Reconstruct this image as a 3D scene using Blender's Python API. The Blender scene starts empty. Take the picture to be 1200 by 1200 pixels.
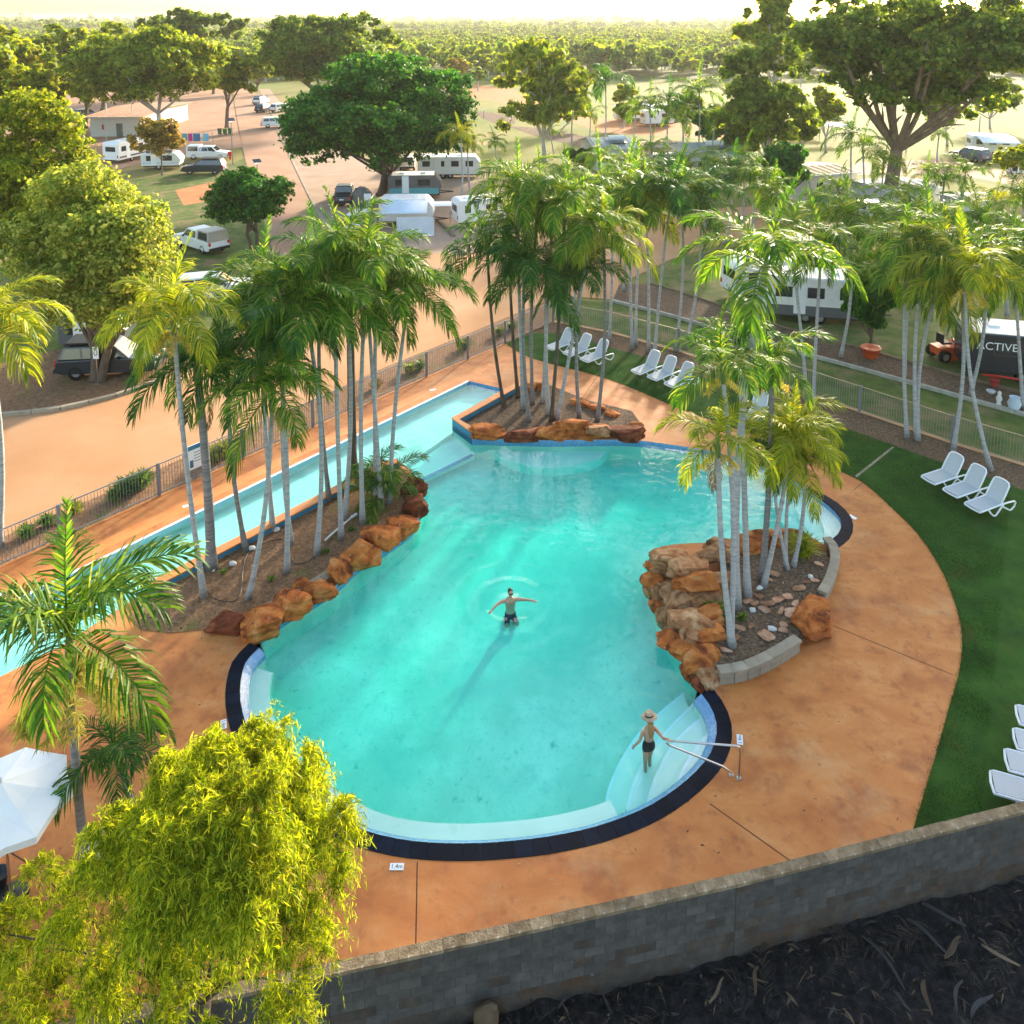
import bpy, bmesh, math, random
import numpy as np
from mathutils import Vector, Matrix, noise as mnoise
from mathutils.geometry import tessellate_polygon

sc = bpy.context.scene
COL = sc.collection
R = math.radians
rnd = random.Random(7)

# ---------------------------------------------------------------- camera, sky, sun, exposure
CAM_H, FPX, PP_Y, HOR_Y = 18.0, 980.0, 158.0, 22.0
PITCH = math.atan((PP_Y - HOR_Y) / FPX)
cam_d = bpy.data.cameras.new('camera'); cam = bpy.data.objects.new('camera', cam_d); COL.objects.link(cam)
cam.location = (0, 0, CAM_H); cam.rotation_euler = (math.pi / 2 - PITCH, 0, 0)
cam_d.sensor_width = 36; cam_d.lens = FPX / 1200 * 36; cam_d.shift_y = (PP_Y - 600) / 1200
cam_d.clip_start = 0.1; cam_d.clip_end = 60000
sc.camera = cam

SUN_EL, SUN_AZ = R(15), R(26)           # azimuth to the right of the view direction (+Y)
w = bpy.data.worlds.new('World'); sc.world = w; w.use_nodes = True
nt = w.node_tree; bg = nt.nodes['Background']
sky = nt.nodes.new('ShaderNodeTexSky'); sky.sky_type = 'NISHITA'; sky.sun_disc = False
sky.sun_elevation = SUN_EL; sky.sun_rotation = SUN_AZ; sky.air_density = 1.2; sky.dust_density = 2.2; sky.ozone_density = 1.0
nt.links.new(sky.outputs[0], bg.inputs[0]); bg.inputs[1].default_value = 0.15
sd = bpy.data.lights.new('sun', 'SUN'); sd.energy = 3.7; sd.angle = R(4.5); sd.color = (1.0, 0.87, 0.68)
so = bpy.data.objects.new('sun', sd); COL.objects.link(so)
sdir = Vector((math.sin(SUN_AZ) * math.cos(SUN_EL), math.cos(SUN_AZ) * math.cos(SUN_EL), math.sin(SUN_EL)))
so.rotation_euler = (-sdir).to_track_quat('-Z', 'Y').to_euler(); so.location = (40, 60, 60)
vs = sc.view_settings
vs.view_transform = 'Standard'; vs.look = 'None'; vs.gamma = 1; vs.use_curve_mapping = False; vs.exposure = 2.05
sc.render.engine = 'CYCLES'
cy = sc.cycles
cy.use_denoising = True
cy.max_bounces = 8; cy.diffuse_bounces = 3; cy.glossy_bounces = 2; cy.transmission_bounces = 3
cy.transparent_max_bounces = 12; cy.volume_bounces = 0
cy.caustics_reflective = False; cy.caustics_refractive = False
cy.sample_clamp_indirect = 8

# ---------------------------------------------------------------- pixels of the photograph -> places
CP, SP = math.cos(PITCH), math.sin(PITCH)
def ray(x, y):
    u = (x - 600) / FPX; v = (y - PP_Y) / FPX
    return Vector((u, CP - v * SP, -SP - v * CP))
def P(x, y, z=0.0):                       # the point of the level z seen at pixel x, y
    d = ray(x, y); t = (z - CAM_H) / d.z
    return Vector((d.x * t, d.y * t, z))
def Q(x, y, Y):                           # the point at distance Y seen at pixel x, y
    d = ray(x, y); t = Y / d.y
    return Vector((d.x * t, Y, CAM_H + d.z * t))
def head(a, b, z=0.0):
    d = P(*b, z) - P(*a, z); return math.atan2(d.y, d.x)

# ---------------------------------------------------------------- materials
def new_mat(name):
    m = bpy.data.materials.new(name); m.use_nodes = True
    n = m.node_tree.nodes; b = n['Principled BSDF']
    return m, n, m.node_tree.links, b
def c4(c): return (c[0], c[1], c[2], 1)
MATS = {}
def ramp(n, stops):
    r = n.new('ShaderNodeValToRGB'); e = r.color_ramp.elements
    while len(e) < len(stops): e.new(0.5)
    for i, (p, c) in enumerate(stops): e[i].position = p; e[i].color = c4(c)
    return r
def nmat(name, stops, scale=1.0, rough=0.8, bump=0.0, bscale=None, detail=6, stretch=None, spots=None, metal=0, spec=0.5, dist=0.0, objrand=0.0, fine=None):
    """noise-coloured surface; spots = [(scale, lo, hi, colour, seed)] blotches over it"""
    m, n, l, b = new_mat(name)
    tc = n.new('ShaderNodeTexCoord'); vec = tc.outputs['Object']
    if stretch:
        mp = n.new('ShaderNodeMapping'); mp.inputs['Scale'].default_value = stretch[:3]
        if len(stretch) > 3: mp.inputs['Rotation'].default_value = (0, 0, stretch[3])
        l.new(vec, mp.inputs[0]); vec = mp.outputs[0]
    if objrand:
        oi = n.new('ShaderNodeObjectInfo'); ad = n.new('ShaderNodeVectorMath'); ad.operation = 'MULTIPLY_ADD'
        cmb = n.new('ShaderNodeCombineXYZ')
        for k in range(3): l.new(oi.outputs['Random'], cmb.inputs[k])
        ad.inputs[1].default_value = (37, 17, 29); l.new(cmb.outputs[0], ad.inputs[0]); l.new(vec, ad.inputs[2]); vec = ad.outputs[0]
    t = n.new('ShaderNodeTexNoise'); t.inputs['Scale'].default_value = scale; t.inputs['Detail'].default_value = detail
    t.inputs['Distortion'].default_value = dist; t.inputs['Roughness'].default_value = 0.6
    l.new(vec, t.inputs['Vector'])
    r = ramp(n, stops); l.new(t.outputs[0], r.inputs[0]); col = r.outputs[0]
    for (s_, lo, hi, c, sdv) in (spots or []):
        t2 = n.new('ShaderNodeTexNoise'); t2.noise_dimensions = '4D'; t2.inputs['W'].default_value = sdv
        t2.inputs['Scale'].default_value = s_; t2.inputs['Detail'].default_value = 7; t2.inputs['Roughness'].default_value = 0.65
        l.new(tc.outputs['Object'], t2.inputs['Vector'])
        mr = n.new('ShaderNodeMapRange'); mr.inputs[1].default_value = lo; mr.inputs[2].default_value = hi
        l.new(t2.outputs[0], mr.inputs[0])
        mx = n.new('ShaderNodeMixRGB'); mx.inputs[2].default_value = c4(c); l.new(mr.outputs[0], mx.inputs[0]); l.new(col, mx.inputs[1]); col = mx.outputs[0]
    if objrand:
        hs = n.new('ShaderNodeHueSaturation'); mr = n.new('ShaderNodeMapRange')
        mr.inputs[3].default_value = 1 - objrand; mr.inputs[4].default_value = 1 + objrand
        l.new(oi.outputs['Random'], mr.inputs[0]); l.new(mr.outputs[0], hs.inputs['Value']); l.new(col, hs.inputs['Color']); col = hs.outputs[0]
    l.new(col, b.inputs['Base Color']); b.inputs['Roughness'].default_value = rough; b.inputs['Metallic'].default_value = metal
    b.inputs['Specular IOR Level'].default_value = spec if rough < 0.8 else min(spec, 0.12)
    if bump:
        t3 = n.new('ShaderNodeTexNoise'); t3.inputs['Scale'].default_value = bscale or scale * 6; t3.inputs['Detail'].default_value = 8
        l.new(vec, t3.inputs['Vector'])
        bp = n.new('ShaderNodeBump'); bp.inputs['Strength'].default_value = bump; bp.inputs['Distance'].default_value = 0.05
        l.new(t3.outputs[0], bp.inputs['Height']); l.new(bp.outputs[0], b.inputs['Normal'])
    MATS[name] = m; return m
def pmat(name, c, rough=0.5, metal=0, spec=0.5, var=0.08, scale=3):
    a = tuple(max(0, v * (1 - var)) for v in c); d = tuple(min(1, v * (1 + var)) for v in c)
    return nmat(name, [(0.3, a), (0.7, d)], scale, rough, metal=metal, spec=spec)
def leafmat(name, stops, trans=0.45, tcol=None, rough=0.55, gloss=0.12):
    m, n, l, b = new_mat(name)
    g = n.new('ShaderNodeNewGeometry'); r = ramp(n, stops); l.new(g.outputs['Random Per Island'], r.inputs[0])
    tc = n.new('ShaderNodeTexCoord'); t = n.new('ShaderNodeTexNoise'); t.inputs['Scale'].default_value = 0.6
    l.new(tc.outputs['Object'], t.inputs['Vector'])
    mr = n.new('ShaderNodeMapRange'); mr.inputs[1].default_value = 0.3; mr.inputs[2].default_value = 0.7; mr.inputs[3].default_value = 0.75; mr.inputs[4].default_value = 1.25
    l.new(t.outputs[0], mr.inputs[0])
    hs = n.new('ShaderNodeHueSaturation'); l.new(mr.outputs[0], hs.inputs['Value']); l.new(r.outputs[0], hs.inputs['Color'])
    l.new(hs.outputs[0], b.inputs['Base Color']); b.inputs['Roughness'].default_value = rough; b.inputs['Specular IOR Level'].default_value = gloss
    tr = n.new('ShaderNodeBsdfTranslucent')
    mx = n.new('ShaderNodeMixRGB'); mx.blend_type = 'MULTIPLY'; mx.inputs[0].default_value = 1; mx.inputs[2].default_value = c4(tcol or (1.6, 1.5, 0.6))
    l.new(hs.outputs[0], mx.inputs[1]); l.new(mx.outputs[0], tr.inputs[0])
    ms = n.new('ShaderNodeMixShader'); ms.inputs[0].default_value = trans
    l.new(b.outputs[0], ms.inputs[1]); l.new(tr.outputs[0], ms.inputs[2]); l.new(ms.outputs[0], n['Material Output'].inputs[0])
    MATS[name] = m; return m

nmat('deck', [(0.22, (0.37, 0.10, 0.014)), (0.42, (0.47, 0.145, 0.025)), (0.58, (0.54, 0.19, 0.042)), (0.8, (0.58, 0.28, 0.095))], 0.75, 0.7, 0.12, 30,
     stretch=(1, 1.5, 1, 0.3), dist=0.6,
     spots=[(0.8, 0.50, 0.74, (0.26, 0.060, 0.010), 1.0), (2.6, 0.54, 0.78, (0.24, 0.056, 0.010), 4.0), (0.5, 0.54, 0.78, (0.50, 0.27, 0.11), 9.0), (6, 0.58, 0.74, (0.38, 0.12, 0.03), 2.0), (14, 0.64, 0.80, (0.28, 0.09, 0.03), 6.0)])
nmat('deck_edge', [(0.3, (0.52, 0.16, 0.03)), (0.7, (0.62, 0.24, 0.06))], 1.2, 0.6, 0.1, 30)
nmat('joint', [(0.3, (0.05, 0.03, 0.02)), (0.7, (0.1, 0.05, 0.03))], 4)
nmat('terrain', [(0.3, (0.12, 0.13, 0.03)), (0.5, (0.19, 0.17, 0.05)), (0.7, (0.26, 0.19, 0.08))], 0.035, 0.95, 0.2, 2,
     spots=[(0.05, 0.56, 0.66, (0.34, 0.17, 0.075), 3.0), (0.6, 0.55, 0.7, (0.13, 0.14, 0.035), 5.0), (0.02, 0.6, 0.7, (0.14, 0.19, 0.04), 8.0)])
nmat('road', [(0.25, (0.37, 0.185, 0.085)), (0.5, (0.43, 0.23, 0.115)), (0.75, (0.47, 0.28, 0.155))], 0.18, 0.9, 0.12, 14,
     spots=[(0.35, 0.60, 0.72, (0.36, 0.26, 0.18), 2.0), (2.2, 0.64, 0.75, (0.34, 0.17, 0.08), 7.0), (12, 0.68, 0.75, (0.56, 0.44, 0.30), 5.0)])
nmat('lane', [(0.25, (0.30, 0.165, 0.10)), (0.5, (0.36, 0.21, 0.135)), (0.75, (0.40, 0.26, 0.18))], 0.22, 0.9, 0.12, 10,
     spots=[(0.5, 0.58, 0.74, (0.38, 0.18, 0.09), 2.0)])
nmat('slab', [(0.3, (0.30, 0.20, 0.14)), (0.7, (0.38, 0.27, 0.195))], 0.5, 0.9, 0.1, 14, spots=[(0.8, 0.58, 0.7, (0.42, 0.27, 0.17), 2.0), (3, 0.64, 0.74, (0.26, 0.2, 0.16), 4.0)])
nmat('concrete', [(0.3, (0.27, 0.22, 0.16)), (0.7, (0.38, 0.32, 0.24))], 1.6, 0.9, 0.2, 18, spots=[(1.1, 0.58, 0.7, (0.24, 0.2, 0.15), 3.0)], objrand=0.08)
nmat('mow_strip', [(0.3, (0.44, 0.25, 0.13)), (0.7, (0.55, 0.33, 0.18))], 2.0, 0.9, 0.15, 20)
nmat('turf', [(0.3, (0.016, 0.056, 0.008)), (0.5, (0.028, 0.088, 0.011)), (0.7, (0.048, 0.12, 0.015))], 1.1, 0.95, 0.6, 60, spec=0.15,
     spots=[(0.6, 0.54, 0.72, (0.075, 0.085, 0.016), 3.0), (2.5, 0.55, 0.72, (0.014, 0.045, 0.007), 6.0), (20, 0.55, 0.7, (0.012, 0.04, 0.006), 2.0)])
nmat('lawn', [(0.3, (0.05, 0.075, 0.018)), (0.5, (0.085, 0.125, 0.026)), (0.7, (0.17, 0.15, 0.06))], 0.9, 0.95, 0.5, 30,
     spots=[(0.45, 0.52, 0.66, (0.23, 0.16, 0.085), 3.0), (2.2, 0.58, 0.7, (0.15, 0.10, 0.055), 6.0)])
nmat('dry_grass', [(0.3, (0.11, 0.14, 0.026)), (0.5, (0.16, 0.17, 0.036)), (0.7, (0.22, 0.18, 0.055))], 0.12, 0.95, 0.3, 8,
     spots=[(0.2, 0.58, 0.68, (0.38, 0.22, 0.1), 3.0), (1.0, 0.58, 0.7, (0.16, 0.2, 0.045), 1.0)])
nmat('mulch', [(0.25, (0.055, 0.034, 0.022)), (0.5, (0.13, 0.085, 0.055)), (0.75, (0.25, 0.17, 0.11))], 9, 0.95, 0.9, 26,
     spots=[(1.0, 0.55, 0.7, (0.2, 0.115, 0.06), 4.0), (22, 0.6, 0.68, (0.36, 0.27, 0.19), 2.0)])
nmat('mulch_warm', [(0.25, (0.12, 0.06, 0.03)), (0.5, (0.22, 0.12, 0.065)), (0.75, (0.34, 0.2, 0.11))], 7, 0.95, 0.8, 22,
     spots=[(0.7, 0.56, 0.7, (0.11, 0.13, 0.03), 4.0), (24, 0.62, 0.7, (0.4, 0.3, 0.2), 2.0)])
nmat('dark_mulch', [(0.3, (0.006, 0.006, 0.006)), (0.5, (0.018, 0.016, 0.016)), (0.75, (0.05, 0.044, 0.042))], 6, 0.9, 1.0, 20,
     spots=[(18, 0.62, 0.7, (0.11, 0.09, 0.07), 2.0), (1.0, 0.6, 0.72, (0.035, 0.02, 0.012), 7.0)])
nmat('red_dirt', [(0.3, (0.33, 0.13, 0.05)), (0.7, (0.45, 0.21, 0.09))], 0.6, 0.95, 0.3, 10, spots=[(1.2, 0.58, 0.7, (0.2, 0.17, 0.05), 4.0)])
nmat('plaster', [(0.3, (0.46, 0.56, 0.44)), (0.5, (0.66, 0.68, 0.55)), (0.7, (0.86, 0.80, 0.68))], 0.4, 0.8, dist=0.5,
     spots=[(0.9, 0.52, 0.72, (0.38, 0.56, 0.47), 3.0), (3.2, 0.58, 0.72, (0.20, 0.42, 0.35), 5.0), (0.32, 0.46, 0.66, (0.46, 0.60, 0.50), 8.0), (9, 0.54, 0.70, (0.40, 0.58, 0.49), 4.0), (22, 0.61, 0.70, (0.24, 0.46, 0.38), 7.0), (30, 0.70, 0.72, (0.9, 0.95, 0.9), 1.0)])
nmat('step_plaster', [(0.3, (0.76, 0.76, 0.66)), (0.7, (0.84, 0.83, 0.73))], 0.8, 0.8, spots=[(1.6, 0.6, 0.75, (0.6, 0.68, 0.56), 3.0)])
nmat('lap_plaster', [(0.3, (0.66, 0.68, 0.57)), (0.7, (0.80, 0.78, 0.68))], 0.7, 0.8, spots=[(0.5, 0.52, 0.66, (0.44, 0.58, 0.50), 3.0)])
nmat('blue_paint', [(0.3, (0.02, 0.16, 0.30)), (0.7, (0.05, 0.26, 0.40))], 2, 0.5, spots=[(5, 0.58, 0.7, (0.03, 0.10, 0.16), 2.0)])
nmat('navy_tile', [(0.3, (0.0025, 0.005, 0.013)), (0.7, (0.006, 0.011, 0.024))], 6, 0.6, spec=0.06, objrand=0.35, spots=[(9, 0.62, 0.75, (0.03, 0.04, 0.05), 2.0)])
nmat('white_edge', [(0.3, (0.55, 0.62, 0.72)), (0.7, (0.72, 0.76, 0.82))], 2, 0.5)
nmat('rock', [(0.30, (0.065, 0.018, 0.009)), (0.43, (0.30, 0.080, 0.020)), (0.56, (0.47, 0.150, 0.034)), (0.74, (0.54, 0.28, 0.115))], 1.6, 0.85, 0.9, 5, dist=1.2, objrand=0.22,
     spots=[(3.2, 0.58, 0.68, (0.12, 0.045, 0.028), 3.0), (2.2, 0.62, 0.7, (0.55, 0.42, 0.28), 6.0)])
nmat('rock_pale', [(0.30, (0.08, 0.032, 0.018)), (0.43, (0.28, 0.12, 0.05)), (0.56, (0.38, 0.205, 0.10)), (0.74, (0.50, 0.35, 0.215))], 2.0, 0.85, 0.9, 5, dist=1.2, objrand=0.2,
     spots=[(2.6, 0.57, 0.67, (0.36, 0.12, 0.05), 3.0), (4.2, 0.62, 0.7, (0.12, 0.06, 0.04), 6.0)])
nmat('rock_dark', [(0.28, (0.04, 0.012, 0.008)), (0.5, (0.17, 0.042, 0.018)), (0.74, (0.34, 0.11, 0.04))], 2.0, 0.85, 0.9, 5, dist=1.0, objrand=0.2)
nmat('stone', [(0.3, (0.28, 0.12, 0.06)), (0.5, (0.42, 0.22, 0.13)), (0.7, (0.5, 0.36, 0.26))], 3.0, 0.85, 0.3, 12, objrand=0.35)
nmat('white_stone', [(0.3, (0.55, 0.53, 0.48)), (0.7, (0.72, 0.7, 0.66))], 3.0, 0.8, objrand=0.12)
nmat('block', [(0.3, (0.058, 0.054, 0.052)), (0.5, (0.082, 0.075, 0.070)), (0.7, (0.11, 0.10, 0.092))], 3.0, 0.95, 0.35, 40, objrand=0.1,
     spots=[(1.3, 0.55, 0.72, (0.085, 0.052, 0.032), 2.0), (3, 0.62, 0.72, (0.15, 0.15, 0.15), 6.0)])
nmat('block_stained', [(0.3, (0.052, 0.044, 0.038)), (0.5, (0.075, 0.062, 0.053)), (0.7, (0.105, 0.09, 0.078))], 2.5, 0.95, 0.35, 40, objrand=0.1, spots=[(2, 0.5, 0.7, (0.085, 0.04, 0.018), 2.0), (3, 0.62, 0.72, (0.16, 0.155, 0.15), 6.0)])
nmat('mortar', [(0.3, (0.048, 0.044, 0.04)), (0.7, (0.075, 0.068, 0.062))], 6, 0.95)
nmat('cap', [(0.25, (0.11, 0.075, 0.042)), (0.5, (0.20, 0.145, 0.088)), (0.75, (0.31, 0.24, 0.16))], 5.0, 0.95, 0.6, 25, objrand=0.2,
     spots=[(9, 0.6, 0.68, (0.6, 0.55, 0.5), 2.0), (6, 0.6, 0.7, (0.12, 0.085, 0.05), 6.0)])
nmat('bark_pale', [(0.3, (0.24, 0.235, 0.235)), (0.5, (0.36, 0.355, 0.355)), (0.7, (0.46, 0.45, 0.44))], 1.6, 0.85, 0.5, 4, stretch=(.5, .5, 6), spots=[(3, 0.6, 0.72, (0.2, 0.19, 0.18), 2.0)])
nmat('bark_mid', [(0.3, (0.13, 0.12, 0.12)), (0.5, (0.21, 0.195, 0.19)), (0.7, (0.30, 0.275, 0.255))], 1.6, 0.85, 0.5, 4, stretch=(.5, .5, 6), spots=[(3, 0.6, 0.72, (0.08, 0.075, 0.07), 2.0)])
nmat('bark_dark', [(0.3, (0.06, 0.045, 0.035)), (0.7, (0.16, 0.12, 0.09))], 3, 0.95, 0.6, 12, stretch=(1, 1, 0.3))
nmat('bark_tree', [(0.3, (0.12, 0.09, 0.065)), (0.7, (0.24, 0.185, 0.14))], 3, 0.95, 0.6, 12, stretch=(1, 1, 0.3))
nmat('bark_gum', [(0.3, (0.34, 0.31, 0.28)), (0.7, (0.55, 0.52, 0.48))], 1.5, 0.85, 0.2, 12)
nmat('crownshaft', [(0.3, (0.09, 0.16, 0.04)), (0.7, (0.17, 0.25, 0.07))], 2, 0.45, stretch=(1, 1, 0.3))
def boost(s, k): return [(p, tuple(min(1, v * k) for v in c)) for p, c in s]
leafmat('frond', [(0.0, (0.028, 0.095, 0.008)), (0.45, (0.075, 0.185, 0.012)), (0.8, (0.16, 0.27, 0.018)), (1.0, (0.34, 0.36, 0.06))], 0.5, rough=0.5, gloss=0.2)
leafmat('frond_dark', [(0.0, (0.014, 0.068, 0.012)), (0.6, (0.038, 0.135, 0.018)), (1.0, (0.11, 0.22, 0.025))], 0.46, rough=0.5, gloss=0.2)
leafmat('frond_yellow', [(0.0, (0.10, 0.18, 0.010)), (0.5, (0.24, 0.30, 0.014)), (1.0, (0.46, 0.42, 0.025))], 0.5, rough=0.5, gloss=0.18)
leafmat('frond_grey', [(0.0, (0.012, 0.011, 0.011)), (0.6, (0.035, 0.03, 0.027)), (1.0, (0.09, 0.07, 0.05))], 0.1)
leafmat('blade', [(0.0, (0.014, 0.05, 0.008)), (0.6, (0.035, 0.10, 0.012)), (0.93, (0.07, 0.14, 0.02)), (1.0, (0.16, 0.13, 0.05))], 0.3)
leafmat('frond_dead', [(0.0, (0.12, 0.08, 0.045)), (1.0, (0.26, 0.18, 0.1))], 0.2)
leafmat('flower', [(0.0, (0.42, 0.34, 0.06)), (1.0, (0.70, 0.58, 0.15))], 0.35)
leafmat('leaf_lime', [(0.0, (0.05, 0.12, 0.008)), (0.35, (0.20, 0.26, 0.012)), (0.7, (0.45, 0.46, 0.016)), (1.0, (0.68, 0.60, 0.05))], 0.52, tcol=(1.6, 1.6, 0.35))
leafmat('leaf_cream', [(0.0, (0.10, 0.17, 0.018)), (0.5, (0.26, 0.32, 0.045)), (1.0, (0.54, 0.51, 0.13))], 0.5)
leafmat('leaf_yellow', [(0.0, (0.08, 0.14, 0.010)), (0.5, (0.21, 0.27, 0.016)), (1.0, (0.42, 0.40, 0.03))], 0.5)
leafmat('leaf_gum', [(0.0, (0.075, 0.14, 0.014)), (0.5, (0.18, 0.25, 0.022)), (1.0, (0.38, 0.37, 0.05))], 0.54)
leafmat('leaf_green', [(0.0, (0.012, 0.07, 0.010)), (0.5, (0.028, 0.135, 0.015)), (0.9, (0.08, 0.22, 0.022)), (1.0, (0.19, 0.29, 0.03))], 0.45)
leafmat('leaf_olive', [(0.0, (0.04, 0.09, 0.012)), (0.5, (0.09, 0.165, 0.02)), (1.0, (0.22, 0.26, 0.036))], 0.54)
leafmat('leaf_rust', [(0.0, (0.11, 0.11, 0.015)), (0.5, (0.25, 0.17, 0.03)), (1.0, (0.4, 0.26, 0.05))], 0.4)
leafmat('leaf_bush', [(0.0, (0.06, 0.12, 0.014)), (0.5, (0.15, 0.235, 0.024)), (1.0, (0.30, 0.34, 0.045))], 0.52)
pmat('white_plastic', (0.78, 0.79, 0.80), 0.4, var=0.03)
pmat('sling', (0.48, 0.49, 0.50), 0.8, var=0.06, scale=20)
pmat('white_paint', (0.74, 0.74, 0.72), 0.35, var=0.05)
pmat('canvas_white', (0.82, 0.82, 0.82), 0.8, var=0.03)
pmat('canvas_blue', (0.52, 0.60, 0.68), 0.7, var=0.1, scale=1)
pmat('canvas_grey', (0.14, 0.13, 0.125), 0.85, var=0.15)
pmat('cream_wall', (0.58, 0.52, 0.44), 0.7, var=0.08)
pmat('tan_wall', (0.55, 0.38, 0.24), 0.7, var=0.08)
pmat('pale_wall', (0.50, 0.51, 0.50), 0.7, var=0.06)
nmat('red_roof', [(0.3, (0.30, 0.15, 0.085)), (0.7, (0.40, 0.22, 0.13))], 0.8, 0.7, stretch=(3, 0.3, 1))
pmat('metal_roof', (0.28, 0.32, 0.34), 0.85, var=0.12, scale=1)
pmat('tan_roof', (0.32, 0.24, 0.16), 0.85, var=0.1)
pmat('glass', (0.02, 0.03, 0.035), 0.08, spec=0.8, var=0.1)
pmat('black', (0.012, 0.012, 0.013), 0.5)
pmat('tyre', (0.015, 0.015, 0.016), 0.85)
pmat('rim', (0.4, 0.4, 0.42), 0.35, metal=0.8)
pmat('steel', (0.55, 0.55, 0.55), 0.28, metal=1.0, var=0.05)
pmat('fence_grey', (0.17, 0.18, 0.20), 0.5)
pmat('fence_tan', (0.30, 0.24, 0.15), 0.5)
pmat('car_dark', (0.02, 0.025, 0.032), 0.25, spec=0.6)
pmat('car_grey', (0.10, 0.11, 0.12), 0.35)
pmat('canopy_beige', (0.42, 0.38, 0.32), 0.5)
pmat('red_lamp', (0.5, 0.02, 0.015), 0.3)
pmat('lamp_clear', (0.6, 0.6, 0.58), 0.15)
pmat('orange_paint', (0.62, 0.09, 0.02), 0.4)
pmat('teal', (0.08, 0.32, 0.34), 0.7)
pmat('tarp_blue', (0.16, 0.42, 0.55), 0.5)
pmat('magenta', (0.5, 0.05, 0.2), 0.8)
pmat('red_cloth', (0.5, 0.06, 0.05), 0.8)
pmat('sign_white', (0.75, 0.77, 0.8), 0.4, var=0.02)
pmat('sign_blue', (0.02, 0.14, 0.28), 0.4)
pmat('yellow', (0.6, 0.42, 0.02), 0.5)
pmat('green_bin', (0.03, 0.12, 0.04), 0.5)
pmat('timber', (0.20, 0.14, 0.09), 0.85, var=0.25, scale=2)
pmat('log', (0.36, 0.34, 0.29), 0.9, var=0.25, scale=3)
pmat('husk', (0.11, 0.075, 0.045), 0.8, var=0.3, scale=4)
pmat('husk_blue', (0.035, 0.034, 0.035), 0.7, var=0.3, scale=4)
nmat('skin', [(0.3, (0.46, 0.235, 0.14)), (0.7, (0.55, 0.30, 0.19))], 6, 0.5)
pmat('navy_cloth', (0.006, 0.007, 0.011), 0.7)
pmat('shorts', (0.008, 0.014, 0.045), 0.7)
pmat('straw', (0.42, 0.30, 0.20), 0.85, var=0.2, scale=30)
pmat('blond', (0.34, 0.19, 0.07), 0.6, var=0.2, scale=20)
pmat('hair_dark', (0.018, 0.012, 0.009), 0.5)
pmat('pvc', (0.72, 0.7, 0.62), 0.5)
pmat('solar', (0.01, 0.015, 0.03), 0.15)
# mosaic of small blue tiles, laid along UV metres
m, n, l, b = new_mat('mosaic'); MATS['mosaic'] = m
tc = n.new('ShaderNodeTexCoord'); bt = n.new('ShaderNodeTexBrick')
bt.offset = 0; bt.inputs['Scale'].default_value = 1; bt.inputs['Brick Width'].default_value = 0.05; bt.inputs['Row Height'].default_value = 0.05; bt.inputs['Mortar Size'].default_value = 0.004
bt.inputs['Color1'].default_value = (0.05, 0.19, 0.46, 1); bt.inputs['Color2'].default_value = (0.16, 0.38, 0.62, 1); bt.inputs['Mortar'].default_value = (0.34, 0.44, 0.54, 1)
l.new(tc.outputs['UV'], bt.inputs['Vector']); l.new(bt.outputs[0], b.inputs['Base Color']); b.inputs['Roughness'].default_value = 0.25
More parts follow.
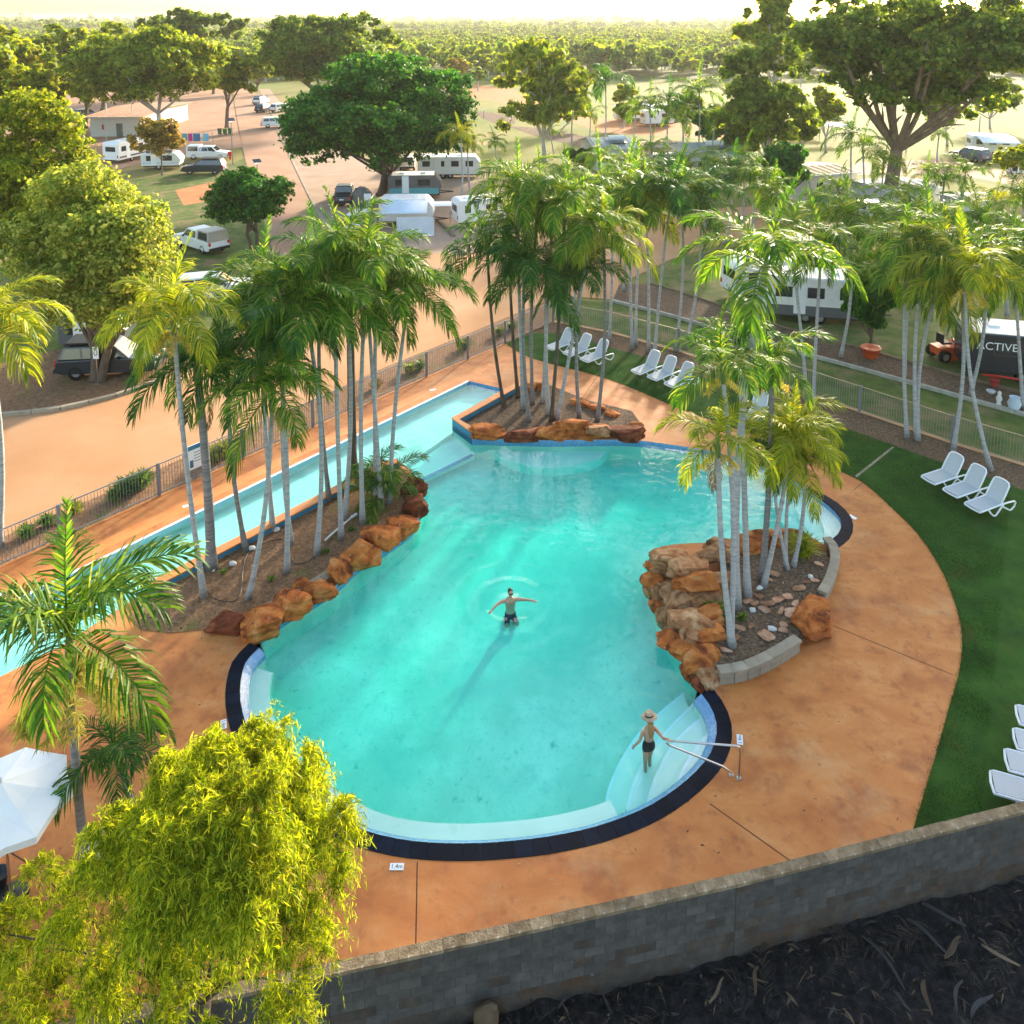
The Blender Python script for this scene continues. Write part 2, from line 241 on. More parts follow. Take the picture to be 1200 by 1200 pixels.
# ---------------------------------------------------------------- mesh helpers
class MB:
    def __init__(s): s.v = []; s.f = []; s.uv = None
    def add(s, vs, fs):
        o = len(s.v); s.v += [tuple(v) for v in vs]; s.f += [tuple(i + o for i in f) for f in fs]
    def box(s, c, d, rz=0, taper=1.0):
        x, y, z = d[0] / 2, d[1] / 2, d[2] / 2; ca, sa = math.cos(rz), math.sin(rz); vs = []
        for k, zz in ((1, -z), (taper, z)):
            for px, py in ((-x, -y), (x, -y), (x, y), (-x, y)):
                px *= k; py *= k
                vs.append((c[0] + px * ca - py * sa, c[1] + px * sa + py * ca, c[2] + zz))
        s.add(vs, [(3, 2, 1, 0), (4, 5, 6, 7), (0, 1, 5, 4), (1, 2, 6, 5), (2, 3, 7, 6), (3, 0, 4, 7)]); return s
    def tube(s, pts, rad, n=8, cap=True):
        pts = [Vector(p) for p in pts]
        if not hasattr(rad, '__len__'): rad = [rad] * len(pts)
        o = len(s.v); up = None
        for i, p in enumerate(pts):
            t = (pts[min(i + 1, len(pts) - 1)] - pts[max(i - 1, 0)])
            t = t.normalized() if t.length > 1e-9 else Vector((0, 0, 1))
            if up is None: up = t.orthogonal().normalized()
            up = (up - t * up.dot(t)); up = up.normalized() if up.length > 1e-6 else t.orthogonal().normalized()
            sd_ = t.cross(up)
            for k in range(n):
                a = 2 * math.pi * k / n; q = p + (up * math.cos(a) + sd_ * math.sin(a)) * rad[i]; s.v.append(tuple(q))
        for i in range(len(pts) - 1):
            for k in range(n):
                k2 = (k + 1) % n; s.f.append((o + i * n + k, o + i * n + k2, o + (i + 1) * n + k2, o + (i + 1) * n + k))
        if cap:
            s.f.append(tuple(o + k for k in reversed(range(n)))); e = o + (len(pts) - 1) * n; s.f.append(tuple(e + k for k in range(n)))
        return s
    def lathe(s, prof, n=16, c=(0, 0, 0), axis='z'):
        o = len(s.v)
        for r_, z in prof:
            for k in range(n):
                a = 2 * math.pi * k / n; x, y = r_ * math.cos(a), r_ * math.sin(a)
                p = (x, y, z) if axis == 'z' else (x, z, y)
                s.v.append((c[0] + p[0], c[1] + p[1], c[2] + p[2]))
        for i in range(len(prof) - 1):
            for k in range(n):
                k2 = (k + 1) % n; f = (o + i * n + k, o + i * n + k2, o + (i + 1) * n + k2, o + (i + 1) * n + k)
                s.f.append(f if axis == 'z' else f[::-1])
        return s
    def prism_y(s, prof, y0, y1, inset=0.0):     # profile in x, z pushed along y
        n_ = len(prof); cx = sum(p[0] for p in prof) / n_; vs = [(x, y0, z) for x, z in prof] + [(x, y1, z) for x, z in prof]
        s.add(vs, [tuple(range(n_)), tuple(reversed(range(n_, 2 * n_)))] + [(i, i + n_, (i + 1) % n_ + n_, (i + 1) % n_) for i in range(n_)]); return s
    def prism_z(s, poly, z0, z1, bottom=True):   # plan polygon pushed along z
        n_ = len(poly); vs = [(p[0], p[1], z0) for p in poly] + [(p[0], p[1], z1) for p in poly]; o = len(s.v)
        area = sum(poly[i][0] * poly[(i + 1) % n_][1] - poly[(i + 1) % n_][0] * poly[i][1] for i in range(n_))
        s.v += vs
        for i in range(n_):
            j = (i + 1) % n_; f = (o + i, o + j, o + j + n_, o + i + n_); s.f.append(f if area > 0 else f[::-1])
        for t in tessellate_polygon([[Vector((p[0], p[1], 0)) for p in poly]]):
            a, b_, c_ = t; q = (poly[b_][0] - poly[a][0]) * (poly[c_][1] - poly[a][1]) - (poly[c_][0] - poly[a][0]) * (poly[b_][1] - poly[a][1])
            if q < 0: a, c_ = c_, a
            s.f.append((o + n_ + a, o + n_ + b_, o + n_ + c_))
            if bottom: s.f.append((o + c_, o + b_, o + a))
        return s
    def sheet(s, loops, z):
        loops3 = [[Vector((p[0], p[1], 0)) for p in lp] for lp in loops]; flat = [p for lp in loops3 for p in lp]; o = len(s.v)
        s.v += [(p.x, p.y, z) for p in flat]
        for a, b_, c_ in tessellate_polygon(loops3):
            q = (flat[b_].x - flat[a].x) * (flat[c_].y - flat[a].y) - (flat[c_].x - flat[a].x) * (flat[b_].y - flat[a].y)
            s.f.append((o + a, o + b_, o + c_) if q > 0 else (o + c_, o + b_, o + a))
        return s
    def mesh(s, name, mat, smooth=False):
        me = bpy.data.meshes.new(name); me.from_pydata(s.v, [], s.f); me.update()
        if mat: me.materials.append(MATS[mat] if isinstance(mat, str) else mat)
        if smooth: me.polygons.foreach_set('use_smooth', [True] * len(me.polygons))
        if s.uv:
            ul = me.uv_layers.new(name='UVMap'); ul.data.foreach_set('uv', [c for lp in me.loops for c in s.uv[lp.vertex_index]])
        return me
    def obj(s, name, mat, parent=None, loc=None, rot=None, smooth=False):
        return link(name, s.mesh(name, mat, smooth), parent, loc, rot)
def link(name, me, parent=None, loc=None, rot=None):
    o = bpy.data.objects.new(name, me); COL.objects.link(o)
    if parent: o.parent = parent
    if loc is not None: o.location = loc
    if rot is not None: o.rotation_euler = rot
    return o
def tag(o, label, cat, group=None):
    o['label'] = label; o['category'] = cat
    if group: o['group'] = group
    return o
def thing(name, label, cat, loc=(0, 0, 0), rz=0, group=None):
    o = link(name, None, None, loc, (0, 0, rz)); o.empty_display_size = 0.2
    return tag(o, label, cat, group)
def struct(o, kind='structure'): o['kind'] = kind; return o
def copy_tree(o, parent=None):
    c = o.copy(); COL.objects.link(c); c.parent = parent
    for ch in list(o.children): copy_tree(ch, c)
    return c
def smooth_line(pts, n=6, closed=False):
    pts = [Vector(p) for p in pts]; out = []; N = len(pts)
    for i in range(N if closed else N - 1):
        g = (lambda k: pts[k % N]) if closed else (lambda k: pts[max(0, min(N - 1, k))])
        a, b_, c_, d_ = g(i - 1), g(i), g(i + 1), g(i + 2)
        for k in range(n):
            t = k / n
            out.append(0.5 * (2 * b_ + (c_ - a) * t + (2 * a - 5 * b_ + 4 * c_ - d_) * t * t + (3 * b_ - a - 3 * c_ + d_) * t ** 3))
    if not closed: out.append(pts[-1])
    return out
def resample(pts, step):
    pts = [Vector(p) for p in pts]; out = [pts[0]]; acc = 0.0
    L = sum((pts[i + 1] - pts[i]).length for i in range(len(pts) - 1)); n_ = max(2, round(L / step)); st = L / n_; want = st
    for i in range(len(pts) - 1):
        a, b_ = pts[i], pts[i + 1]; d = (b_ - a).length
        while acc + d >= want - 1e-6 and len(out) < n_:
            out.append(a.lerp(b_, (want - acc) / d)); want += st
        acc += d
    out.append(pts[-1]); return out
def offset(pts, d):                       # plan offset of an open line, d to its left
    out = []
    for i, p in enumerate(pts):
        t = pts[min(i + 1, len(pts) - 1)] - pts[max(i - 1, 0)]; t = Vector((t.x, t.y, 0)).normalized()
        out.append(Vector(p) + Vector((-t.y, t.x, 0)) * d)
    return out
def strip(la, lb, za=None, zb=None):
    mb = MB(); L = 0
    mb.uv = []
    for i, (a, b_) in enumerate(zip(la, lb)):
        if i: L += ((a + b_) / 2 - (la[i - 1] + lb[i - 1]) / 2).length
        mb.v += [(a.x, a.y, a.z if za is None else za), (b_.x, b_.y, b_.z if zb is None else zb)]
        w_ = (Vector(mb.v[-1]) - Vector(mb.v[-2])).length; mb.uv += [(L, 0), (L, w_)]
    for i in range(len(la) - 1): mb.f.append((2 * i, 2 * i + 2, 2 * i + 3, 2 * i + 1))
    a, b_, c_ = (Vector(mb.v[k]) for k in mb.f[0][:3])
    if (b_ - a).cross(c_ - a).z < 0: mb.f = [f[::-1] for f in mb.f]
    return mb
def pxs(lst, z=0.0): return [P(x, y, z) for x, y in lst]
def text(body, size, mat, parent, loc, rot, extrude=0.002):
    cu = bpy.data.curves.new('lettering', 'FONT'); cu.body = body; cu.size = size; cu.extrude = extrude; cu.align_x = 'CENTER'; cu.align_y = 'CENTER'
    tmp = bpy.data.objects.new('lettering_curve', cu); COL.objects.link(tmp)
    me = bpy.data.meshes.new_from_object(tmp.evaluated_get(bpy.context.evaluated_depsgraph_get())); bpy.data.objects.remove(tmp)
    me.materials.clear(); me.materials.append(MATS[mat]); return link('lettering', me, parent, loc, rot)
# ================================================================ setting: ground, roads, deck, pool
WALL_PX = [(-330, 1288), (-120, 1236), (385, 1127), (857, 1024), (1200, 938), (1420, 883)]
WALL_TOP = 1.2
WALL = [P(x, y, WALL_TOP) for x, y in WALL_PX]
FENCE_L = [(-420, 852), (71, 632), (285, 537), (500, 441), (592, 402), (648, 377)]
FENCE_R = [(648, 377), (715, 390), (795, 412), (900, 447), (1007, 483), (1115, 520), (1200, 546), (1420, 618)]
BED_R = [(592, 402), (625, 391), (665, 391), (709, 406), (747, 416), (850, 451), (930, 483), (985, 500), (1047, 522), (1085, 536), (1150, 557), (1200, 575), (1420, 652)]
E1 = [(592, 402), (624, 420), (712, 444), (800, 480), (890, 512), (940, 530), (985, 552), (1012, 566), (1042, 592), (1075, 625), (1100, 662), (1117, 700), (1127, 740), (1125, 782), (1112, 830), (1095, 890), (1073, 962)]
NAVY_PX = [(292, 754), (272, 776), (264, 812), (268, 848), (283, 885), (310, 922), (348, 955), (390, 980), (430, 996), (480, 1006), (540, 1009), (600, 1006), (660, 998), (720, 983), (778, 958), (826, 922), (852, 888), (858, 855), (850, 828), (836, 808)]
REST_PX = [(818, 795), (800, 765), (782, 735), (768, 705), (762, 675), (764, 652), (776, 640), (830, 636), (900, 640), (940, 641), (966, 638)]
COVE_PX = [(966, 638), (982, 626), (986, 612), (980, 600), (960, 583), (927, 562)]
FAR_PX = [(927, 562), (890, 545), (840, 530), (800, 523), (757, 517), (730, 515), (640, 516), (553, 514), (530, 497), (600, 458), (548, 446)]
LAP_PX = [(548, 446), (-150, 783), (-210, 895), (0, 793), (70, 758), (175, 690), (300, 624), (448, 545), (466, 541)]
ISL_PX = [(466, 541), (480, 550), (490, 572), (494, 595), (484, 618), (455, 640), (420, 662), (395, 685), (365, 705), (335, 722), (305, 745)]
navy = resample(smooth_line(pxs(NAVY_PX), 8), 0.39)
cove = smooth_line(pxs(COVE_PX), 5)
isl = smooth_line(pxs(ISL_PX), 4)
rest = smooth_line(pxs(REST_PX), 3)
far = smooth_line(pxs(FAR_PX[:5]), 4)[:-1] + pxs(FAR_PX[4:])
hole = navy + rest + cove[1:] + far[1:] + pxs(LAP_PX)[1:] + isl[1:]
inner = offset(navy, 0.60)
mos = offset(navy, 0.38)
if (inner[10] - P(560, 800)).length > (navy[10] - P(560, 800)).length:
    inner = offset(navy, -0.60); mos = offset(navy, -0.38); SGN = -1
else: SGN = 1
# wall meets the deck edge: end of E1 pushed under the wall
e_end = P(1050, 1045)
deck_out = pxs(FENCE_L[:5]) + smooth_line(pxs(E1), 5)[1:] + [e_end] + [Vector((p.x, p.y, 0)) for p in (WALL[3], WALL[2], WALL[1], WALL[0])] + [Vector((-26, 12, 0))]
deck = struct(MB().sheet([deck_out, hole], 0.0).obj('pool_deck', 'deck'))
deck['label'] = 'orange stained concrete deck round the pool'
for a, b_ in [((489, 1010), (486, 1185)), ((832, 942), (990, 1054)), ((976, 733), (1117, 791)), ((-60, 955), (40, 1016)), ((40, 1016), (170, 1140)), ((1010, 566), (1000, 575)), ((860, 500), (845, 527)), ((700, 441), (680, 470)), ((230, 585), (262, 562)), ((40, 690), (58, 672))]:
    A, B = P(*a), P(*b_); d = (B - A).normalized(); n_ = Vector((-d.y, d.x, 0)) * 0.012
    mb = MB(); mb.add([A + n_ + Vector((0, 0, .003)), A - n_ + Vector((0, 0, .003)), B - n_ + Vector((0, 0, .003)), B + n_ + Vector((0, 0, .003))], [(0, 1, 2, 3)]); mb.obj('joint', 'joint', deck)
wl = [Vector((p.x, p.y, 0)) for p in WALL]
wd0 = (wl[1] - wl[0]).normalized(); wd1 = (wl[-1] - wl[-2]).normalized()
outer = [wl[0] - wd0 * 60] + wl + [wl[-1] + wd1 * 60, Vector((25000, 60, 0)), Vector((25000, 25000, 0)), Vector((-25000, 25000, 0)), Vector((-25000, 0, 0))]
big_hole = [p + Vector((0, 0, 0)) for p in hole]
g = struct(MB().sheet([outer, big_hole], -0.10).obj('ground', 'terrain'))
def area(name, mat, px, z):
    return struct(MB().sheet([pxs(px, 0)], z).obj(name, mat))
lawn_edge = smooth_line(pxs(E1), 5)
lawn_loop = lawn_edge + [e_end] + [Vector((p.x, p.y, 0)) for p in WALL[4:]] + list(reversed(pxs(BED_R)))[:-1]
area_ = struct(MB().sheet([lawn_loop], 0.012).obj('turf_lawn', 'turf'))
area('garden_bed', 'mulch', FENCE_R + list(reversed(BED_R))[:-1], -0.02)
area('garden_bed', 'mulch_warm', FENCE_L + [(640, 352), (547, 391), (451, 430), (110, 583), (20, 621), (-420, 822)], -0.024)
area('road', 'road', [(-420, 822), (20, 621), (110, 583), (451, 430), (547, 391), (640, 352), (650, 345), (718, 350), (726, 332), (786, 303), (900, 268), (905, 240), (800, 246), (680, 250), (600, 262), (480, 292), (420, 302), (372, 258), (320, 262), (322, 302), (318, 345), (250, 420), (185, 446), (150, 459), (100, 471), (60, 478), (0, 486), (-420, 560)], -0.06)
area('lane', 'lane', [(322, 303), (312, 268), (300, 225), (287, 186), (278, 140), (272, 104), (266, 92), (290, 92), (302, 108), (335, 172), (372, 246), (420, 304)], -0.052)
area('caravan_pad', 'slab', [(303, 104), (316, 104), (352, 150), (430, 185), (560, 196), (612, 215), (620, 245), (600, 262), (575, 292), (545, 298), (480, 294), (420, 302), (374, 248), (337, 172)], -0.056)
area('verge_lawn', 'lawn', [(60, 478), (100, 471), (150, 459), (185, 446), (250, 420), (318, 345), (321, 300), (311, 264), (286, 184), (275, 190), (200, 200), (60, 230), (-200, 330), (-420, 500), (-420, 556), (0, 485)], -0.064)
area('leaf_ground', 'mulch_warm', [(-60, 489), (0, 485), (60, 479), (100, 472), (150, 460), (185, 447), (235, 424), (205, 404), (120, 398), (20, 418), (-60, 450)], -0.058)
area('red_dirt', 'red_dirt', [(205, 222), (262, 210), (294, 212), (298, 224), (262, 232), (215, 240)], -0.056)
area('shed_yard', 'lane', [(-60, 235), (-60, 130), (60, 112), (180, 104), (266, 96), (273, 118), (279, 150), (284, 172), (200, 182), (120, 202), (40, 215)], -0.068)
area('outer_lawn', 'lawn', FENCE_R + [(1420, 530), (1200, 486), (1075, 451), (985, 426), (927, 411), (860, 392), (786, 370), (715, 353), (660, 350)], -0.068)
area('outer_bed', 'mulch', [(715, 353), (786, 370), (860, 392), (927, 411), (985, 426), (1075, 451), (1200, 486), (1420, 545), (1420, 515), (1200, 460), (1125, 440), (1060, 422), (987, 402), (900, 378), (820, 350), (760, 332), (724, 332)], -0.064)
area('caravan_lawn', 'lawn', [(760, 332), (820, 350), (900, 378), (987, 402), (1060, 422), (1125, 440), (1200, 460), (1420, 515), (1420, 400), (1200, 330), (1080, 300), (1000, 292), (900, 280), (790, 303)], -0.07)
area('dirt_road', 'road', [(900, 268), (905, 240), (940, 214), (985, 222), (1020, 240), (1100, 262), (1200, 288), (1420, 340), (1420, 380), (1200, 326), (1080, 297), (1000, 290), (900, 279)], -0.074)
area('field', 'dry_grass', [(520, 92), (900, 84), (1500, 120), (1500, 300), (1200, 284), (1100, 258), (1020, 236), (985, 218), (940, 210), (900, 236), (800, 243), (680, 247), (620, 240), (612, 212), (565, 196), (545, 150)], -0.085)
area('dirt_track', 'red_dirt', [(535, 96), (600, 104), (700, 138), (830, 146), (905, 160), (905, 168), (830, 162), (705, 155), (640, 132), (545, 112)], -0.08)
area('dirt_track', 'lane', [(1000, 190), (1100, 186), (1200, 204), (1400, 230), (1400, 252), (1200, 218), (1120, 204), (1000, 204)], -0.08)
area('park_bed', 'mulch', [(557, 130), (576, 131), (605, 137), (603, 145), (585, 146), (564, 138)], -0.075)
area('park_bed', 'mulch', [(594, 147), (640, 150), (690, 160), (740, 174), (735, 182), (690, 174), (630, 160)], -0.075)
# kerbs and edging
def kerb(name, px, w_, h_, mat, label, z0=-0.07, seg=1.2, cat='kerb'):
    line_ = resample(smooth_line(pxs(px), 4), seg)
    t = thing(name, label, cat, line_[0])
    for i in range(len(line_) - 1):
        a, b_ = line_[i], line_[i + 1]; d = b_ - a; c = (a + b_) / 2 - line_[0]
        MB().box((c.x, c.y, z0 + h_ / 2), (d.length - 0.02, w_, h_), math.atan2(d.y, d.x)).obj('kerb_stone' if cat == 'kerb' else 'edging_log', mat, t)
    return t
kerb('road_kerb', [(-60, 488), (0, 486), (60, 480), (100, 472), (150, 459), (190, 444)], 0.22, 0.16, 'concrete', 'pale concrete kerb curving between sandy road and tree-shaded verge')
kerb('log_edging', [(715, 352), (786, 370), (860, 392), (927, 411), (985, 426), (1075, 451), (1200, 486), (1300, 514)], 0.16, 0.18, 'log', 'pale log edging between patchy grass strip and palm bed', cat='edging')
kerb('log_edging', [(760, 331), (820, 349), (900, 377), (987, 402), (1060, 422), (1125, 440), (1200, 460), (1300, 485)], 0.10, 0.12, 'timber', 'thin timber edging between palm bed and caravan lawn', cat='edging')
kerb('sleeper_edging', [(512, 257), (532, 277)], 0.25, 0.2, 'timber', 'timber sleeper edging beside the caravan with blue awning', cat='edging')
kerb('sleeper_edging', [(531, 287), (545, 298)], 0.25, 0.2, 'timber', 'short timber sleeper edging at the end of paved pad', cat='edging')
kerb('lane_kerb', [(302, 108), (335, 172), (372, 246), (400, 282)], 0.3, 0.06, 'concrete', 'long flush concrete edge strip beside the caravan park lane', seg=4)
strip(pxs(FENCE_R), offset(pxs(FENCE_R), 0.28)).obj('mow_strip', 'mow_strip')['kind'] = 'structure'
for o in (bpy.data.objects['mow_strip'],): o.location.z = 0.004
def path_strip(a, b_, w_, z, mat):
    A, B = P(*a), P(*b_); d = (B - A).normalized(); n_ = Vector((-d.y, d.x, 0)) * w_ / 2
    mb = MB(); mb.add([A + n_, A - n_, B - n_, B + n_], [(0, 1, 2, 3)]); o = mb.obj('lawn_joint', mat); o.location.z = z; o['kind'] = 'structure'
path_strip((1003, 559), (1047, 524), 0.10, 0.018, 'concrete')

# ---------------------------------------------------------------- pool
POOL_D = -0.90; WATER_Z = -0.09
pool_loop = inner + rest + cove[1:] + far[1:] + pxs(LAP_PX)[1:] + isl[1:]
shell = struct(MB().sheet([pool_loop], POOL_D).obj('pool_floor', 'plaster'))
cl = pool_loop + [pool_loop[0]]
wall_b = strip([Vector((p.x, p.y, -0.30)) for p in cl], [Vector((p.x, p.y, POOL_D)) for p in cl]); wall_b.obj('pool_wall', 'plaster', shell)
open_edge = rest + cove[1:] + far[1:]
lap_side = pxs(LAP_PX)[:2]; lap_near = pxs(LAP_PX)[1:] + isl[1:]
strip([Vector((p.x, p.y, 0.0)) for p in lap_side], [Vector((p.x, p.y, -0.30)) for p in lap_side]).obj('lap_waterline', 'white_edge', shell)
strip([Vector((p.x, p.y, 0.0)) for p in lap_near], [Vector((p.x, p.y, -0.30)) for p in lap_near]).obj('waterline_tile_band', 'mosaic', shell)
strip([Vector((p.x, p.y, -0.0)) for p in open_edge], [Vector((p.x, p.y, -0.30)) for p in open_edge]).obj('waterline_tile_band', 'mosaic', shell)
strip(mos, inner, -0.004, -0.16).obj('mosaic_lip', 'mosaic', shell)
strip(inner, inner, -0.16, -0.30).obj('lip_face', 'mosaic', shell)
for i in range(len(navy) - 1):            # navy coping tiles, one by one
    a, b_, c_, d_ = navy[i], navy[i + 1], mos[i + 1], mos[i]
    q = [a.lerp(b_, 0.012), b_.lerp(a, 0.012), c_.lerp(d_, 0.012), d_.lerp(c_, 0.012)]
    dz = rnd.uniform(0, 0.003)
    MB().prism_z([(p.x, p.y) for p in q], -0.05, 0.012 + dz).obj('coping_tile', 'navy_tile', shell)
strip(navy, mos, -0.01, -0.01).obj('coping_bed', 'mortar', shell)
cove_in = cove
cove_out = offset(cove, 0.42)
if (cove_out[8] - P(1060, 620)).length > (cove[8] - P(1060, 620)).length: cove_out = offset(cove, -0.32)
cr = resample(cove[1:], 0.39); co = offset(cr, 0.40)
if (co[5] - P(1060, 620)).length > (cr[5] - P(1060, 620)).length: co = offset(cr, -0.40)
for i in range(len(cr) - 1):
    q = [cr[i].lerp(cr[i + 1], .012), cr[i + 1].lerp(cr[i], .012), co[i + 1].lerp(co[i], .012), co[i].lerp(co[i + 1], .012)]
    k = min(1, (len(cr) - 1 - i) / 5); k2 = min(1, (len(cr) - 2 - i) / 5)
    q[2] = q[1].lerp(q[2], 0.25 + 0.75 * k2); q[3] = q[0].lerp(q[3], 0.25 + 0.75 * k)
    MB().prism_z([(p.x, p.y) for p in q], -0.05, 0.014).obj('coping_tile', 'navy_tile', shell)
# shallow ledge inside the near curve, steps, bench
ledge = offset(navy, SGN * 1.14)
seg = slice(1, len(navy) - 14)
lo_ = [Vector((p.x, p.y, -0.32)) for p in inner[seg]]; li_ = [Vector((p.x, p.y, -0.32)) for p in ledge[seg]]
led = strip(lo_, li_).obj('ledge', 'step_plaster', shell)
strip(li_, [Vector((p.x, p.y, POOL_D)) for p in ledge[seg]]).obj('ledge_face', 'plaster', shell)
STEPS = [([(708, 952), (713, 922), (732, 882), (758, 848), (800, 812)], -0.68), ([(733, 948), (744, 912), (768, 870), (812, 824)], -0.52),
         ([(756, 944), (769, 906), (793, 865), (825, 838)], -0.36), ([(784, 940), (800, 900), (818, 872), (836, 852)], -0.22)]
for px, z in STEPS:
    e = smooth_line(pxs(px, z), 5); e = [Vector((p.x, p.y, 0)) for p in e]
    i0 = min(range(len(inner)), key=lambda i: (inner[i] - e[0]).length); i1 = min(range(len(inner)), key=lambda i: (inner[i] - e[-1]).length)
    rim = inner[min(i0, i1):max(i0, i1) + 1]
    if (rim[0] - e[-1]).length > (rim[-1] - e[-1]).length: rim = rim[::-1]
    MB().prism_z([(p.x, p.y) for p in e + rim], POOL_D + 0.01, z).obj('step', 'step_plaster', shell)
    ei = [Vector((p.x, p.y, z + .004)) for p in e]; nz = offset(ei, .075 * (1 if (offset(ei, .05)[4] - P(850, 900)).length < (offset(ei, -.05)[4] - P(850, 900)).length else -1)); strip(ei, nz).obj('step_nosing', 'canvas_white', shell)
for px, z in [([(905, 553), (905, 585), (918, 615), (935, 641)], -0.6), ([(925, 562), (930, 590), (943, 615), (955, 640)], -0.4), ([(948, 577), (957, 598), (965, 618), (968, 637)], -0.22)]:
    e = [Vector((p.x, p.y, 0)) for p in smooth_line(pxs(px, z), 4)]
    edge = rest[-6:] + cove[1:] + far[1:6]
    i0 = min(range(len(edge)), key=lambda i: (edge[i] - e[0]).length); i1 = min(range(len(edge)), key=lambda i: (edge[i] - e[-1]).length)
    rr = edge[min(i0, i1):max(i0, i1) + 1]
    if (rr[0] - e[-1]).length > (rr[-1] - e[-1]).length: rr = rr[::-1]
    MB().prism_z([(p.x, p.y) for p in e + rr], POOL_D + 0.01, z).obj('step', 'step_plaster', shell)
lapf = [P(548, 446, 0), P(-150, 783, 0), P(-210, 895, 0), P(0, 793, 0), P(70, 758, 0), P(175, 690, 0), P(300, 624, 0), P(448, 545, 0), P(466, 541, 0), P(530, 497, 0), P(600, 458, 0)]
MB().prism_z([(p.x, p.y) for p in lapf], POOL_D + 0.01, -0.42).obj('lap_floor', 'lap_plaster', shell)
bench = [P(575, 526, -0.5), P(590, 536, -0.5), P(615, 545, -0.5), P(645, 548, -0.5), P(675, 545, -0.5), P(700, 538, -0.5), P(712, 528, -0.5)]
bench = smooth_line(bench, 4) + [P(712, 515.5), P(575, 514.5)]
MB().prism_z([(p.x, p.y) for p in bench], POOL_D + 0.01, -0.5).obj('bench', 'step_plaster', shell)
sill = [P(470, 543, 0), P(532, 501, 0), P(556, 519, 0), P(493, 580, 0)]
MB().prism_z([(p.x, p.y) for p in [P(472, 527, -0.60), P(530, 498, -0.60), P(556, 531, -0.60), P(488, 563, -0.60)]], POOL_D + 0.01, -0.60).obj('shelf', 'step_plaster', shell)
for a, b_ in [((471, 527), (530, 497)), ((487, 566), (554, 533))]:
    A, B = P(*a, -0.592), P(*b_, -0.592); d = (B - A).normalized(); n_ = Vector((-d.y, d.x, 0)) * 0.1
    mb = MB(); mb.v = [tuple(A + n_), tuple(A - n_), tuple(B - n_), tuple(B + n_)]; mb.uv = [(0, 0), (0, .2), ((B - A).length, .2), ((B - A).length, 0)]; mb.f = [(0, 1, 2, 3)]; mb.obj('edge_tile_line', 'blue_paint', shell)
# coping of the lap pool: white lip and warm orange band
lapL = [P(548, 446), P(-150, 783)]
strip(lapL, offset(lapL, 0.12), 0.004, 0.004).obj('lap_lip', 'white_edge', shell)
lo2 = offset(lapL, -0.34) if (offset(lapL, -0.34)[1] - P(0, 600)).length < (offset(lapL, 0.34)[1] - P(0, 600)).length else offset(lapL, 0.34)
lo3 = offset(lapL, -0.92) if lo2[1] == offset(lapL, -0.34)[1] else offset(lapL, 0.92)
strip(lo2, lo3, 0.004, 0.004).obj('lap_coping', 'deck_edge', shell)
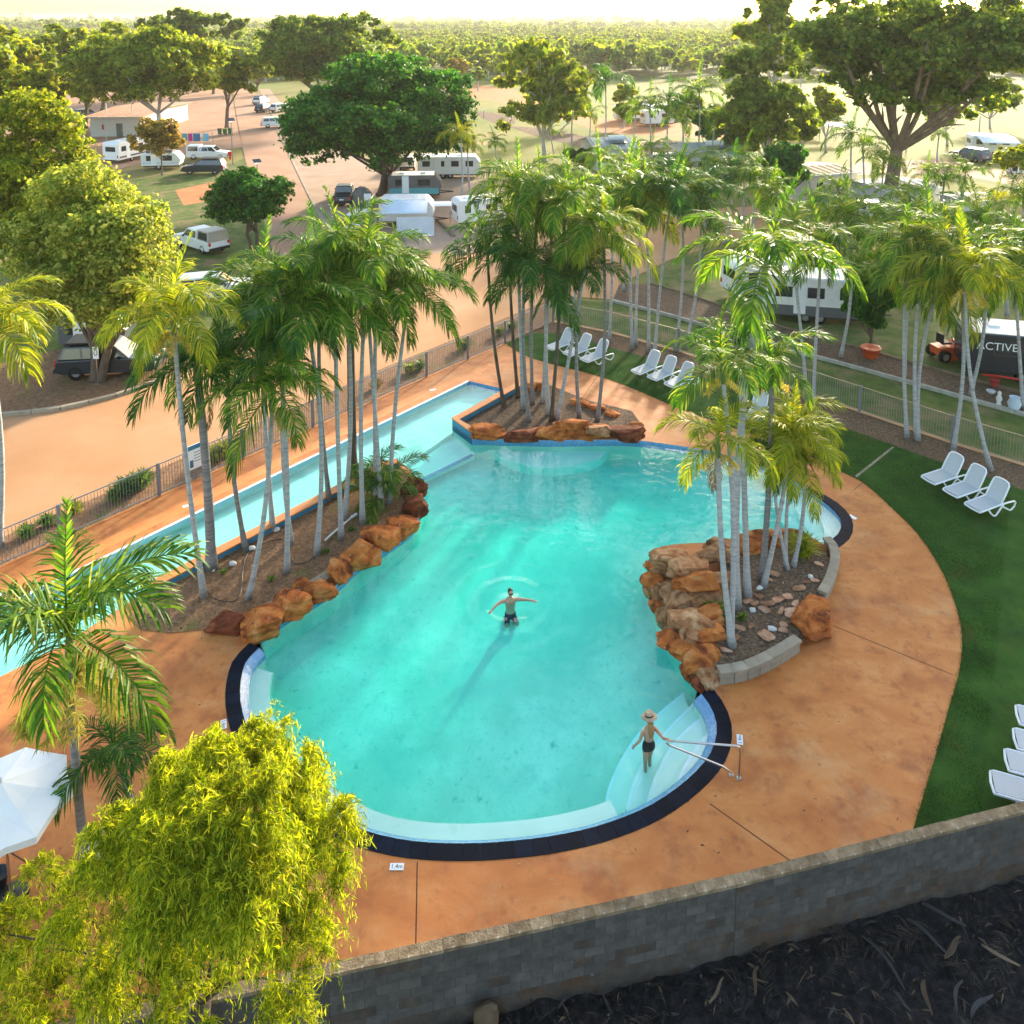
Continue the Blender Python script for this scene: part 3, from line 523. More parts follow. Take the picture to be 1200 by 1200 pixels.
# water body, absorbing red light with depth
def water_material():
    m, n, l, b = new_mat('water'); MATS['water'] = m
    out = n['Material Output']; n.remove(b)
    tr = n.new('ShaderNodeBsdfTransparent'); gl = n.new('ShaderNodeBsdfGlossy'); gl.inputs['Roughness'].default_value = 0.03
    ge = n.new('ShaderNodeNewGeometry'); dt = n.new('ShaderNodeVectorMath'); dt.operation = 'DOT_PRODUCT'; l.new(ge.outputs['Incoming'], dt.inputs[0])
    def mth(op, a, v=None):
        q = n.new('ShaderNodeMath'); q.operation = op; l.new(a, q.inputs[0])
        if v is not None: q.inputs[1].default_value = v
        return q.outputs[0]
    ab = mth('ABSOLUTE', dt.outputs['Value']); iv = n.new('ShaderNodeMath'); iv.operation = 'SUBTRACT'; iv.inputs[0].default_value = 1; l.new(ab, iv.inputs[1])
    frs = mth('ADD', mth('MULTIPLY', mth('POWER', iv.outputs[0], 5), .98), .02)        # Schlick reflectance of water
    ms = n.new('ShaderNodeMixShader'); l.new(frs, ms.inputs[0]); l.new(tr.outputs[0], ms.inputs[1]); l.new(gl.outputs[0], ms.inputs[2]); l.new(ms.outputs[0], out.inputs[0])
    tc = n.new('ShaderNodeTexCoord')
    n1 = n.new('ShaderNodeTexNoise'); n1.inputs['Scale'].default_value = 2.2; n1.inputs['Detail'].default_value = 3; n1.inputs['Distortion'].default_value = 0.6
    l.new(tc.outputs['Object'], n1.inputs['Vector'])
    height = n1.outputs[0]
    for c, rad, amp, freq in ((P(598, 703), 2.4, 1.5, 8.0), (P(760, 884), 1.3, 0.8, 10.0)):     # rings spreading from the bathers
        d = n.new('ShaderNodeVectorMath'); d.operation = 'DISTANCE'; d.inputs[1].default_value = (c.x, c.y, WATER_Z)
        l.new(tc.outputs['Object'], d.inputs[0])
        s1 = n.new('ShaderNodeMath'); s1.operation = 'MULTIPLY'; s1.inputs[1].default_value = freq; l.new(d.outputs['Value'], s1.inputs[0])
        s2 = n.new('ShaderNodeMath'); s2.operation = 'SINE'; l.new(s1.outputs[0], s2.inputs[0])
        mr = n.new('ShaderNodeMapRange'); mr.inputs[1].default_value = 0.2; mr.inputs[2].default_value = rad; mr.inputs[3].default_value = amp; mr.inputs[4].default_value = 0; l.new(d.outputs['Value'], mr.inputs[0])
        s3 = n.new('ShaderNodeMath'); s3.operation = 'MULTIPLY'; l.new(s2.outputs[0], s3.inputs[0]); l.new(mr.outputs[0], s3.inputs[1])
        s4 = n.new('ShaderNodeMath'); s4.operation = 'ADD'; l.new(height, s4.inputs[0]); l.new(s3.outputs[0], s4.inputs[1]); height = s4.outputs[0]
    bp = n.new('ShaderNodeBump'); bp.inputs['Strength'].default_value = 0.35; bp.inputs['Distance'].default_value = 0.06
    l.new(height, bp.inputs['Height']); l.new(bp.outputs[0], gl.inputs['Normal']); l.new(bp.outputs[0], dt.inputs[1])
    va = n.new('ShaderNodeVolumeAbsorption'); va.inputs[0].default_value = (0.0, 0.987, 0.962, 1); va.inputs[1].default_value = 0.66
    l.new(va.outputs[0], out.inputs['Volume'])
water_material()
big = inner + rest + cove[1:] + far[1:] + pxs(LAP_PX)[1:] + isl[1:]
wmb = MB().prism_z([(p.x, p.y) for p in big], POOL_D - 0.05, WATER_Z)
# push the sides a little into the shell so that they lie inside the ground
N_ = len(big); area2 = sum(big[i].x * big[(i + 1) % N_].y - big[(i + 1) % N_].x * big[i].y for i in range(N_)); sg = 1 if area2 > 0 else -1
for i in range(N_):
    a, b_ = big[i - 1], big[(i + 1) % N_]; t = (b_ - a); t = Vector((t.x, t.y, 0)).normalized(); o_ = Vector((t.y, -t.x, 0)) * 0.02 * sg
    for k in (i, i + N_): wmb.v[k] = (wmb.v[k][0] + o_.x, wmb.v[k][1] + o_.y, wmb.v[k][2])
water = struct(wmb.obj('water', 'water'))

# ---------------------------------------------------------------- block wall and the low ground before it
WT = 0.2
wall_t = thing('block_wall', 'long grey concrete block retaining wall with rough tan cap, dark litter at its foot', 'wall', (0, 0, 0))
wline = [Vector((p.x, p.y, 0)) for p in WALL]
blk = MB().box((0, 0, 0), (0.393, 0.2, 0.193)).mesh('block', 'block'); blk2 = blk.copy(); blk2.materials[0] = MATS['block_stained']
capm = [MB().box((0, 0, 0), (0.41, 0.208, 0.07), taper=0.99).mesh('cap_block', 'cap') for _ in range(1)]
cnt = 0; restb = MB(); resta = MB()
for si in range(len(wline) - 1):
    A, B = wline[si], wline[si + 1]; d = B - A; L = d.length; d.normalize(); a = math.atan2(d.y, d.x); n_ = Vector((d.y, -d.x, 0))
    mid = (A + B) / 2 + n_ * 0.115
    MB().box((mid.x, mid.y, WALL_TOP - 1.12), (L, 0.192, 2.1), a).obj('mortar_core', 'mortar', wall_t)
    nb = int(L / 0.4); st = L / nb
    for k in range(nb):
        pc = A + d * (k + 0.5) * st + n_ * 0.115
        px_x = 600 + FPX * pc.x / pc.y
        seen = 355 < px_x < 1230
        o = link('cap_block', capm[0], wall_t, (pc.x, pc.y, WALL_TOP - 0.035 + rnd.uniform(-.006, .006)), (rnd.uniform(-.02, .02), rnd.uniform(-.008, .008), a))
    for r_ in range(9):
        off = 0.5 * (r_ % 2)
        for k in range(nb + (1 if r_ % 2 else 0)):
            kk = max(0.25, min(nb - 0.25, k + 0.5 - off)) if (r_ % 2) else k + 0.5
            pc = A + d * kk * st + n_ * 0.115; z = WALL_TOP - 0.07 - 0.1 - 0.2 * r_
            px_x = 600 + FPX * pc.x / pc.y
            half = (r_ % 2) and (k == 0 or k == nb)
            if 352 < px_x < 1225 and r_ < 6 and cnt < 300:
                o = link('block', blk2 if rnd.random() < (.9 if r_ >= 6 else .45 if r_ >= 4 else .06) else blk, wall_t, (pc.x, pc.y, z), (0, 0, a)); cnt += 1
                if half: o.scale.x = 0.49
            else:
                (restb if r_ >= 6 else resta).box((pc.x, pc.y, z), (0.393 * (0.49 if half else 1), 0.2, 0.193), a)
ob = restb.obj('block_course', 'block_stained', wall_t); ob['kind'] = 'stuff'
ob = resta.obj('block_course', 'block', wall_t); ob['kind'] = 'stuff'
LOW = -0.45
def wall_y0(x):
    for a, b_ in zip(wline, wline[1:]):
        if a.x <= x <= b_.x: return a.y + (b_.y - a.y) * (x - a.x) / (b_.x - a.x)
    return wline[0].y if x < wline[0].x else wline[-1].y
nx, ny = 260, 130; gv = []; gf = []
for j in range(ny + 1):
    for i in range(nx + 1):
        x = -16 + 34 * i / nx; y = 6 + 16 * j / ny
        gv.append((x, y, LOW + 0.14 * mnoise.noise((x * 0.9, y * 0.9, 0)) + 0.11 * mnoise.noise((x * 2.6, y * 2.6, 4)) + 0.05 * mnoise.noise((x * 8, y * 8, 2))))
for j in range(ny):
    for i in range(nx):
        if gv[j * (nx + 1) + i][1] < wall_y0(gv[j * (nx + 1) + i][0]) + .2: gf.append((j * (nx + 1) + i, j * (nx + 1) + i + 1, (j + 1) * (nx + 1) + i + 1, (j + 1) * (nx + 1) + i))
mb = MB(); mb.v = gv; mb.f = gf; struct(mb.obj('low_ground', 'dark_mulch', smooth=True))
# leaf litter on the low ground: bent strips
mb = MB(); rl = random.Random(3)
def wall_y(x):
    for a, b_ in zip(wline, wline[1:]):
        if a.x <= x <= b_.x: return a.y + (b_.y - a.y) * (x - a.x) / (b_.x - a.x)
    return 14
for k in range(11000):
    x = rl.uniform(-9, 15); y = rl.uniform(8.5, wall_y(x) - 0.35)
    a = rl.uniform(0, 6.28); L = rl.uniform(0.06, 0.4) * rl.uniform(.4, 1.2); w_ = rl.uniform(0.006, 0.026); z = LOW + rl.uniform(0.02, 0.15)
    d = Vector((math.cos(a), math.sin(a), rl.uniform(-.25, .25))) * L; n_ = Vector((-math.sin(a), math.cos(a), rl.uniform(-.6, .6))) * w_
    c = Vector((x, y, z)); m_ = c + Vector((0, 0, rl.uniform(0, .06)))
    mb.add([c - d / 2 - n_ * .3, c - d / 2 + n_ * .3, m_ + n_, m_ - n_, c + d / 2 + n_ * .2, c + d / 2 - n_ * .2], [(0, 1, 2, 3), (3, 2, 4, 5)])
leafmat('litter', [(0.0, (0.005, 0.005, 0.006)), (0.55, (0.015, 0.014, 0.015)), (0.85, (0.05, 0.042, 0.036)), (1.0, (0.15, 0.10, 0.055))], 0.1)
o = mb.obj('leaf_litter', 'litter'); o['kind'] = 'stuff'; o['label'] = 'dark dead palm leaf litter below the block wall'
# garden bed litter
def bed_litter(name, poly, n_, mat, z, seed, smin=.04, smax=.12):
    rl = random.Random(seed); mb = MB(); xs = [p.x for p in poly]; ys = [p.y for p in poly]; done = 0
    while done < n_:
        x = rl.uniform(min(xs), max(xs)); y = rl.uniform(min(ys), max(ys)); ins = False
        for i in range(len(poly)):
            a, b_ = poly[i], poly[i - 1]
            if (a.y > y) != (b_.y > y) and x < (b_.x - a.x) * (y - a.y) / (b_.y - a.y) + a.x: ins = not ins
        if not ins: continue
        done += 1; a = rl.uniform(0, 6.28); L = rl.uniform(smin, smax); w_ = L * rl.uniform(.2, .5)
        d = Vector((math.cos(a), math.sin(a), rl.uniform(-.3, .3))) * L / 2; q = Vector((-math.sin(a), math.cos(a), rl.uniform(-.4, .4))) * w_ / 2; c = Vector((x, y, z + rl.uniform(.008, .03)))
        mb.add([c - d, c - q, c + d, c + q], [(0, 1, 2, 3)])
    o = mb.obj(name, mat); o['kind'] = 'stuff'; return o
leafmat('chips', [(0.0, (0.06, 0.035, 0.02)), (0.6, (0.17, 0.11, 0.07)), (1.0, (0.36, 0.27, 0.18))], 0.1)

def inside(poly, x, y):
    ins = False
    for i in range(len(poly)):
        a, b_ = poly[i], poly[i - 1]
        if (a.y > y) != (b_.y > y) and x < (b_.x - a.x) * (y - a.y) / (b_.y - a.y) + a.x: ins = not ins
    return ins
rl = random.Random(21); mb = MB(); k = 0
lx = [p.x for p in lawn_loop]; ly_ = [p.y for p in lawn_loop]
def blade(x, y, h):
    a = rl.uniform(0, 6.28); t_ = Vector((math.cos(a), math.sin(a), 0)); w2 = t_ * rl.uniform(.004, .009); c = Vector((x, y, .01)); lean = Vector((rl.gauss(0, .5), rl.gauss(0, .5), 1)) * h
    mb.add([c - w2, c + w2, c + lean], [(0, 1, 2)])
while k < 52000:
    x = rl.uniform(-4, 20); y = rl.uniform(14, 42)
    if abs(x) > y * .64 or rl.random() > (22 / y) ** 1.2 or not inside(lawn_loop, x, y): continue
    if mnoise.noise((x * .8, y * .8, 3)) < rl.uniform(-.5, .2): continue
    blade(x, y, rl.uniform(.025, .06)); k += 1
for a, b_ in zip(lawn_edge, lawn_edge[1:]):
    n2 = int((b_ - a).length * 70)
    for q in range(n2):
        p = a.lerp(b_, rl.random()); t_ = (b_ - a).normalized(); o_ = Vector((t_.y, -t_.x, 0)) * abs(rl.gauss(0, .03)) * rl.choice((-1, 1)) * (1 + 1.5 * max(0, mnoise.noise((p.x * 1.5, p.y * 1.5, 8))))
        blade(p.x + o_.x, p.y + o_.y, rl.uniform(.03, .07))
o = mb.obj('grass', 'blade'); o['kind'] = 'stuff'; o['label'] = 'short blades of the green turf lawn'
mb = MB(); k = 0; deck_loop = deck_out
while k < 420:
    x = rl.uniform(-16, 14); y = rl.uniform(15, 36)
    if abs(x) > y * .64 or not inside(deck_loop, x, y) or inside(hole, x, y): continue
    L = rl.uniform(.015, .06); a = rl.uniform(0, 6.28); d = Vector((math.cos(a), math.sin(a), .1)) * L; q = Vector((-math.sin(a), math.cos(a), .2)) * L * rl.uniform(.15, .4); c = Vector((x, y, .012)); k += 1
    mb.add([c - d, c - q, c + d, c + q], [(0, 1, 2, 3)])
o = mb.obj('leaf_debris', 'chips'); o['kind'] = 'stuff'; o['label'] = 'scattered dry leaf bits on the orange deck'
# ================================================================ rocks and planters
def rock_mesh(size, seed, mat, cuts=9, sub=4):
    rr = random.Random(seed); bm = bmesh.new(); bmesh.ops.create_icosphere(bm, subdivisions=sub, radius=1)
    pl = []
    for _ in range(cuts):
        n_ = Vector((rr.gauss(0, 1), rr.gauss(0, 1), rr.gauss(0, 0.7))).normalized(); pl.append((n_, rr.uniform(0.62, 0.95)))
    off = Vector((seed * 1.7, seed * .3, 0)); ly = rr.uniform(2.2, 3.6)
    for v in bm.verts:
        p = v.co.copy(); q = (abs(p.x) ** 5 + abs(p.y) ** 5 + abs(p.z) ** 5) ** .2; p = p / q * .92      # blocky
        for n_, d in pl:
            e = p.dot(n_) - d
            if e > 0: p -= n_ * e
        st_ = math.sin((p.z + .25 * p.x) * ly * 3 + 2 * mnoise.noise(p * 1.3 + off))              # bedding layers
        k = 1 + .05 * (1 if st_ > .2 else -1 if st_ < -.5 else 0) + .10 * mnoise.noise(p * 1.8 + off) + .075 * mnoise.noise(p * 4.5 + off) + .045 * mnoise.noise(p * 11 + off)
        v.co = Vector((p.x * k * size[0] / 1.75, p.y * k * size[1] / 1.75, p.z * (1 + .5 * (k - 1)) * size[2] / 1.9))
    me = bpy.data.meshes.new('rock'); bm.to_mesh(me); bm.free(); me.materials.append(MATS[mat])
    me.polygons.foreach_set('use_smooth', [True] * len(me.polygons)); me.set_sharp_from_angle(angle=R(24))
    return me
RS = [100]
def rock(px, size, rz=0, z=0.0, mat='rock', label='', group=None, name='boulder', sub=4, tilt=0.15):
    RS[0] += 1; rr = random.Random(RS[0])
    o = link(name, rock_mesh([s for s in size], RS[0], mat, sub=sub), None, P(px[0], px[1], z) + Vector((0, 0, size[2] * 0.26)), (rr.uniform(-tilt, tilt), rr.uniform(-tilt, tilt), rz))
    if 'sandstone' in label or 'orange rock' in label:
        label = label.replace('tan and rust sandstone', {'rock': 'rust orange sandstone', 'rock_pale': 'pale tan sandstone', 'rock_dark': 'dark red sandstone'}[mat]).replace('orange sandstone boulder', 'dark red sandstone boulder' if mat == 'rock_dark' else 'orange sandstone boulder').replace('weathered sandstone', {'rock': 'orange sandstone', 'rock_pale': 'pale sandstone', 'rock_dark': 'dark red sandstone'}[mat])
        group = group and group + {'rock': '', 'rock_pale': ', pale', 'rock_dark': ', dark red'}[mat]
    return tag(o, label, 'rock' if name == 'boulder' else 'stone', group)
# island of palms between the lap pool and the main pool
I_M = [(150, 722), (176, 700), (300, 634), (448, 555), (468, 548), (484, 560), (489, 585), (478, 612), (450, 634), (415, 655), (388, 678), (345, 705), (300, 728), (262, 736), (200, 742), (165, 738)]
im_loop = [Vector((p.x, p.y, 0)) for p in pxs(I_M)]
struct(MB().sheet([im_loop], 0.014).obj('island_bed', 'mulch_warm'))
bed_litter('bark_chips', im_loop, 1500, 'chips', 0.014, 5)
ln = [P(172, 692), P(300, 626), P(449, 547), P(466, 544)]
sdv = 1 if (offset(ln, .3)[1] - P(300, 700)).length < (offset(ln, -.3)[1] - P(300, 700)).length else -1
lw = thing('lap_pool_wall', 'low blue painted wall with orange coping along the palm island', 'wall', ln[0])
def wallseg(ln_, sdv_, z1, parent, capw=0.34, mface='blue_paint'):
    inn = offset(ln_, sdv_ * 0.30); o0 = parent.location
    for i in range(len(ln_) - 1):
        q = [ln_[i], ln_[i + 1], inn[i + 1], inn[i]]
        MB().prism_z([(p.x - o0.x, p.y - o0.y) for p in q], -0.3, z1 - 0.05).obj('wall_face', mface, parent)
        oo = offset(ln_, -sdv_ * 0.03); ii = offset(ln_, sdv_ * capw); q = [oo[i], oo[i + 1], ii[i + 1], ii[i]]
        MB().prism_z([(p.x - o0.x, p.y - o0.y) for p in q], z1 - 0.05, z1).obj('coping', 'deck_edge', parent)
wallseg(ln, sdv, 0.24, lw)
conc = smooth_line(pxs([(290, 716), (330, 700), (365, 680), (395, 660), (425, 645)]), 4)
strip(conc, offset(conc, -0.4 * 1), 0.03, 0.03).obj('rock_footing', 'concrete')['kind'] = 'structure'
gr = 'sandstone boulders edging the palm island'
lb = 'orange sandstone boulder in the row edging the palm island along the pool'
for x, y, s, rz, z, mt in [(484, 577, (0.95, 0.75, 0.8), 0.6, 0.0, 'rock_dark'), (486, 600, (1.0, 0.75, 0.75), 0.9, 0.0, 'rock_dark'), (470, 621, (1.25, 0.85, 0.7), -0.5, 0, 'rock'), (450, 637, (1.35, 0.95, 0.7), 0.5, 0, 'rock'),
                       (421, 657, (1.35, 0.95, 0.75), 0.45, 0, 'rock'), (397, 677, (0.85, 0.8, 0.65), 0.3, 0, 'rock'), (371, 698, (1.1, 0.85, 0.6), 0.5, 0, 'rock'), (338, 715, (1.25, 0.95, 0.7), 0.4, 0, 'rock'),
                       (308, 739, (1.15, 1.0, 0.75), 0.3, 0, 'rock'), (268, 737, (1.35, 0.7, 0.6), -0.1, 0, 'rock_dark'), (352, 688, (.45, .4, .3), 0, 0, 'rock'), (404, 664, (.4, .35, .3), 0, 0, 'rock')]:
    rock((x, y), s, rz, z - 0.06, mt, lb, gr)
for px in [(248, 668), (273, 661), (296, 643), (324, 621)]:
    tag(link('river_stone', rock_mesh((.22, .17, .12), int(px[0]), 'white_stone', cuts=2, sub=2), None, P(*px, .03) + Vector((0, 0, .03))), 'pale rounded stone lying beside a palm foot on the island', 'stone', 'pale stones on the palm island')
pp = thing('plastic_pipe', 'cream plastic pipe lying on bark between the island palms', 'pipe', P(381, 634, .05))
a, b_ = P(381, 634, .05), P(414, 606, .05); d = b_ - a
MB().tube([(0, 0, .03), tuple(d * .2 + Vector((0, 0, .05))), tuple(d + Vector((0, 0, .05)))], .035).obj('tube', 'pvc', pp)
MB().tube([tuple(d + Vector((-.06, -.1, .05))), tuple(d + Vector((.1, .12, .05)))], .05).obj('end_cap', 'white_plastic', pp)
# irrigation hose on the island
hs = smooth_line([P(242, 690, .05), P(252, 702, .05), P(280, 700, .05), P(290, 650, .05), P(330, 632, .05), P(345, 660, .05), P(372, 650, .05), P(400, 615, .05)], 8)
tag(MB().tube(hs, .014, 5).obj('garden_hose', 'black'), 'thin black irrigation hose snaking between the island palms', 'hose')
# triangular planter at the far side of the pool
T_M = [(533, 498), (600, 461), (612, 452), (640, 450), (690, 470), (740, 482), (757, 505), (750, 514), (640, 513), (556, 511)]
tm = pxs(T_M); struct(MB().sheet([[Vector((p.x, p.y, 0)) for p in tm]], 0.03).obj('planter_bed', 'mulch'))
bed_litter('bark_chips', [Vector((p.x, p.y, 0)) for p in tm], 500, 'chips', 0.03, 6)
ln = [P(604, 456), P(530, 497), P(553, 514)]
tw = thing('planter_wall', 'blue tiled planter wall with orange coping at the pool corner', 'wall', ln[1])
sdv = 1 if (offset(ln, .3)[1] - P(600, 490)).length < (offset(ln, -.3)[1] - P(600, 490)).length else -1
wallseg(ln, sdv, 0.30, tw)
fl = [P(553, 514), P(640, 516), P(730, 515), P(757, 517)]
o_ = tw.location
gr = 'long sandstone slabs fronting the planter'; lb = 'long weathered sandstone slab fronting the triangular palm planter above the water'
for x, y, s, rz, z, mt in [(573, 510, (1.5, .8, .55), -.05, .02, 'rock'), (613, 513, (1.6, .7, .5), 0, .0, 'rock_dark'), (648, 512, (1.6, .75, .5), .02, .0, 'rock'), (690, 510, (1.7, .8, .5), .05, .0, 'rock'),
                           (670, 500, (1.5, .6, .45), 0, .32, 'rock'), (700, 508, (1.0, .6, .45), .1, .25, 'rock_pale'), (732, 511, (1.75, .85, .55), -.08, .05, 'rock_dark')]:
    rock((x, y), s, rz, z, mt, lb, gr, tilt=.06)
gr = 'boulders behind the planter'; lb = 'small orange rock on the deck side of the triangular palm planter'
for x, y, s, rz in [(632, 456, (.7, .5, .5), .2), (622, 458, (.5, .4, .5), .2), (680, 474, (.9, .5, .3), -.5), (700, 480, (.8, .45, .3), -.5), (718, 487, (.75, .45, .25), -.5), (745, 501, (.6, .4, .25), -.4)]:
    rock((x, y), s, rz, 0, 'rock', lb, gr)
# kidney planter beside the pool: cascade of sandstone, curved block wall, stones on bark
K_M = [(838, 783), (870, 776), (905, 761), (935, 745), (955, 722), (970, 690), (973, 660), (968, 646), (930, 640), (885, 645), (850, 660), (835, 700), (835, 745)]
km = [Vector((p.x, p.y, 0)) for p in pxs(K_M, 0.3)]; struct(MB().sheet([km], 0.30).obj('kidney_bed', 'mulch'))
bed_litter('bark_chips', km, 700, 'chips', 0.30, 7)
struct(MB().prism_z([(p.x, p.y) for p in offset(km, 0)], -0.02, 0.29).obj('kidney_soil', 'mulch'))
kw = thing('curved_planter_wall', 'curved tan block wall round the bark bed of palms', 'wall', P(903, 763))
for cpx in ([(842, 800), (872, 795), (905, 780), (934, 762)], [(963, 707), (972, 690), (978, 668), (976, 652), (968, 642)]):
    cl_ = resample(smooth_line(pxs(cpx), 6), 0.4); o0 = kw.location
    for r_ in range(2):
        for i in range(len(cl_) - 1):
            a, b_ = cl_[i], cl_[i + 1]; d = b_ - a
            if r_ == 1 and i % 2: pass
            c = (a + b_) / 2 - o0
            MB().box((c.x, c.y, 0.085 + 0.17 * r_), (d.length - .012, 0.2, 0.16), math.atan2(d.y, d.x)).obj('block', 'concrete', kw)
    for i in range(len(cl_) - 1):
        a, b_ = cl_[i], cl_[i + 1]; d = b_ - a; c = (a + b_) / 2 - o0
        MB().box((c.x, c.y, 0.375), (d.length + .01, 0.3, 0.07), math.atan2(d.y, d.x)).obj('cap_stone', 'concrete', kw)
rock((955, 737), (1.5, 1.0, 0.85), 0.85, 0, 'rock', 'big reddish boulder set into the curved planter wall beside the deck')
gr = 'sandstone cascade at the kidney planter'; lb = 'tan and rust sandstone block in the stacked cascade above the pool'
for x, y, s, rz, z, mt in [(790, 660, (1.4, .9, .5), .1, .35, 'rock_pale'), (783, 675, (1.1, .8, .5), .2, -.1, 'rock_pale'), (812, 672, (1.5, .8, .6), .5, .55, 'rock_pale'), (832, 655, (1.3, .7, .5), .1, .35, 'rock_pale'), (845, 642, (1.2, .6, .45), 0, .2, 'rock_pale'),
        (818, 690, (1.45, .75, .6), -.15, .6, 'rock'), (785, 700, (1.0, .8, .6), .3, .15, 'rock_pale'), (800, 712, (1.0, .8, .6), .2, .2, 'rock_pale'), (778, 712, (.8, .8, .6), .6, -.2, 'rock'), (830, 708, (1.2, .8, .6), .4, .3, 'rock_pale'),
        (845, 690, (1.1, .7, .6), .9, .3, 'rock_pale'), (790, 728, (1.0, .8, .7), .2, -.15, 'rock_pale'), (812, 735, (1.3, .9, .6), -.2, .2, 'rock_pale'), (800, 745, (.9, .7, .6), .1, -.1, 'rock_pale'), (832, 730, (.9, .7, .5), .7, .3, 'rock'),
        (797, 758, (1.5, .8, .35), -.45, .05, 'rock'), (818, 752, (1.0, .7, .5), -.3, .1, 'rock_pale'), (830, 748, (.8, .6, .5), .3, .2, 'rock'), (812, 768, (1.0, .6, .4), -.3, -.05, 'rock_pale'), (833, 768, (.6, .5, .35), .2, .15, 'rock'),
        (818, 783, (1.1, .9, .55), .1, 0, 'rock'), (826, 795, (.8, .5, .5), .3, -.1, 'rock_pale'), (812, 790, (.6, .6, .5), .3, -.2, 'rock'), (832, 803, (.6, .45, .4), .2, -.05, 'rock_pale'), (820, 804, (.5, .4, .35), .9, -.1, 'rock_dark'),
        (865, 640, (.9, .5, .4), .2, .15, 'rock_pale'), (882, 645, (1.0, .8, .6), .1, .15, 'rock'), (900, 638, (1.0, .7, .6), -.3, .1, 'rock'), (925, 636, (1.3, .6, .5), .1, .05, 'rock'), (950, 640, (1.1, .6, .4), -.4, .05, 'rock'), (765, 690, (.7, .7, .6), .4, -.3, 'rock'), (772, 670, (.8, .7, .5), .4, -.3, 'rock'), (855, 655, (.7, .6, .4), .2, .3, 'rock_pale')]:
    rock((x, y), s, rz, z, mt, lb, gr, tilt=.22)
rr = random.Random(11)
SP_ = [(890, 690), (899, 708), (913, 702), (895, 715), (884, 708), (915, 717), (936, 690), (945, 683), (950, 677), (955, 681), (922, 700), (912, 704), (932, 708), (927, 716), (925, 722), (918, 733), (905, 738), (900, 745), (917, 739), (895, 747), (866, 737), (862, 748), (850, 763), (880, 735), (882, 716), (876, 705), (890, 700), (960, 662), (905, 673), (898, 680)]
for i, (x, y) in enumerate(SP_):
    wh = i % 8 == 0
    tag(link('garden_stone', rock_mesh(((rr.uniform(.16, .24) if wh else rr.uniform(.22, .42)), (.14 if wh else rr.uniform(.15, .26)), (.1 if wh else .055)), 300 + i, 'white_stone' if wh else 'stone', cuts=6, sub=2), None, P(x, y, .3) + Vector((0, 0, .04)), (0, 0, rr.uniform(-1, 1))),
        'small white stone on the bark under the kidney planter palms' if wh else 'flat pink tan stone on the bark under the kidney planter palms', 'stone', 'white stones in the kidney planter' if wh else 'flat stones in the kidney planter')

# ================================================================ fences
def fence(px, label, mat_rail, spacing=2.4, h=1.28):
    ln_ = pxs(px); t = thing('pool_fence', label, 'fence', ln_[1]); o0 = ln_[1]
    for si in range(len(ln_) - 1):
        A, B = ln_[si] - o0, ln_[si + 1] - o0
        d = B - A; n_ = max(1, round(d.length / spacing)); a = math.atan2(d.y, d.x)
        for k in range(n_):
            p0 = A + d * k / n_; p1 = A + d * (k + 1) / n_
            MB().box((p0.x, p0.y, h / 2), (.09, .09, h + .04), a).obj('post', 'fence_grey', t)
            m_ = (p0 + p1) / 2; L = (p1 - p0).length
            MB().box((m_.x, m_.y, h - .03), (L - .1, .035, .035), a).obj('rail', mat_rail, t)
            MB().box((m_.x, m_.y, .10), (L - .1, .035, .035), a).obj('rail', mat_rail, t)
            pk = MB(); np_ = int((L - .1) / .11)
            for q in range(np_):
                pc = p0 + (p1 - p0) * ((q + .7) / (np_ + .4)); pk.box((pc.x, pc.y, h / 2 + .02), (.014, .014, h - .2), a)
            po = pk.obj('picket_panel', 'fence_grey', t); po['kind'] = 'stuff'
    return t
fence([(-130, 722)] + FENCE_L[1:], 'dark slender picket pool fence along the lap pool beside the sandy road', 'fence_grey', 3.0)
fence(FENCE_R[:-1], 'dark picket pool fence with tan top rail behind the turf lawn', 'fence_tan', 3.2)
# pool rules sign on the fence
sp = P(229, 561); sg_ = thing('pool_sign', 'white pool sign with a dark blue header band on the lap pool fence', 'sign', sp, head((71, 632), (500, 441)))
MB().box((0, -.08, .98), (.62, .03, 1.0)).obj('panel', 'sign_white', sg_)
MB().box((0, -.1, 1.38), (.58, .012, .18)).obj('header_band', 'sign_blue', sg_)
MB().box((-.17, -.1, .72), (.14, .012, .3)).obj('symbol_block', 'sign_blue', sg_)
for k in range(4): MB().box((.1, -.1, 1.15 - .12 * k), (.32, .012, .025)).obj('text_line', 'fence_grey', sg_)
MB().box((0, -.03, .6), (.05, .05, 1.2)).obj('post', 'fence_grey', sg_)
# ================================================================ depth tiles on the deck
def depth_tile(px, rz, label, txt='1.4m'):
    t = thing('depth_marker', label, 'tile', P(*px, .0), rz)
    MB().box((0, 0, .006), (.30, .15, .012)).obj('tile', 'sign_white', t)
    if txt: text(txt, .13, 'black', t, (0, 0, .013), (0, 0, 0), .001)
depth_tile((465, 1016), 0, 'white 1.4 m depth tile on the deck before the curved navy coping')
depth_tile((867, 867), 1.35, 'white depth tile on the deck beside the pool handrail post')
depth_tile((262, 849), -1.2, 'white depth tile on the deck beside the yellow-green weeping tree')
depth_tile((999, 606), -1.0, 'white depth tile beside the dark coping of the shallow cove', '')
depth_tile((507, 457), .43, 'white depth tile at the far end of the lap pool', '')
depth_tile((219, 593), .43, 'white depth tile beside the lap pool near the fence sign', '')
depth_tile((3, 696), .43, 'white depth tile beside the lap pool behind the big palm crown', '')
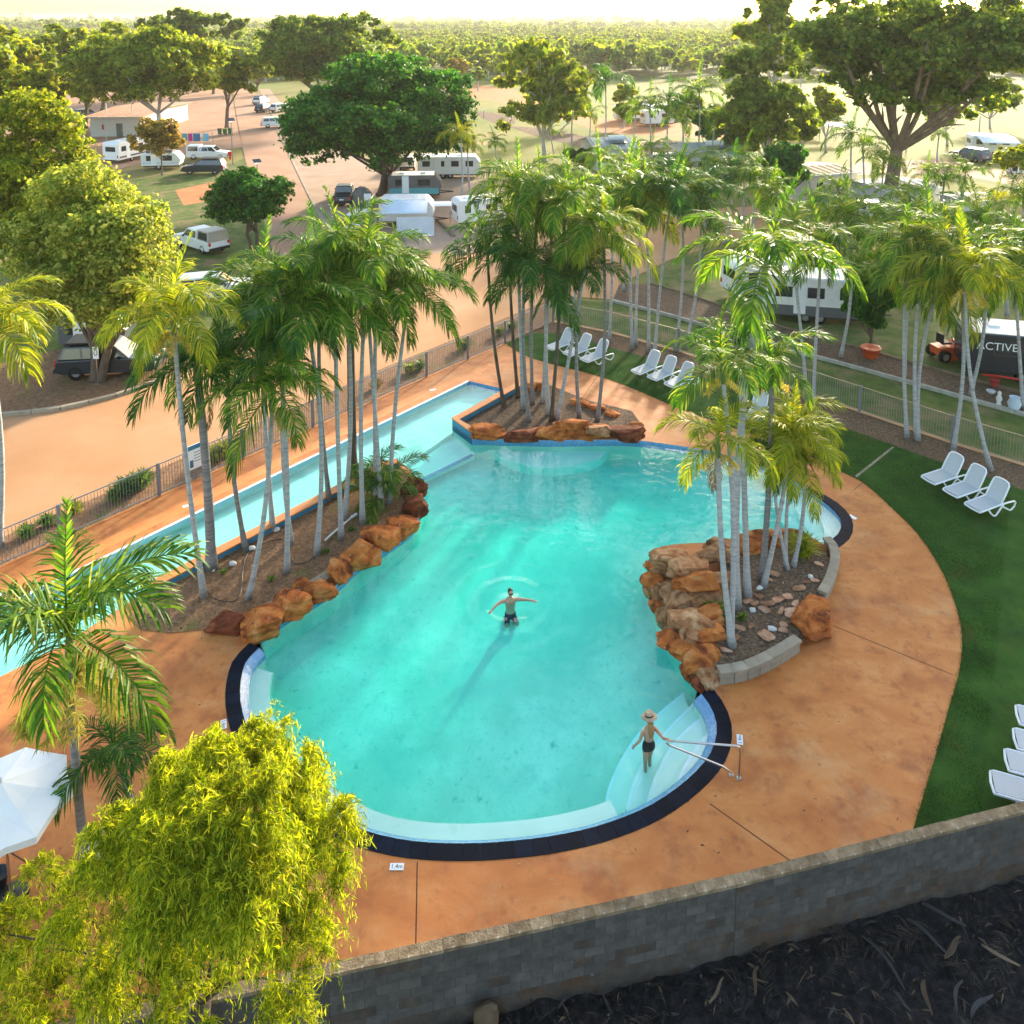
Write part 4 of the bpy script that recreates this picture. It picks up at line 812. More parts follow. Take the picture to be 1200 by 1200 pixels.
# ================================================================ handrail
hr = thing('pool_handrail', 'shiny steel handrail reaching from the deck over the curved pool steps', 'handrail', P(866, 912))
A = P(866, 912); B = Vector((A.x, A.y, .86)); C = P(783, 868, .80); D = P(857, 908)
rel = lambda v: tuple(Vector(v) - A)
def arc3(a, b_, c_, n_=6, k=.12):
    a, b_, c_ = Vector(a), Vector(b_), Vector(c_); p = b_ + (a - b_).normalized() * k; q = b_ + (c_ - b_).normalized() * k
    return [p.lerp(b_, t / n_).lerp(b_.lerp(q, t / n_), t / n_) for t in range(n_ + 1)]
top = [A] + arc3(A, B, C) + [C]
MB().tube([rel(p) for p in top], .024, 8).obj('top_rail', 'steel', hr, smooth=True)
C2 = C + Vector((0, 0, -.09))
MB().tube([rel(p) for p in [C, C + Vector((-.04, -.02, -.045)), C2 + Vector((.03, -.01, -.02)), D + (C - D).normalized() * .25 + Vector((0, 0, .1)), D + Vector((0, 0, .06)), D]], .024, 8).obj('lower_rail', 'steel', hr, smooth=True)
for p in (A, D): MB().lathe([(.0, .03), (.05, .028), (.065, .0)], 12, rel(p)).obj('base_flange', 'steel', hr)
# ================================================================ sun loungers
def make_lounger():
    t = thing('sun_lounger', 'x', 'sun lounger'); W = .33
    for s in (-1, 1):
        fr = [(0.02, s * (W - .06), .33), (0, s * (W - .02), .35), (.08, s * W, .37), (1.1, s * W, .38), (1.55, s * W, .36), (1.86, s * W, .33), (1.93, s * W, .26), (1.88, s * W, .12), (1.72, s * W, .025), (1.62, s * W, .03), (1.30, s * W, .22), (1.12, s * W, .36)]
        MB().tube(fr, .032, 6).obj('side_rail', 'white_plastic', t, smooth=True)
        lg = [(.42, s * W, .36), (.58, s * W, .16), (.74, s * W, .03), (.86, s * W, .02), (1.02, s * W, .16), (1.25, s * W, .37)]
        MB().tube(lg, .032, 6).obj('leg', 'white_plastic', t, smooth=True)
    MB().tube([(0.0, -W + .03, .34), (-.03, 0, .34), (0.0, W - .03, .34)], .034, 6).obj('foot_rail', 'white_plastic', t)
    MB().box((.58, 0, .385), (1.12, .58, .022)).obj('seat', 'sling', t)
    an = R(57); ca, sa = math.cos(an), math.sin(an); h = Vector((1.15, 0, .39))
    def bp(u, v, o=0): return (h.x + ca * u - sa * o, v, h.z + sa * u + ca * o)
    mb = MB(); vv = []
    for o in (.012, -.012): vv += [bp(0, -.28, o), bp(0, .28, o), bp(.68, .27, o), bp(.78, .18, o), bp(.78, -.18, o), bp(.68, -.27, o)]
    mb.add(vv, [(0, 1, 2, 3, 4, 5), (11, 10, 9, 8, 7, 6)] + [(i, i + 6, (i + 1) % 6 + 6, (i + 1) % 6) for i in range(6)]); mb.obj('backrest', 'sling', t)
    MB().tube([bp(-.03, -.31), bp(.35, -.315), bp(.70, -.30), bp(.79, -.24), bp(.82, -.12), bp(.82, .12), bp(.79, .24), bp(.70, .30), bp(.35, .315), bp(-.03, .31)], .034, 6).obj('back_frame', 'white_plastic', t, smooth=True)
    MB().tube([bp(.42, 0, -.02), (1.72, 0, .36)], .02, 5).obj('prop_bar', 'white_plastic', t)
    return t
lg0 = make_lounger(); used = [False]
def lounger(px, rz, label, group, foot=False):
    o = lg0 if not used[0] else copy_tree(lg0); used[0] = True
    p = P(*px, .012); d = Vector((math.cos(rz), math.sin(rz), 0)); o.location = (Vector((lambda q: (q.x, q.y, .012))(P(*px, .36))) if foot else p - d * 1.0); o.rotation_euler = (0, 0, rz); tag(o, label, 'sun lounger', group)
g1 = 'loungers on the turf by the picket fence'
lounger((1108, 566), R(25), 'white lounger with grey sling, the trio end beside the pale lawn strip', g1)
lounger((1134, 581), R(25), 'white lounger with grey sling in the middle of the trio facing the wide orange deck', g1)
lounger((1160, 598), R(25), 'white lounger with grey sling, the trio end beside the leaning palm foot', g1)
g2 = 'loungers by the fence corner'
for px in ((659, 410), (680, 417), (700, 424)): lounger(px, R(41), 'white lounger in the row of three behind the triangular planter palms', g2)
g3 = 'loungers in the middle of the lawn strip'
for px in ((760, 438), (779, 445), (799, 453)): lounger(px, R(41), 'white lounger in the row of three on turf partly behind palm fronds', g3)
lounger((888, 490), R(60), 'white lounger almost hidden behind the tall kidney planter palms', None)
g4 = 'loungers beside the block wall'
hd = head((1166, 915), (1196, 930), .35) * .55
for px in ((1163, 917), (1180, 891), (1190, 866), (1193, 838)): lounger(px, hd, 'white lounger in the row pointing away from the orange deck beside the block wall', g4, True)
# ================================================================ umbrella and small things on the near deck
u0 = P(2, 935, 2.35); um = thing('sun_umbrella', 'large white octagonal sun umbrella standing on the orange deck', 'umbrella', (u0.x, u0.y, 0), .2)
for k in range(8):
    a0, a1 = 2 * math.pi * k / 8, 2 * math.pi * (k + 1) / 8; r_ = 1.32
    e0 = Vector((r_ * math.cos(a0), r_ * math.sin(a0), 2.25)); e1 = Vector((r_ * math.cos(a1), r_ * math.sin(a1), 2.25)); tp = Vector((0, 0, 2.72))
    m_ = (e0 + e1) / 2 + Vector((0, 0, .04)) - Vector((math.cos((a0 + a1) / 2), math.sin((a0 + a1) / 2), 0)) * .05
    c0 = (tp + e0) / 2 + Vector((0, 0, -.03)); c1 = (tp + e1) / 2 + Vector((0, 0, -.03)); cm = (c0 + c1) / 2 - Vector((0, 0, .02))
    mb = MB(); mb.add([tp, c0, cm, c1, e0, m_, e1, e0 - Vector((0, 0, .15)), m_ - Vector((0, 0, .15)), e1 - Vector((0, 0, .15))], [(0, 1, 2), (0, 2, 3), (1, 4, 5, 2), (2, 5, 6, 3), (4, 7, 8, 5), (5, 8, 9, 6)]); mb.obj('canopy_panel', 'canvas_white', um)
    MB().tube([(0, 0, 2.6), tuple(e0 + Vector((0, 0, -.03)))], .012, 5).obj('rib', 'steel', um)
MB().tube([(0, 0, 0), (0, 0, 2.8)], .03, 10).obj('pole', 'steel', um)
MB().lathe([(0, .12), (.1, .12), (.32, .06), (.34, 0)], 16).obj('base', 'black', um)
pt = thing('plant_pot', 'round black pot standing on the orange deck beside the white umbrella', 'pot', P(-1, 1040))
MB().lathe([(.14, 0), (.19, .3), (.21, .3), (.21, .34), (.18, .34), (.17, .26), (0, .26)], 20).obj('bowl', 'black', pt, smooth=True)
ch = thing('deck_chair', 'small white seat with brown metal arm behind the foreground palm trunk', 'chair', P(112, 1018), .4)
MB().box((0, 0, .42), (.45, .45, .05)).obj('seat', 'white_plastic', ch)
MB().box((.2, 0, .7), (.05, .45, .5)).obj('backrest', 'white_plastic', ch)
for sx in (-1, 1):
    for sy in (-1, 1): MB().tube([(sx * .2, sy * .2, 0), (sx * .19, sy * .19, .42)], .018, 6).obj('leg', 'timber', ch)
MB().tube([(-.2, -.22, .42), (-.2, -.22, .68), (.2, -.22, .7)], .018, 6).obj('armrest', 'timber', ch)
# ================================================================ people
def remesh_body(name, mb, voxel, mat, parent, smooth_it=4):
    me = mb.mesh(name + '_src', mat); o = bpy.data.objects.new(name, me); COL.objects.link(o)
    m1 = o.modifiers.new('r', 'REMESH'); m1.mode = 'VOXEL'; m1.voxel_size = voxel; m1.use_smooth_shade = True
    m2 = o.modifiers.new('s', 'SMOOTH'); m2.iterations = smooth_it; m2.factor = .5
    dg = bpy.context.evaluated_depsgraph_get(); me2 = bpy.data.meshes.new_from_object(o.evaluated_get(dg)); o.modifiers.clear(); o.data = me2
    if not me2.materials: me2.materials.append(MATS[mat])
    o.parent = parent; return o
def ell(mb, c, r_, n=14, m=9, tilt=None):
    vs = []; fs = []
    for j in range(m + 1):
        ph = math.pi * j / m
        for i in range(n):
            th = 2 * math.pi * i / n; vs.append((c[0] + r_[0] * math.sin(ph) * math.cos(th), c[1] + r_[1] * math.sin(ph) * math.sin(th), c[2] + r_[2] * math.cos(ph)))
    for j in range(m):
        for i in range(n): i2 = (i + 1) % n; fs.append((j * n + i, (j + 1) * n + i, (j + 1) * n + i2, j * n + i2))
    mb.add(vs, fs)
def limb(mb, pts, rad): mb.tube(smooth_line(pts, 5), np.interp(np.linspace(0, len(rad) - 1, (len(pts) - 1) * 5 + 1), range(len(rad)), rad).tolist(), 10)
def hand(mb, w_, d, up, s=1.0, curl=.3):
    """palm and five fingers from wrist w_ along d; up = back of the hand"""
    d = Vector(d).normalized(); up = Vector(up); up = (up - d * up.dot(d)).normalized(); sd_ = d.cross(up); w_ = Vector(w_)
    limb(mb, [w_, w_ + d * .045 * s, w_ + d * .09 * s], [.024 * s, .033 * s, .033 * s])
    for q in (-.024, 0, .024): limb(mb, [w_ + d * .03 * s + sd_ * q * .7, w_ + d * .09 * s + sd_ * q], [.014, .014])
    for k, (q, L) in enumerate(((-.033, .062), (-.011, .075), (.011, .08), (.033, .07))):
        b_ = w_ + d * .088 * s + sd_ * q * s; m_ = b_ + (d - up * curl * .5) * L * .5 * s; e = m_ + (d - up * curl * 1.4).normalized() * L * .5 * s
        limb(mb, [b_ - d * .02, m_, e], [.0095, .009, .0075])
    b_ = w_ + d * .03 * s + sd_ * .028 * s; limb(mb, [b_, b_ + (d * .6 + sd_ * .8) * .035 * s, b_ + (d * .9 + sd_ * .6 - up * .3) * .07 * s], [.013, .011, .009])
def shell_of(body, pred, off, name, mat, parent):
    me = body.data; keep = [p for p in me.polygons if pred(p.center)]
    idx = {}; vs = []; fs = []
    for p in keep:
        f = []
        for v in p.vertices:
            if v not in idx: idx[v] = len(vs); co = me.vertices[v].co + me.vertices[v].normal * off; vs.append(tuple(co))
            f.append(idx[v])
        fs.append(tuple(f))
    mb = MB(); mb.v = vs; mb.f = fs; return mb.obj(name, mat, parent, smooth=True)
def torso(mb, H, sh, hip, lean=(0, 0), female=False):
    # H = height of the figure; rings of ellipses from crotch to neck
    k = H / 1.75
    prof = [(.80, .150, .11), (.86, hip, .125), (.93, hip * 1.0, .12), (1.02, .135 if not female else .118, .098), (1.12, .145 if not female else .118, .10), (1.25, .165 if not female else .145, .112), (1.36, sh * .88, .105), (1.42, sh * .72, .085), (1.47, .075, .065)]
    n = 20; vs = []; fs = []
    for (z, a, b_) in prof:
        for i in range(n):
            th = 2 * math.pi * i / n; vs.append((a * k * math.cos(th) + lean[0] * (z - .8), b_ * k * math.sin(th) + lean[1] * (z - .8), z * k))
    for j in range(len(prof) - 1):
        for i in range(n): i2 = (i + 1) % n; fs.append((j * n + i, j * n + i2, (j + 1) * n + i2, (j + 1) * n + i))
    fs.append(tuple(reversed(range(n)))); fs.append(tuple((len(prof) - 1) * n + i for i in range(n))); mb.add(vs, fs)
def face(mb, c, f=1):
    """head with nose, brow, chin and ears; faces -y when f = 1"""
    ell(mb, c, (.075, .092, .115)); ell(mb, (c[0], c[1] - f * .02, c[2] - .055), (.058, .07, .065))
    limb(mb, [(c[0], c[1] - f * .088, c[2] + .012), (c[0], c[1] - f * .108, c[2] - .022)], [.009, .016])
    for s in (-1, 1): ell(mb, (c[0] + s * .077, c[1] + .005, c[2] - .01), (.012, .02, .032), 8, 6)
    ell(mb, (c[0], c[1] - f * .082, c[2] + .028), (.05, .018, .012), 10, 6); ell(mb, (c[0], c[1] - f * .083, c[2] - .062), (.026, .014, .014), 8, 6)
# man standing chest-deep, arms spread on the water, facing the near deck
mp = P(598, 703, WATER_Z); man = thing('person', 'man in sunglasses and dark shorts standing chest-deep with arms spread in the pool', 'person', (mp.x, mp.y, POOL_D - .585), R(12))
mb = MB(); torso(mb, 1.78, .19, .165)
limb(mb, [(0, 0, 1.42), (0, -.005, 1.50), (0, -.015, 1.58)], [.06, .055, .055]); face(mb, (0, -.02, 1.665))
for s in (-1, 1):
    limb(mb, [(s * .085, 0, .86), (s * .13, -.14, .78), (s * .16, -.27, .72)], [.09, .076, .062]); limb(mb, [(s * .16, -.27, .72), (s * .15, -.08, .66), (s * .14, .12, .635), (s * .14, .26, .64)], [.058, .052, .042, .034])
    limb(mb, [(s * .16, 0, 1.38), (s * .30, -.02, 1.38), (s * .45, -.06 - (.05 if s < 0 else 0), 1.375), (s * (.58 if s < 0 else .62), -.10 - (.12 if s < 0 else 0), 1.36), (s * (.64 if s < 0 else .70), -.13 - (.17 if s < 0 else 0), 1.35)], [.062, .052, .044, .036, .027]); hand(mb, (s * (.635 if s < 0 else .69), -.127 - (.165 if s < 0 else 0), 1.35), (s * .9, -.35 - (.4 if s < 0 else 0), -.02), (0, 0, 1), 1.0)
mbody = remesh_body('body', mb, .011, 'skin', man)
shell_of(mbody, lambda c: .70 < c.z < .99 and abs(c.x) < .3 and c.y < .15 and c.y > -.24, .012, 'shorts', 'shorts', man)
hb = MB(); ell(hb, (0, .004, 1.70), (.083, .098, .094)); hobj = remesh_body('hair', hb, .014, 'hair_dark', man, 2)
gl = MB().box((-.033, -.121, 1.672), (.05, .012, .034)); gl.box((.033, -.121, 1.672), (.05, .012, .034)); gl.box((0, -.122, 1.68), (.03, .01, .008))
for s in (-1, 1): gl.tube([(s * .058, -.118, 1.678), (s * .083, -.03, 1.68)], .005, 4)
gl.obj('sunglasses', 'black', man)
MB().box((0, -.109, 1.602), (.042, .012, .009)).obj('mouth', 'red_cloth', man)
# woman walking down the steps, back to the near deck, hand on the rail
wp = P(760, 884, WATER_Z); ST = -0.68; wz = R(14)
wo = thing('person', 'woman in wide straw hat and black swimsuit stepping into the pool holding the handrail', 'person', (wp.x, wp.y, ST), wz)
inv = Matrix.Translation((wp.x, wp.y, ST)) @ Matrix.Rotation(wz, 4, 'Z'); inv = inv.inverted()
grip = inv @ (C + Vector((.03, 0, .03)))
mb = MB(); torso(mb, 1.66, .165, .165, female=True); k = 1.66 / 1.75
limb(mb, [(0, 0, 1.34), (0, .005, 1.42), (0, .015, 1.50)], [.05, .045, .046]); face(mb, (0, .03, 1.565), -1)
for s, fy in ((-1, -.03), (1, .10)):
    limb(mb, [(s * .08, 0, .82), (s * .085, fy * .9 + .02, .44), (s * .085, fy - .01, .08)], [.085, .056, .036]); limb(mb, [(s * .085, fy - .03, .045), (s * .09, fy + .08, .03), (s * .09, fy + .15, .022)], [.036, .034, .026])
sh_ = Vector((.15, 0, 1.29)); el = sh_.lerp(grip, .48) + Vector((.03, -.05, -.10)); dr = (grip - el).normalized(); wr = grip - dr * .09
limb(mb, [sh_, sh_.lerp(el, .5), el, el.lerp(wr, .5), wr], [.05, .042, .036, .032, .023]); hand(mb, wr, dr, (0, 0, 1), .9, .9)
limb(mb, [(-.15, 0, 1.29), (-.21, -.01, 1.15), (-.25, .0, 1.02), (-.30, .06, .90), (-.33, .10, .81)], [.05, .042, .036, .031, .023]); hand(mb, (-.33, .10, .815), (-.35, .3, -.75), (-1, 0, 0), .9)
wbody = remesh_body('body', mb, .011, 'skin', wo)
shell_of(wbody, lambda c: (.74 < c.z < 1.02 and abs(c.x) < .19) or (1.02 <= c.z < 1.24 and c.y > .0 and abs(c.x) < .17), .008, 'swimsuit', 'navy_cloth', wo)
hb = MB(); ell(hb, (0, .0, 1.57), (.088, .098, .12)); limb(hb, [(0, -.085, 1.55), (0, -.105, 1.42), (0, -.105, 1.28), (0, -.10, 1.16)], [.07, .085, .08, .03]); remesh_body('hair', hb, .014, 'blond', wo, 3)
ht = MB().lathe([(.20, .0), (.197, .012), (.14, .02), (.105, .03), (.1, .1), (.085, .13), (.05, .125), (0, .118)], 24); hat = ht.obj('hat', 'straw', wo, (0, .01, 1.615), (R(-14), 0, 0), smooth=True)
ht = MB().lathe([(.107, .03), (.109, .035), (.107, .06), (.104, .065)], 24); ht.obj('hat_band', 'hair_dark', hat, smooth=True)
# child beside the caravan pad
cp_ = P(577, 222); cd = thing('person', 'child in red top standing on the paved pad behind the palms', 'person', cp_, .5)
mb = MB(); torso(mb, 1.3, .17, .15); limb(mb, [(0, 0, 1.05), (0, 0, 1.13)], [.05, .05]); face(mb, (0, 0, 1.2))
for s in (-1, 1):
    limb(mb, [(s * .07, 0, .62), (s * .075, 0, .33), (s * .08, 0, .04)], [.07, .05, .035]); limb(mb, [(s * .08, .02, .04), (s * .08, -.1, .03)], [.035, .028]); limb(mb, [(s * .13, 0, 1.02), (s * .19, 0, .8), (s * .2, -.05, .6)], [.045, .036, .025]); hand(mb, (s * .2, -.05, .6), (0, -.2, -1), (s, 0, 0), .8)
cb = remesh_body('body', mb, .018, 'skin', cd, 2); shell_of(cb, lambda c: c.z > .62 and c.z < 1.04 and abs(c.x) < .2, .014, 'top', 'red_cloth', cd); shell_of(cb, lambda c: .38 < c.z <= .64, .014, 'shorts', 'shorts', cd)
hb = MB(); ell(hb, (0, .012, 1.22), (.084, .1, .1)); remesh_body('hair', hb, .02, 'hair_dark', cd, 1)
# ================================================================ palms
def frond_mesh(L, e0, bend, ll, n_, w_, droop, mat, seed, stiff=1.0):
    rr = random.Random(seed); mb = MB(); K = 14; pts = [Vector((0, 0, 0))]; tan = []
    for i in range(K + 1):
        e = e0 - bend * (i / K) ** 1.25; tan.append(Vector((math.cos(e), 0, math.sin(e))))
        if i: pts.append(pts[-1] + tan[i] * L / K)
    mb.tube(pts, [.026 * (1 - .8 * i / K) * L / 2.4 for i in range(K + 1)], 4)
    for side in (-1, 1):
        for k in range(n_):
            t = .10 + .90 * (k + rr.uniform(0, .8)) / n_; f = min(K - 1e-4, t * K); i = int(f); p = pts[i].lerp(pts[i + 1], f - i) if i < K else pts[K]
            T = tan[min(i + 1, K)]; N = Vector((-T.z, 0, T.x)); S = Vector((0, side, 0))
            fw = R(28 + 34 * t + rr.uniform(-9, 9)); l_ = ll * (0.55 + .55 * math.sin(math.pi * min(1, .18 + .78 * t))) * rr.uniform(.8, 1.12)
            if t > .85: l_ *= 1 - 1.6 * (t - .85)
            d = (S * math.cos(fw) + T * math.sin(fw) + N * rr.uniform(.02, .38) * stiff).normalized()
            m_ = p + d * l_ * .38; d2 = (d + Vector((0, 0, -droop * rr.uniform(.5, 1.3)))).normalized(); m2 = m_ + d2 * l_ * .34; d3 = (d2 + Vector((0, 0, -droop * rr.uniform(.5, 1.2)))).normalized(); e_ = m2 + d3 * l_ * .30
            W = (T - d * T.dot(d)); W = (W.normalized() + N * rr.uniform(-.5, .5)).normalized() * w_ * rr.uniform(.8, 1.2)
            mb.add([p - W * .3, p + W * .3, m_ + W * .5, m_ - W * .5, m2 + W * .36, m2 - W * .36, e_], [(0, 1, 2, 3), (3, 2, 4, 5), (5, 4, 6)])
    return mb.mesh('frond', mat)
FR = {}
def frond(mat, lvl, var):
    k = (mat, lvl, var)
    if k not in FR:
        e0, bd = {'spear': (R(86), R(18)), 'up': (R(72), R(95)), 'mid': (R(48), R(105)), 'low': (R(20), R(88)), 'hang': (R(-20), R(62))}[lvl]
        rr = random.Random(hash((mat, lvl, var)) % 1 + var * 7 + len(lvl))
        FR[k] = frond_mesh(2.5, e0 + rr.uniform(-.12, .12), bd + rr.uniform(-.2, .2), .84 if lvl != 'spear' else .3, 50 if lvl != 'spear' else 26, .042, {'spear': .1, 'up': .55, 'mid': .8, 'low': 1.0, 'hang': 1.1}[lvl], mat, var * 31 + len(lvl), 1.0)
    return FR[k]
def flower_mesh(seed):
    rr = random.Random(seed); mb = MB()
    for s in range(5):
        a = rr.uniform(0, 6.28); b_ = Vector((math.cos(a) * .12, math.sin(a) * .12, 0)); d = Vector((math.cos(a), math.sin(a), -.2)).normalized(); p = [b_]
        for i in range(6): d = (d + Vector((0, 0, -.16))).normalized(); p.append(p[-1] + d * .10)
        mb.tube(p, [.014] * len(p), 4)
        for k in range(130):
            q = p[rr.randint(1, 6)]; dd = Vector((rr.gauss(0, 1), rr.gauss(0, 1), rr.gauss(-.5, .6))).normalized(); L = rr.uniform(.07, .22); pr = dd.orthogonal().normalized() * .008
            m_ = q + dd * L * .6; e = m_ + (dd + Vector((0, 0, -1))).normalized() * L * .5
            mb.add([q - pr, q + pr, m_ + pr, m_ - pr, e], [(0, 1, 2, 3), (3, 2, 4)])
    return mb.mesh('inflorescence', 'flower')
FL = [flower_mesh(k) for k in range(3)]
PC = [0]; GENERIC = set()
def palm(base, top, scale=1.0, mat='frond', trunk='bark_pale', n_=13, flower=False, dead=False, label='', group=None, z0=0.0, r0=.085, dY=0.0, name='palm_tree', spear=True, droopy=True):
    if group and label in GENERIC:
        cw = {'frond': 'green-crowned', 'frond_dark': 'dark-crowned', 'frond_yellow': 'yellowish-crowned'}[mat]; label = cw + ' ' + label; group = group + ', ' + cw
        if trunk in ('bark_mid', 'bark_dark'): label = label.replace('pale-trunked', 'grey-trunked').replace('tall palm', 'tall grey-trunked palm'); group += ', grey trunk'
    if group and (group.startswith(gA) or group.startswith('palms in the tri')): scale *= .9
    PC[0] += 1; rr = random.Random(PC[0] * 13); B = P(*base, z0); T = Q(top[0], top[1], B.y + dY); t = thing(name, label, 'palm', B, 0, group); rel = T - B
    sw = Vector((rr.uniform(-.25, .25), rr.uniform(-.25, .25), 0)) * min(1, rel.length / 8); K = 14; pts = []
    shaft = .95 * scale
    rad = []
    for i in range(K + 1):
        u = i / K; p = rel * u + sw * math.sin(math.pi * u); p.z = rel.z * u - (shaft * .6) * u; pts.append(p)
        rad.append(r0 * (1 - .28 * u) * (1 + .5 * max(0, 1 - u * 9)) * (1 + .05 * (i % 2)))
    MB().tube(pts, rad, 9).obj('trunk', trunk, t, smooth=True)
    d = (pts[-1] - pts[-2]).normalized(); c = pts[-1]; rt = rad[-1]
    cs = [c - d * .05, c + d * shaft * .25, c + d * shaft * .6, c + d * shaft]
    MB().tube(cs, [rt * 1.1, rt * 1.35, rt * 1.1, rt * .55], 9).obj('crownshaft', 'crownshaft', t, smooth=True)
    hub = c + d * shaft * .85
    lv = (['spear'] if spear else []) + ['up'] * max(2, n_ // 4) + ['mid'] * max(3, n_ * 4 // 10) + ['low'] * max(2, n_ * 3 // 10) + (['hang'] if n_ > 9 else [])
    if not droopy: lv = ['spear'] + ['up'] * 5 + ['mid'] * 4 + ['low'] * 2
    a = rr.uniform(0, 6.28)
    for k, l_ in enumerate(lv):
        a += 2.4 + rr.uniform(-.25, .25); o = link('frond', frond(mat, l_, rr.randint(0, 2)), t, hub - d * .12 * (k / len(lv)), (rr.uniform(-.15, .15), rr.uniform(-.14, .14), a)); s_ = scale * rr.uniform(.95, 1.22); o.scale = (s_, s_, s_)
    if flower:
        for q in range(flower if flower > 1 else 1): o = link('inflorescence', FL[(PC[0] + q) % 3], t, c + d * .04 - Vector((0, 0, .05 * q + (.22 if flower >= 3 else 0))), (0, 0, rr.uniform(0, 6))); o.scale = (scale * (1.25 if flower < 3 else 1.6),) * 3
    if dead:
        o = link('dead_frond', frond('frond_dead', 'hang', 0), t, c + d * .1, (0, R(35), rr.uniform(0, 6))); o.scale = (.75 * scale,) * 3
    return t
gA = 'slender palms on the island beside the lap pool'; lA = 'slender pale-trunked palm in the island row between lap pool and main pool'; GENERIC.add(lA)
palm((239, 699), (203, 372), .92, 'frond_yellow', flower=2, label='pale leaning palm at the island end, its flower sprays hanging below a thin crown', group=gA, dY=-.5)
palm((248, 666), (232, 432), 1.0, 'frond_dark', 'bark_mid', dead=True, r0=.16, label='thick grey-trunked palm with drooping dark fronds beside the pool sign', group=gA)
palm((288, 645), (266, 430), .95, 'frond_dark', 'bark_mid', label=lA, group=gA)
palm((291, 702), (318, 462), .95, 'frond', flower=1, label='palm leaning over the island bark with a flower spray under its crown', group=gA)
palm((320, 621), (306, 350), 1.0, 'frond', label=lA, group=gA)
palm((336, 671), (328, 400), 1.0, 'frond_dark', label=lA, group=gA)
palm((341, 638), (338, 345), 1.0, 'frond', label=lA, group=gA)
palm((371, 650), (362, 372), 1.05, 'frond', label=lA, group=gA)
palm((386, 587), (374, 318), 1.0, 'frond_dark', 'bark_mid', label=lA, group=gA)
palm((400, 632), (392, 362), 1.0, 'frond', flower=1, label=lA, group=gA)
palm((404, 608), (402, 300), 1.05, 'frond', label=lA, group=gA)
palm((413, 560), (408, 322), 1.0, 'frond_dark', 'bark_dark', r0=.18, label='dark thick-trunked palm rising behind the island clump of cane plants', group=gA)
palm((425, 613), (428, 318), 1.05, 'frond', label=lA, group=gA)
palm((441, 590), (440, 335), 1.0, 'frond', label=lA, group=gA)
palm((447, 595), (432, 365), .9, 'frond_dark', label=lA, group=gA)
palm((456, 590), (476, 348), 1.05, 'frond', label='palm leaning towards the open road at the island tip above cane plants', group=gA)
gB = 'palms in the triangular planter'; lB = 'tall palm in the triangular rock-fronted planter at the far pool corner'; GENERIC.add(lB)
for bs, tp, m_, tr in [((591, 478), (572, 300), 'frond_dark', 'bark_dark'), ((607, 466), (596, 262), 'frond', 'bark_dark'), ((613, 480), (606, 225), 'frond', 'bark_pale'), ((620, 495), (614, 318), 'frond_dark', 'bark_mid'), ((624, 474), (630, 232), 'frond', 'bark_mid'), ((636, 472), (646, 268), 'frond', 'bark_pale'), ((643, 486), (640, 330), 'frond_dark', 'bark_pale'), ((652, 493), (690, 270), 'frond', 'bark_pale'), ((646, 494), (662, 240), 'frond', 'bark_dark'), ((679, 490), (680, 325), 'frond_dark', 'bark_mid'), ((700, 494), (708, 290), 'frond_yellow', 'bark_mid')]:  # bark_dark on some trunks here puts their backlit shade into the colour
    palm(bs, tp, 1.05, m_, tr, label='pale palm leaning across the others in the triangular rock-fronted planter' if bs == (652, 493) else lB, group=gB)
gC = 'palms along the picket fence'; lC = 'slim white-trunked palm along the picket fence behind the turf lawn'; GENERIC.add(lC)
for bs, tp, m_ in [((662, 378), (668, 232), 'frond'), ((668, 378), (700, 228), 'frond'), ((714, 400), (718, 250), 'frond'), ((741, 408), (742, 228), 'frond'), ((745, 405), (752, 250), 'frond_yellow'), ((760, 412), (757, 235), 'frond'), ((767, 416), (785, 232), 'frond_dark'), ((792, 411), (800, 240), 'frond'), ((803, 407), (822, 238), 'frond_dark'), ((731, 341), (735, 215), 'frond'), ((946, 470), (930, 290), 'frond'), ((953, 475), (962, 300), 'frond')]:
    palm(bs, tp, 1.0, m_, label=lC, group=gC, n_=12)
gD = 'palms around the outer bed'; lD = 'slim palm rising from the bark bed outside the picket fence'; GENERIC.add(lD)
for bs, tp, m_, fl in [((985, 418), (996, 262), 'frond', 0), ((1063, 512), (1062, 325), 'frond', 0), ((1074, 514), (1084, 285), 'frond', 1), ((1076, 516), (1100, 322), 'frond_yellow', 0), ((1117, 528), (1128, 318), 'frond', 0), ((1161, 551), (1132, 322), 'frond_yellow', 1), ((1137, 463), (1157, 300), 'frond', 0), ((1060, 440), (1072, 262), 'frond', 0), ((1199, 478), (1192, 330), 'frond', 0), ((1205, 510), (1212, 300), 'frond', 0)]:
    palm(bs, tp, 1.05, m_, flower=fl, label='leaning palm with a bent trunk behind the trio of loungers' if bs == (1161, 551) else lD, group=gD, n_=13)
gE = 'palms in the kidney planter'
palm((858, 757), (842, 518), .66, 'frond_yellow', n_=9, flower=1, dead=True, label='yellow-green young palm in front in the kidney planter with flower spray and dead frond', group=gE, z0=.3, r0=.09)
palm((856, 753), (848, 432), .66, 'frond', n_=8, flower=1, label='palm with thin twin trunk standing close behind the yellow-green young palm', group=gE, z0=.3, r0=.085)
palm((863, 711), (893, 318), 1.12, 'frond', n_=8, label='tallest palm of the kidney planter with long arching bright fronds', group=gE, z0=.3, r0=.12)
palm((876, 699), (868, 408), .7, 'frond_dark', n_=8, flower=1, label='shorter dark-crowned palm beside the tallest kidney planter palm', group=gE, z0=.3, r0=.1)
palm((893, 680), (905, 432), .7, 'frond', 'bark_mid', n_=8, flower=1, label='straight grey-trunked palm in the middle of the kidney planter', group=gE, z0=.3, r0=.1)
